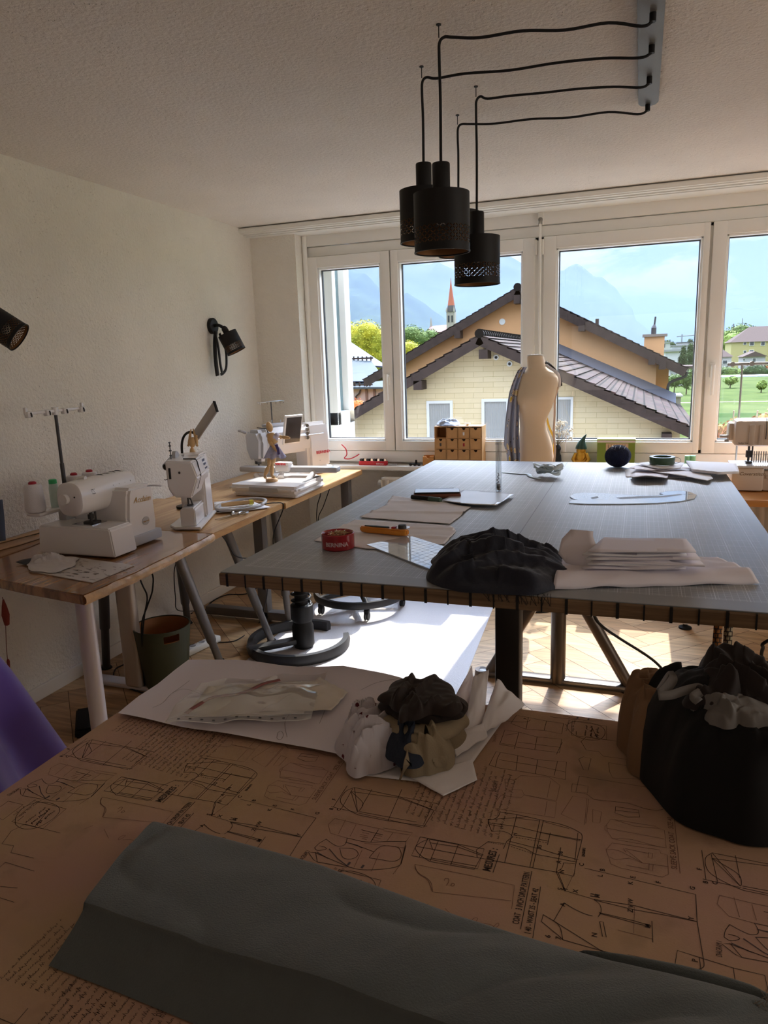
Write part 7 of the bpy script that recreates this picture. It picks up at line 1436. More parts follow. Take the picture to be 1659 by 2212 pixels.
# hanging tassel and strap at the left wall
t = thing('tassel_cord', 'rust red tassel cord hanging at the left wall below the desk', 'tassel', (.02, 2.05, .3))
P_ = [onx(px, py, .05) for px, py in ((5, 1290), (7, 1298), (8, 1320), (12, 1350), (14, 1400), (17, 1430), (22, 1470), (24, 1530))]; build(MB().tube(P_, .0015, 6, smooth=4), 'cord', pm('rust_cord', c(120, 70, 58), .8), t); build(MB().lathe([(.003, 0), (.010, -.03), (.016, -.07), (.010, -.115), (.0, -.12)], onx(7, 1295, .05), 14), 'tassel', pm('rust_tassel', c(140, 62, 50), .9), t)
a = onx(17, 1424, .05); build(MB().lathe([(.004, .0), (.007, -.01), (.003, -.05)], a, 10), 'bead', pm('rust_tassel', c(140, 62, 50), .9), t)
P_ = [onx(px, py, .03) for px, py in ((-2, 1080), (2, 1120), (4, 1150), (5, 1168))]; tag(build(MB().ribbon(P_, .03, Vector((1, -.3, 0)), 3), 'strap', pm('slate_blue_strap', c(92, 104, 124), .8), solid=.003), 'slate blue strap hanging on the left wall above the desk', 'strap')
# ================================================================ FOREGROUND TABLE WITH PRINTED COVER
GX0, GX1, GY0, GY1 = 1.545, 3.42, -.28, 1.412
t = thing('pattern_table', 'foreground table under a printed pattern drawing cover', 'table', ((GX0+GX1)/2, (GY0+GY1)/2, 0))
build(MB().lo((GX0+.004, GY0+.004, ZF-.032), (GX1-.004, GY1-.004, ZF-.0015), .003), 'tabletop', pm('table_board', c(150, 112, 76), .5, var=(6, .2)), t)
for x in (GX0+.08, GX1-.08):
    for y in (GY0+.08, GY1-.08): build(MB().cyl((x, y, 0), (x, y, ZF-.032), .025), 'leg', M_leg, t)
def cover_mat():
    mt = pm('printed_cover', c(190, 154, 128), .72, spec=.25, bump=(300, .1)); N, L, p = nodes(mt); tc = N.new('ShaderNodeTexCoord')
    n = N.new('ShaderNodeTexNoise'); n.inputs['Scale'].default_value = 4.2; n.inputs['Detail'].default_value = 4; L.new(tc.outputs['Object'], n.inputs['Vector'])
    r = N.new('ShaderNodeValToRGB'); e = r.color_ramp.elements; e[0].position = .36; e[0].color = c(182, 146, 130); e[1].position = .62; e[1].color = c(182, 152, 120); L.new(n.outputs[0], r.inputs[0])
    n2 = N.new('ShaderNodeTexNoise'); n2.inputs['Scale'].default_value = 9; n2.inputs['Detail'].default_value = 6; mp = N.new('ShaderNodeMapping'); mp.inputs['Location'].default_value = (4, 7, 0); L.new(tc.outputs['Object'], mp.inputs[0]); L.new(mp.outputs[0], n2.inputs['Vector'])
    mr = N.new('ShaderNodeMapRange'); mr.inputs[1].default_value = .58; mr.inputs[2].default_value = .72; mr.inputs[3].default_value = 1; mr.inputs[4].default_value = .78; L.new(n2.outputs[0], mr.inputs[0])
    mx = N.new('ShaderNodeMix'); mx.data_type = 'RGBA'; mx.blend_type = 'MULTIPLY'; mx.inputs[0].default_value = 1; L.new(r.outputs[0], mx.inputs[6]); L.new(mr.outputs[0], mx.inputs[7]); L.new(mx.outputs[2], p.inputs['Base Color']); return mt
PV = Vector((.577, -.004, 0)); PB = Vector((.2885, .545, 0))
Z1, Z2, Z3, Z4, Z5, Z6, Z7 = (0, 1540, 3.95), (380, 1540, 3.95), (620, 1680, 3.95), (880, 1660, 3.95), (1040, 1530, 3.95), (1160, 1740, 3.3247), (0, 1800, 5.37)
def zp(fr, q): return onz(fr[0]+q[0]/fr[2], fr[1]+q[1]/fr[2], ZF)
MOT = []                                    # (points, width, ink index, smooth)
def ln(fr, lists, w=.0009, ink=1, sm=0):
    for l in lists: MOT.append(([zp(fr, q) for q in l], w, ink, sm))
B_ = .0010
# sleeve draft
ln(Z3, [[(575, 85), (510, 112), (470, 155), (455, 200), (480, 240), (540, 285), (605, 318)], [(545, 118), (600, 165), (640, 205), (648, 235), (620, 278), (600, 292)]], B_, 1, 5)
ln(Z3, [[(515, 68), (395, 252)], [(375, 248), (600, 300)], [(725, 100), (640, 240)], [(980, 100), (860, 372)], [(575, 85), (960, 163), (1280, 222)], [(550, 120), (950, 172), (1255, 280)], [(960, 165), (1245, 275)], [(605, 318), (850, 368), (1195, 415)], [(615, 290), (1105, 380)], [(610, 303), (1155, 425)], [(1245, 225), (1165, 400)], [(1255, 282), (1165, 425)], [(465, 265), (560, 95)], [(545, 120), (600, 290)], [(575, 85), (602, 290)]])
# front draft with lapel
ln(Z3, [[(410, 348), (352, 400), (370, 475), (510, 515)], [(410, 348), (600, 395), (830, 445)], [(500, 360), (440, 480)], [(590, 400), (540, 500)], [(640, 470), (700, 480)], [(625, 485), (690, 500)], [(620, 500), (690, 515)], [(640, 520), (680, 530)], [(740, 490), (812, 502)], [(735, 510), (800, 521)], [(730, 530), (780, 540)], [(820, 430), (1070, 470), (1015, 545)], [(825, 455), (1050, 490)], [(660, 560), (835, 580), (1005, 600)], [(905, 825), (965, 745)], [(905, 470), (850, 545)], [(640, 620), (570, 770)], [(790, 640), (720, 800)]], .0007, 2)
ln(Z3, [[(635, 445), (700, 462), (820, 490)], [(780, 445), (715, 550)], [(510, 515), (640, 545), (720, 553), (850, 545), (1015, 545), (1005, 600), (970, 735)], [(500, 550), (640, 595), (745, 635)], [(240, 640), (380, 700), (520, 760)], [(255, 720), (510, 765)], [(245, 640), (185, 640), (225, 700), (258, 722), (245, 640)]], .0010)
ln(Z3, [[(500, 552), (600, 578), (640, 600)], [(255, 635), (310, 668), (350, 690)], [(360, 608), (430, 690), (525, 762)]], .0015, 3)
ln(Z3, [[(335, 525), (380, 560), (430, 585), (480, 580), (505, 555), (512, 515)], [(235, 600), (275, 562), (335, 525)], [(235, 600), (262, 622), (330, 612), (325, 595), (278, 583)], [(450, 600), (475, 680), (545, 695), (600, 670), (602, 635), (560, 607), (450, 600)], [(700, 685), (795, 590), (930, 590), (970, 630), (965, 690), (900, 715), (800, 700), (700, 685)], [(520, 760), (620, 785), (760, 786), (900, 770), (965, 745), (985, 700), (1015, 580)]], .0009, 1, 4)
for cx, cy in ((528, 735), (645, 760)): ln(Z3, [[(cx-9, cy-3), (cx+9, cy+3)]], .0075, 3)
# table of measures in an oval
ln(Z1, [[(315, 755), (565, 820), (365, 990), (100, 930), (315, 755)], [(420, 820), (300, 970)], [(205, 880), (150, 925)]])
ln(Z1, [[(130, 930), (140, 880), (200, 810), (300, 770), (400, 765), (480, 790), (510, 830), (480, 880), (400, 940), (300, 985), (200, 990), (140, 960), (130, 930)]], .0009, 1, 5)
# two piece sleeve
ln(Z4, [[(110, 585), (655, 688), (600, 858), (35, 745), (110, 585)], [(175, 600), (100, 760)], [(265, 618), (195, 790)], [(435, 648), (370, 825)], [(75, 665), (615, 765), (830, 805)], [(190, 795), (570, 862), (640, 740)], [(200, 765), (590, 835)], [(185, 605), (430, 650), (650, 740)], [(190, 635), (430, 670), (635, 745)], [(187, 610), (215, 690)]], .0010)
ln(Z4, [[(180, 603), (120, 630), (78, 660), (70, 690), (110, 740), (190, 795)]], .0010, 1, 5)
# coat back draft
ln(Z4, [[(690, 435), (740, 433), (775, 410), (790, 375)], [(720, 540), (790, 536), (850, 548), (888, 572), (895, 590), (850, 622), (820, 688)], [(790, 375), (935, 395), (1160, 445), (1300, 475), (1400, 510), (1470, 548), (1490, 572), (1485, 630), (1440, 800)]], B_, 1, 5)
ln(Z4, [[(690, 435), (690, 465), (720, 540)], [(690, 465), (920, 495), (1130, 545), (1480, 610)], [(690, 438), (945, 420), (1030, 413)], [(935, 395), (830, 805)], [(1130, 440), (1045, 845)], [(1160, 445), (1070, 850)], [(1220, 550), (1195, 655)], [(830, 642), (690, 625), (590, 695), (595, 760)], [(830, 805), (1070, 850), (1270, 885), (1420, 922), (1440, 800)], [(1455, 550), (1430, 785)], [(930, 570), (1120, 605), (1200, 622)], [(850, 642), (1000, 682), (1100, 735), (1290, 770), (1440, 800)], [(860, 620), (1120, 685), (1300, 740), (1460, 780)], [(1310, 675), (1270, 885), (1345, 1050)]], B_)
ln(Z4, [[(1160, 455), (1290, 490), (1380, 515)], [(1130, 548), (1475, 618)], [(690, 478), (820, 500)], [(900, 420), (1130, 450)]], .0008)
ln(Z4, [[(1272, 884), (1318, 852), (1332, 806)], [(1332, 806), (1430, 815)]], .0008, 1, 3)
for a, b, nn in (((900, 585), (1200, 637), 12), ((860, 660), (1090, 735), 10), ((690, 632), (830, 655), 7)):
    for k in range(nn): f0, f1 = k/nn, (k+.6)/nn; ln(Z4, [[(a[0]+(b[0]-a[0])*f0, a[1]+(b[1]-a[1])*f0), (a[0]+(b[0]-a[0])*f1, a[1]+(b[1]-a[1])*f1)]])
# coat front
ln(Z6, [[(340, 450), (1140, 640)], [(205, 615), (410, 675)]], .0007)
ln(Z6, [[(1140, 640), (1150, 835), (1200, 1135)], [(120, 830), (195, 700)], [(410, 675), (700, 720), (1150, 835)], [(410, 680), (700, 750), (900, 785), (1150, 835)], [(445, 770), (700, 830), (820, 865)], [(450, 776), (720, 850), (820, 872)], [(825, 830), (832, 985)], [(450, 835), (475, 838), (498, 948), (470, 942), (450, 835)], [(45, 785), (120, 830), (470, 1050)], [(45, 785), (32, 835), (160, 940), (185, 965)], [(150, 480), (205, 615)]], .0010)
ln(Z6, [[(580, 895), (830, 960)], [(700, 730), (695, 920)], [(650, 1070), (830, 1110)], [(205, 615), (270, 480)]], .0006, 2)
ln(Z6, [[(195, 700), (260, 740), (340, 778), (400, 795)], [(410, 675), (452, 715), (460, 765), (440, 800)], [(185, 965), (172, 895), (150, 855), (120, 830)], [(1200, 1135), (1192, 1165), (1130, 1182), (1000, 1170), (820, 1135), (450, 1040), (185, 965)]], .0010, 1, 5)
# jackets
ln(Z6, [[(500, 140), (530, 98), (850, 150), (872, 165), (915, 180), (928, 305), (700, 270), (540, 240), (505, 185), (500, 140)], [(505, 165), (910, 240)], [(560, 105), (700, 150), (870, 165)], [(540, 235), (680, 245), (885, 300)], [(500, 140), (488, 152), (488, 175), (503, 188)], [(495, 320), (540, 270), (880, 320), (888, 345), (935, 355), (945, 495), (900, 515), (600, 450), (530, 420), (510, 360), (495, 320)], [(640, 320), (760, 415), (945, 440)], [(500, 320), (545, 315), (600, 330), (760, 415), (660, 380), (560, 390), (520, 370)], [(800, 340), (830, 345), (825, 382), (797, 375), (800, 340)], [(805, 420), (835, 425), (830, 470), (803, 465), (805, 420)], [(620, 310), (640, 340)], [(640, 430), (800, 460)], [(630, 310), (800, 345)]], .0007, 2)
# pattern piece with curved edge
ln(Z4, [[(65, 820), (120, 830), (540, 915), (915, 998), (890, 1200)], [(885, 1130), (215, 1055)]], .0007, 2); ln(Z4, [[(65, 820), (70, 860), (110, 905), (170, 940), (205, 985), (215, 1055)], [(66, 835), (92, 895), (172, 952), (212, 1050)], [(315, 960), (325, 940), (350, 942), (352, 970), (332, 1000)], [(370, 1000), (385, 980), (402, 990), (390, 1006), (370, 1000)]], .0009, 2, 4)
ln(Z4, [[(320, 1195), (440, 1310)], [(545, 1310), (560, 1285), (592, 1275), (595, 1295), (560, 1330), (545, 1310)], [(600, 1330), (700, 1330), (760, 1370), (800, 1395)], [(700, 1385), (770, 1320), (775, 1345), (705, 1390)], [(105, 1200), (180, 1155)]], .0007, 2, 4)
# shirt, skirt and trouser drafts towards the far edge
ln(Z5, [[(200, 605), (290, 610), (335, 575), (580, 590), (670, 660), (640, 790), (365, 740), (345, 700), (205, 690), (200, 605)], [(120, 805), (165, 745), (340, 765), (365, 740), (640, 800), (625, 935), (115, 855), (120, 805)], [(590, 620), (560, 765)], [(560, 795), (540, 915)], [(680, 905), (780, 750), (900, 770), (880, 995), (680, 905)], [(915, 775), (890, 985)], [(950, 865), (1025, 885), (1010, 980), (950, 975), (950, 865)]], .0007, 2)
ln(Z5, [[(155, 310), (200, 185), (320, 205), (475, 245), (685, 265), (665, 380), (460, 355), (280, 330), (155, 310)], [(165, 300), (290, 320)], [(205, 230), (310, 215)], [(320, 205), (280, 350)], [(475, 245), (455, 355)], [(310, 290), (670, 335)], [(640, 395), (690, 290)], [(65, 485), (125, 370), (310, 405), (480, 440), (725, 460), (715, 610), (460, 560), (145, 510), (65, 485)], [(310, 405), (295, 530)], [(480, 440), (460, 560)], [(650, 450), (620, 575)], [(150, 440), (460, 490), (715, 545)], [(120, 500), (135, 430), (160, 380)], [(250, 130), (300, 60), (400, 80), (555, 110), (700, 130), (685, 220), (535, 190), (380, 180), (250, 130)], [(400, 80), (380, 180)], [(555, 110), (535, 190)]], .0009)
ln(Z5, [[(850, 285), (895, 245), (1240, 295)], [(850, 285), (895, 360), (1000, 370), (1040, 410), (1260, 440)], [(830, 435), (870, 415), (935, 430), (910, 530), (870, 525), (830, 435)], [(1085, 465), (1380, 515)], [(1085, 465), (1092, 540), (1120, 595), (1400, 610)], [(835, 580), (1200, 640), (1500, 690)], [(835, 580), (805, 715), (900, 735), (960, 780), (1250, 810), (1400, 860), (1500, 875), (1600, 850)], [(775, 645), (910, 665), (905, 725), (765, 715), (775, 645)], [(1145, 840), (1340, 870), (1350, 930), (1245, 930), (1140, 895), (1145, 840)], [(1140, 870), (1345, 895)]], .0008)
# scribbled handwriting, running away from the camera
def scrawl(x, y0, y1, h, seed, ink=1, w=.0006):
    r = random.Random(seed); y = y0
    while y < y1:
        L_ = r.uniform(.005, .024); pts = []; yy = y; ye = min(y+L_, y1); wob = r.uniform(-.0008, .0008)
        while yy < ye:
            up_ = h*(r.uniform(.32, .55) if r.random() > .22 else r.uniform(.85, 1.1)); dn = h*(.0 if r.random() > .12 else .4)
            pts += [Vector((x+wob+dn, yy, ZF)), Vector((x+wob-up_, yy+r.uniform(.0010, .0022), ZF)), Vector((x+wob-up_*.35*r.random(), yy+r.uniform(.0020, .0028), ZF))]; yy += r.uniform(.0020, .0042)
        if len(pts) > 2: MOT.append((pts, w*r.uniform(.8, 1.25), ink, 0))
        y += L_+r.uniform(.0025, .0055)
for i in range(15): x0 = 2.262+.0112*i; scrawl(x0, 1.000-.0015*i, 1.172-.012*((i*7) % 3), .0062, i)
for i in range(9): scrawl(2.168+.0115*i, 1.085, 1.185-.01*((i*5) % 2), .0058, 40+i)
for i in range(5): scrawl(2.20+.012*i, .800, .846, .0055, 60+i) if i < 2 else scrawl(2.215+.011*i, .790, .832, .006, 60+i, 1, .0011)
LET = []
def word(body, fr, p0, p1, size, ink=1, bold=.0, sp=1.0):
    a = zp(fr, p0); b = zp(fr, p1); LET.append((body, a, b, size, ink, bold))
word('MESURES :', Z4, (706, 885), (772, 690), .0165, 1, .0004); ln(Z4, [[(730, 890), (785, 735)]], .0012)
word('COAT   3 INCH DROP PATTERN', Z4, (950, 1335), (1045, 892), .0125, 1, .0002); ln(Z4, [[(965, 1375), (1062, 878)]], .0011)
word('I 40 - WAIST 35 - SEAT 42', Z4, (1050, 1415), (1118, 1030), .0110, 1, .0002); ln(Z4, [[(1070, 1450), (1137, 1010)]], .0010)
word('SLEEVE SACK COAT   SIZE 40', Z6, (1008, 462), (972, 88), .0115, 2, .0001); ln(Z6, [[(1028, 490), (985, 88)]], .0009, 2)
word('DIAGRAM 1', Z3, (122, 722), (198, 630), .0105); word('DIAGRAM 3', Z4, (755, 203), (777, 112), .0095); word('DIAGRAM 2', Z5, (118, 290), (136, 222), .008, 2); word('DIAGRAM II', Z4, (1512, 755), (1520, 682), .006, 1, .0003)
for ch, fr, q in (('B', Z3, (388, 278)), ('C', Z3, (450, 285)), ('F', Z3, (412, 196)), ('S', Z6, (182, 612)), ('T', Z6, (220, 614)), ('X', Z6, (292, 632)), ('U', Z6, (418, 662)), ('M', Z6, (450, 668)), ('L', Z6, (470, 516)), ('B', Z6, (486, 476)), ('K', Z6, (688, 572)), ('E', Z6, (706, 528)), ('F', Z6, (890, 564)), ('G', Z6, (1136, 610)), ('C', Z6, (335, 440)), ('W', Z6, (690, 712)), ('V', Z6, (692, 740)), ('Z', Z6, (688, 772)), ('A', Z6, (200, 728)), ('Y', Z6, (1126, 826)), ('N', Z6, (430, 950)), ('H', Z4, (932, 578)), ('N', Z4, (1335, 898)), ('A', Z4, (1310, 815)), ('6', Z6, (95, 955)), ('7', Z6, (170, 968)), ('M', Z6, (812, 885)), ('P', Z6, (1155, 1130)), ('35', Z4, (1140, 690)), ('36', Z4, (1322, 745))):
    a = zp(fr, q); LET.append((ch, a, a+Vector((0, .01, 0)), .0095, 1, .0002))
mb = MB(); mb.mi = 0; mb.lo((GX0, GY0, ZF-.0014), (GX1, GY1, ZF)); mb.lo((GX0-.001, GY0, ZF-.030), (GX0+.002, GY1, ZF-.0005)); mb.lo((GX0, GY1-.002, ZF-.028), (GX1, GY1+.001, ZF-.0005))
inside = lambda p: GX0+.003 < p.x < GX1-.003 and .2 < p.y < GY1-.003
glyph = {}
def letters(body, size, bold):
    k = (body, size, bold)
    if k not in glyph: g = MB(); g.text(body, Matrix(), size, 0.0, bold); glyph[k] = g
    return glyph[k]
for kb in (-1, 0, 1):
    for ka in range(-3, 5):
        off = PV*ka+PB*kb; up = Vector((0, 0, .0004))
        for pts, w, ink, sm in MOT:
            P_ = [p+off for p in pts]
            if not any(inside(p) for p in P_): continue
            if sm: P_ = spline(P_, sm)
            run = []; mb.mi = ink
            for p in P_+[None]:
                if p is not None and inside(p): run.append(p+up)
                else:
                    if len(run) > 1: mb.ribbon(run, w)
                    run = []
        for body, a, b, size, ink, bold in LET:
            A_, B2 = a+off, b+off
            if not (inside(A_) and inside(B2)): continue
            g = letters(body, size, bold); d = B2-A_; x1 = max(v.x for v in g.v); sx = d.length/x1 if len(body) > 2 else 1.0; M = frame((A_.x, A_.y, ZF+.0004), d, (-d.y, d.x, 0))
            mb.mi = ink; mb.add([M @ Vector((v.x*sx, v.y, 0)) for v in g.v], g.f)
M_ink1 = pm('print_ink', c(58, 42, 36), .7); M_ink2 = pm('faded_print_ink', c(118, 84, 70), .7); M_ink3 = pm('grey_print_ink', c(84, 74, 78), .7)
o = build(mb, 'pattern_print_cover', [cover_mat(), M_ink1, M_ink2, M_ink3], smooth=False, base=((GX0+GX1)/2, (GY0+GY1)/2, ZF)); tag(o, 'tan cover printed with tailoring drawings lying on the foreground table', 'table cover')
ZG = ZF+.0012
# ---- large white sheet at the far edge
A_ = px2([(255, 1541), (300, 1505), (340, 1480), (408, 1430), (470, 1433), (600, 1440), (700, 1444), (742, 1445), (800, 1460), (868, 1475), (930, 1500), (930, 1610), (745, 1632), (620, 1606), (500, 1588), (400, 1570), (310, 1552)], ZG+.008)
def wz(x, y): return ZG+.004+.012*max(0, min(1, (y-1.15)/.2))*(.6+.4*math.sin(x*16))+.006*nz(x, y, 6, 2)+.004
mb = MB(); sheet(mb, A_, .014, wz); mb.mi = 1
for l in ([(330, 1530), (352, 1520), (372, 1500), (400, 1492), (440, 1505)], [(372, 1500), (410, 1475)], [(600, 1580), (607, 1577), (612, 1585), (606, 1595), (598, 1592), (600, 1580)], [(780, 1500), (815, 1485), (860, 1476)], [(690, 1565), (705, 1530), (712, 1500)], [(620, 1590), (615, 1560), (625, 1540)]):
    P_ = spline([onz(*q, ZG+.01) for q in l], 5); mb.ribbon([Vector((p.x, p.y, wz(p.x, p.y)+.0006)) for p in P_], .0009)
o = tag(build(mb, 'pattern_sheet', [M_lil, pm('pencil_grey', c(120, 114, 118), .7)]), 'large white pattern sheet at the far left edge of the foreground table', 'pattern paper')
# ---- plastic sleeve with papers
t = thing('plastic_sleeve', 'clear punched plastic sleeve with paper pieces and a red brown ribbon on the white sheet', 'plastic sleeve', tuple(onz(530, 1520, ZG+.025)))
def patch(cs, bul=0.0, nu=24, nv=18, seed=0, wav=.0):
    a, b, c_, d = [Vector(q) for q in cs]
    def fn(u, v):
        p = (a*(1-u)+b*u)*(1-v)+(d*(1-u)+c_*u)*v; p = p.copy(); p.z += bul*math.sin(u*math.pi)*math.sin(v*math.pi)+wav*noise.noise(Vector((u*4, v*4, seed))); return p
    mb = MB(); mb.grid(fn, nu, nv); return mb
P1 = [onz(*q, ZG+.022) for q in ((400, 1550), (655, 1543), (690, 1470), (450, 1484))]; build(patch(P1, .006, seed=2, wav=.004), 'paper_insert', pm('cream_paper', c(216, 208, 196), .6), t, solid=.002)
P1 = [onz(*q, ZG+.026) for q in ((560, 1538), (715, 1534), (752, 1496), (690, 1462))]; build(patch(P1, .008, seed=3, wav=.006), 'paper_insert', pm('cream_paper', c(216, 208, 196), .6), t, solid=.001)
P_ = [onz(px, py, ZG+.033) for px, py in ((402, 1540), (425, 1524), (460, 1506), (510, 1499), (540, 1490), (570, 1476), (605, 1468))]; build(MB().ribbon(P_, .011, smooth=5), 'red_ribbon', pm('red_brown_ribbon', c(140, 84, 80), .6), t, solid=.001)
film = bpy.data.materials.new('sleeve_film'); film.use_nodes = True; N = film.node_tree.nodes; L = film.node_tree.links; N.clear()
o_ = N.new('ShaderNodeOutputMaterial'); tr = N.new('ShaderNodeBsdfTransparent'); gl = N.new('ShaderNodeBsdfGlossy'); df = N.new('ShaderNodeBsdfDiffuse'); m1 = N.new('ShaderNodeMixShader'); m2 = N.new('ShaderNodeMixShader'); gl.inputs['Roughness'].default_value = .07; m1.inputs[0].default_value = .20; m2.inputs[0].default_value = .22
L.new(tr.outputs[0], m1.inputs[1]); L.new(df.outputs[0], m1.inputs[2]); L.new(m1.outputs[0], m2.inputs[1]); L.new(gl.outputs[0], m2.inputs[2]); L.new(m2.outputs[0], o_.inputs[0])
P1 = [onz(*q, ZG+.024) for q in ((355, 1563), (672, 1558), (706, 1452), (433, 1473))]
def filmz(u, v):
    a, b, c_, d = P1; p = (a*(1-u)+b*u)*(1-v)+(d*(1-u)+c_*u)*v; p = p.copy(); p.z += .016*math.sin(math.pi*min(1, v*1.2+.05))*(.5+.5*math.sin(u*2.6))+.004*noise.noise(Vector((u*7, v*5, 2)))+.003*math.sin(u*14+v*5); return p
mb = MB(); mb.grid(filmz, 60, 30); build(mb, 'sleeve_film', film, t)
mb = MB()
for k in range(11): u = .08+.08*k; p = filmz(u, .035); q = filmz(u+.018, .035); mb.ribbon([p+Vector((0, 0, .001)), q+Vector((0, 0, .001))], .004)
build(mb, 'punch_holes', M_dgm, t, smooth=False)
mb = MB(); mb.ribbon([filmz(k/30, .0)+Vector((0, 0, .001)) for k in range(31)], .003); mb.ribbon([filmz(k/30, .075)+Vector((0, 0, .001)) for k in range(31)], .0012); mb.ribbon([filmz(0.004, k/20)+Vector((0, 0, .001)) for k in range(21)], .002); build(mb, 'welded_edge', pm('film_edge', c(214, 212, 212), .3), t)
# ---- pattern sheets round the bundle
def psheet(label, cs, mat, bul=.0, seed=1, grp=None, wav=.003): tag(build(patch(cs, bul, seed=seed, wav=wav), 'pattern_paper', mat, solid=.0009), label, 'pattern paper', grp)
g = lambda px, py, z=0.0: onz(px, py, ZG+z); y_ = lambda px, py, Y: ony(px, py, Y)
psheet('lowest white paper stack under the cloth bundle, its edge towards the camera', [g(763, 1672, .002), g(985, 1697, .002), g(1084, 1560, .004), g(900, 1560, .004)], M_paper, .0, 1, None, .001)
psheet('white paper with angled corner sticking out towards the camera under the bundle', [g(884, 1677, .006), g(958, 1719, .003), g(1031, 1684, .004), g(1020, 1640, .008)], M_paper, .0, 2, None, .001)
psheet('tall pointed white paper standing up behind the bundle', [g(955, 1560, .02), g(1000, 1592, .02), y_(1024, 1500, 1.385), y_(1019, 1437, 1.40)], M_lil, .01, 3); psheet('second pointed white paper leaning right of the tallest one', [g(1000, 1600, .015), g(1045, 1560, .02), y_(1056, 1446, 1.405), y_(1022, 1462, 1.39)], M_paper, .008, 4)
psheet('thick bent white paper stack pointing right beside the table leg', [g(1030, 1592, .018), g(1095, 1555, .022), y_(1134, 1522, 1.40), y_(1074, 1466, 1.42)], M_paper, .015, 5, None, .006); psheet('small white paper corner in front of the standing papers', [g(985, 1634, .01), g(1054, 1591, .016), g(1045, 1560, .03), g(975, 1590, .03)], M_paper, .004, 6)
# ---- cloth bundle
def flower_dots():
    mt = pm('floral_dot_cloth', c(206, 202, 210), .8); N, L, p = nodes(mt); tc = N.new('ShaderNodeTexCoord'); v = N.new('ShaderNodeTexVoronoi'); v.inputs['Scale'].default_value = 38; v.inputs['Randomness'].default_value = .7; L.new(tc.outputs['Object'], v.inputs['Vector'])
    n = N.new('ShaderNodeTexNoise'); n.inputs['Scale'].default_value = 500; L.new(tc.outputs['Object'], n.inputs['Vector']); a = N.new('ShaderNodeMath'); a.operation = 'MULTIPLY_ADD'; L.new(n.outputs[0], a.inputs[0]); a.inputs[1].default_value = .22; L.new(v.outputs['Distance'], a.inputs[2])
    l = N.new('ShaderNodeMath'); l.operation = 'LESS_THAN'; L.new(a.outputs[0], l.inputs[0]); l.inputs[1].default_value = .27; mx = N.new('ShaderNodeMix'); mx.data_type = 'RGBA'; L.new(l.outputs[0], mx.inputs[0]); mx.inputs[6].default_value = c(206, 202, 210); mx.inputs[7].default_value = c(92, 28, 40); L.new(mx.outputs[2], p.inputs['Base Color']); return mt
M_lin = pm('beige_linen', c(150, 136, 112), .85, bump=(350, .25)); M_brn = pm('brown_knit', c(40, 30, 27), .9, sheen=.1); M_den = pm('denim_scrap', c(40, 48, 64), .85, bump=(300, .3)); M_tan = pm('tan_cloth', c(128, 98, 72), .85); M_pb = pm('pile_black', c(11, 11, 13), .9, sheen=.03); M_pbr = pm('pile_brown', c(34, 26, 25), .85, sheen=.1); M_lg = pm('pile_grey', c(112, 109, 106), .8)
def hpx(px, py, z): return tuple(onz(px, py, z))[:2]
tag(heap('cloth_scrap', hpx(805, 1610, ZG+.03), px2([(738, 1605), (748, 1650), (765, 1684), (800, 1672), (850, 1660), (885, 1620), (870, 1570), (830, 1535), (790, 1535), (755, 1562)], ZG+.004), .07, flower_dots(), ZG+.004, (.04, 16, 5, .8), 11, 2.6, .7, nt=170, nr=50), 'white cotton with small dark red flowers at the left of the cloth bundle', 'cloth')
tag(heap('cloth_scrap', hpx(868, 1600, ZG+.03), px2([(832, 1560), (838, 1590), (845, 1625), (870, 1640), (900, 1640), (905, 1590), (880, 1560)], ZG+.05), .05, M_den, ZG+.03, (.03, 18, 7, 1.2), 13, 2.6, .7, nt=100, nr=30), 'small dark denim scrap between the floral cotton and the beige linen', 'cloth')
tag(heap('linen_cloth', hpx(925, 1590, ZG+.05), px2([(856, 1580), (866, 1625), (885, 1655), (920, 1650), (962, 1640), (980, 1610), (1000, 1570), (998, 1530), (950, 1510), (880, 1510), (840, 1540)], ZG+.03), .062, M_lin, ZG+.005, (.034, 13, 5, -.5), 15, 5, .5, nt=170, nr=50, nfold=10), 'crumpled beige linen in the middle of the cloth bundle under the dark brown cloth', 'cloth')
for k, (lab, P_, r_) in enumerate((('left rolled beige linen strip under the dark brown cloth', ((838, 1560), (862, 1572), (890, 1580), (918, 1582)), .014), ('right rolled beige linen strip under the dark brown cloth', ((922, 1584), (950, 1580), (975, 1566), (990, 1552)), .016))):
    Q_ = [onz(px, py, ZG+.066) for px, py in P_]; mb = MB()
    Q2 = spline(Q_, 8); n_ = len(Q2)
    def strip_f(u, v, Q2=Q2, r_=r_, k=k):
        i = min(int(u*(len(Q2)-1)), len(Q2)-2); f = u*(len(Q2)-1)-i; p = Q2[i].lerp(Q2[i+1], f); d = (Q2[i+1]-Q2[i]).normalized(); n = Vector((d.y, -d.x, 0)); a = -1.4+v*5.2; rr = r_*(1-.12*v)*(1+.18*noise.noise(Vector((u*5, v*3, k*4.0))))
        return p+n*math.cos(a)*rr*1.5+Vector((0, 0, math.sin(a)*rr))
    mb.grid(strip_f, 50, 22); tag(build(mb, 'linen_strip', M_lin, solid=.0016), lab, 'cloth')
def flapf(u, v):
    a, b, c_, d = g(875, 1672, .006), g(966, 1662, .006), y_(972, 1588, 1.170), y_(884, 1584, 1.165); p = (a*(1-u)+b*u)*(1-v)+(d*(1-u)+c_*u)*v
    bul = math.sin(min(1, v*1.15)*math.pi)**.7; return p+Vector((0, -.016, .012))*bul+Vector((0, -.010, .006))*ridged(u*2.2+v*.7, v*1.1, 5.5)*bul+Vector((.004*math.sin(v*7), 0, 0))
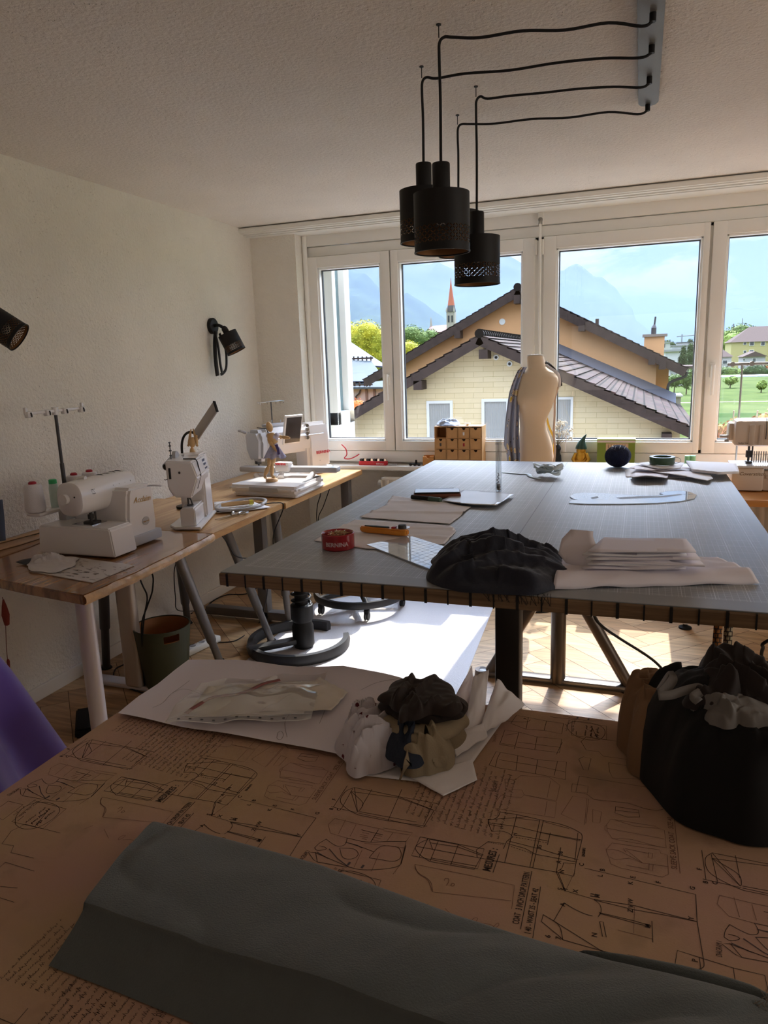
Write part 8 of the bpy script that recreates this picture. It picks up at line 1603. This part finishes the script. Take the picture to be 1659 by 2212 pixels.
mb = MB(); mb.grid(flapf, 44, 36); tag(build(mb, 'linen_cloth', M_lin, solid=.002), 'beige linen flap hanging towards the camera at the front of the bundle', 'cloth')
mb = MB(); P_ = [g(868, 1672, .012), g(876, 1662, .03), g(884, 1645, .045), y_(880, 1615, 1.14), y_(872, 1640, 1.125), g(866, 1662, .02)]; tag(build(MB().ribbon(P_, .028, Vector((.9, -.2, .2)), 6), 'linen_strip', M_lin, solid=.002), 'narrow beige linen loop at the front of the bundle', 'cloth')
tag(heap('brown_cloth', hpx(915, 1535, ZG+.08), px2([(818, 1519), (835, 1500), (930, 1498), (1000, 1510), (1003, 1546), (960, 1560), (905, 1562), (850, 1548)], ZG+.08), .018, M_brn, ZG+.078, (.016, 12, 5, -.1), 18, 6, .5, nt=170, nr=46, nfold=7, side=.25), 'lower layer of dark brown cloth in the cloth bundle', 'cloth')
tag(heap('brown_cloth', hpx(905, 1512, ZG+.10), px2([(814, 1505), (833, 1492), (868, 1467), (872, 1464), (910, 1470), (935, 1462), (965, 1472), (985, 1500), (997, 1530), (985, 1540), (930, 1540), (880, 1552), (868, 1558), (862, 1535), (840, 1520)], ZG+.103), .024, M_brn, ZG+.097, (.020, 12, 5, 1.2), 17, 6, .5, nt=190, nr=50, nfold=8, side=.25), 'folded dark brown cloth on the very top of the cloth bundle', 'cloth')
# ---- garment pile on the right
def bt(x, y): return .80+.28*math.exp(-((x-2.68)/.07)**2-((y-1.22)/.12)**2)+.1*nz(x, y, 8, 3)
tag(heap('tan_garment', (2.66, 1.30), [(2.592, 1.36), (2.598, 1.28), (2.622, 1.215), (2.665, 1.18), (2.72, 1.22), (2.73, 1.35), (2.66, 1.405)], .14, M_tan, ZG, (.03, 12, 6, .2), 21, 5, .5, nt=140, nr=44), 'tan cloth at the left bottom of the dark garment pile', 'garment')
tag(heap('black_garment', (2.78, 1.23), [(2.606, 1.30), (2.628, 1.21), (2.660, 1.135), (2.70, 1.085), (2.76, 1.072), (2.83, 1.085), (2.93, 1.10), (3.0, 1.2), (2.97, 1.33), (2.88, 1.40), (2.72, 1.405), (2.63, 1.375)], .185, M_pb, ZG, (.034, 9, 3.5, 1.0), 23, 5, .5, bt, nt=260, nr=70, nfold=16, side=.45), 'large black garment forming the dark pile at the right of the foreground table', 'garment')
tag(heap('grey_cloth', hpx(1590, 1508, ZG+.20), px2([(1478, 1478), (1530, 1472), (1600, 1480), (1690, 1490), (1700, 1515), (1600, 1528), (1560, 1530), (1520, 1512)], ZG+.20), .035, M_lg, ZG+.165, (.018, 18, 6, .2), 25, 2.6, .6, nt=110, nr=30), 'light grey cloth between the black garment and the brown pleated garment', 'cloth')
def pl_t(x, y): return .55+.75*math.exp(-((x-2.735)/.05)**2-((y-1.29)/.08)**2)
tag(heap('brown_garment', hpx(1600, 1478, ZG+.205), px2([(1478, 1500), (1500, 1465), (1530, 1430), (1600, 1420), (1680, 1430), (1760, 1480), (1700, 1512), (1600, 1505), (1530, 1512)], ZG+.195), .080, M_pbr, ZG+.172, (.032, 20, 3, 2.5), 27, 2.6, .6, pl_t, nt=200, nr=54), 'dark brown pleated garment on top of the dark pile', 'garment')
P_ = [onz(px, py, ZG+.19) for px, py in ((1424, 1512), (1436, 1492), (1448, 1474), (1452, 1482), (1440, 1500), (1426, 1516))]; mb = MB(); mb.ribbon([p+Vector((0, 0, .012)) for p in P_], .016, Vector((.3, -.8, .5)), 5)
P_ = [onz(px, py, ZG+.19) for px, py in ((1422, 1518), (1450, 1516), (1480, 1506), (1508, 1500), (1514, 1508), (1498, 1520), (1508, 1530))]; mb.ribbon([p+Vector((0, 0, .012)) for p in P_], .014, Vector((.1, -.8, .5)), 5); tag(build(mb, 'strap', M_lg, solid=.002), 'pale grey folded strap lying on the black garment', 'strap')
# ---- grey folded fabric in front
Bk = [(343, 1801), (400, 1812), (700, 1895), (1000, 2013), (1215, 2078), (1450, 2140), (1640, 2192), (1760, 2240)]; Rd = [(186, 1942), (340, 1992), (500, 2050), (720, 2118), (900, 2175), (1100, 2240), (1300, 2300), (1500, 2360)]; Fr = [(105, 2086), (250, 2142), (420, 2212), (650, 2300), (850, 2370), (1050, 2440), (1250, 2510), (1450, 2580)]
def rail(l, z): return [onz(px, py, z) for px, py in l]
rb, rr, rf = rail(Bk, ZG+.001), rail(Rd, ZG+.062), rail(Fr, ZG+.001)
def at(rl, u): i = u*(len(rl)-1); k = min(int(i), len(rl)-2); f = i-k; return rl[k].lerp(rl[k+1], f)
def fold(u, v):
    b, r, f = at(rb, u), at(rr, u), at(rf, u); b2 = b.lerp(r, .07)+Vector((0, 0, .030)); m = b.lerp(r, .5); m.z = ZG+.058
    st = [(0, b), (.12, b2), (.45, m), (.70, r+Vector((0, 0, .003))), (.725, r.lerp(f, .06)-Vector((0, 0, .003))), (1, f)]
    for i in range(len(st)-1):
        if v <= st[i+1][0]:
            tt = (v-st[i][0])/(st[i+1][0]-st[i][0]); p0 = st[max(i-1, 0)][1]; p1, p2 = st[i][1], st[i+1][1]; p3 = st[min(i+2, len(st)-1)][1]
            p = .5*((2*p1)+(p2-p0)*tt+(2*p0-5*p1+4*p2-p3)*tt*tt+(3*p1-p0-3*p2+p3)*tt**3); break
    w = math.sin(min(1, v*1.02)*math.pi)
    n_ = noise.noise(Vector((u*5+v*2, v*3-u*2, 1)))*.008+noise.noise(Vector((u*16, v*5+u*9, 4)))*.0035-.010*ridged(u*4.5+v*1.6, v*1.3-u*2.5, 3.3)
    p = p+Vector((0, -.15, 1))*n_*w; p.z = max(p.z, ZG+.0008); return p
mb = MB(); mb.grid(fold, 150, 60); n0 = 60
ends = [fold(0, j/24) for j in range(25)]; cc_ = sum(ends, Vector())/25; o = len(mb.v); mb.add(ends+[Vector((cc_.x, cc_.y, ZG+.012))], [[i, i+1, 25] for i in range(24)])
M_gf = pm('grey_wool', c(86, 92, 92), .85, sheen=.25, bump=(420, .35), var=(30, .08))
t = thing('folded_fabric', 'thick folded grey fabric with frayed edge nearest the camera', 'fabric', tuple(at(rr, .4))[:2]+(ZF,)); build(mb, 'fabric_fold', M_gf, t, angle=70)
mb = MB(); rnd = random.Random(12)
for k in range(70):
    u = rnd.uniform(.0, .09) if k < 45 else rnd.uniform(.1, .85); p = fold(u, .02)+Vector((0, 0, .004)); d = Vector((rnd.uniform(-.2, .5), rnd.uniform(.2, 1), rnd.uniform(.0, .5))); l2 = rnd.uniform(.006, .02) if k < 45 else rnd.uniform(.003, .007); mb.tube([p, p+d*l2*.6, p+d*l2+Vector((rnd.uniform(-.006, .006), 0, -.003))], .0004, 4)
for k in range(30): u = rnd.uniform(.86, .93); p = fold(u, rnd.uniform(.02, .2)); mb.tube([p, p+Vector((rnd.uniform(-.008, .008), rnd.uniform(0, .012), .004))], .0005, 4)
tag(build(mb, 'frayed_threads', pm('frayed_thread', c(120, 112, 104), .9), t), kind='stuff')
def lip(u, v):
    uu = .60+.36*u; b = at(rb, uu); w = math.sin(u*math.pi)**.5; return b+Vector((-.006, .004+.030*w*(1-v), .012*math.sin(v*math.pi)+.004*w+.010*v))
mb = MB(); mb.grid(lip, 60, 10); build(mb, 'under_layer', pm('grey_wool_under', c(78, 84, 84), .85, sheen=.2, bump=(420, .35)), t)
# ---- purple garment at the left
cx, cy = .93, .95; t = thing('purple_skirt', 'purple pleated cloth hanging at the left edge beside the foreground table', 'garment', (cx, cy, 0)); zs0, zs1 = 1.25, .20
def pur(u, v):
    z = zs0+(zs1-zs0)*v; a = 2*math.pi*u; r = min(.345+(.74-z)*.36, .45); r *= 1+(.10*math.sin(a*7+1.2*math.sin(a*2))+.03*math.sin(a*15+1))*min(1, v*2.2); return Vector((cx+r*math.cos(a), cy+r*math.sin(a), z))
mb = MB(); mb.grid(pur, 240, 30, True); build(mb, 'cloth', pm('purple_satin', c(88, 62, 158), .45, sheen=.3), t, angle=120)
build(MB().cyl((cx, cy, .02), (cx, cy, 1.27), .012), 'stand_pole', M_dgm, t); build(MB().lathe([(.15, 0), (.15, .015), (.02, .03), (0, .03)], (cx, cy, 0), 28), 'stand_base', M_blk, t)
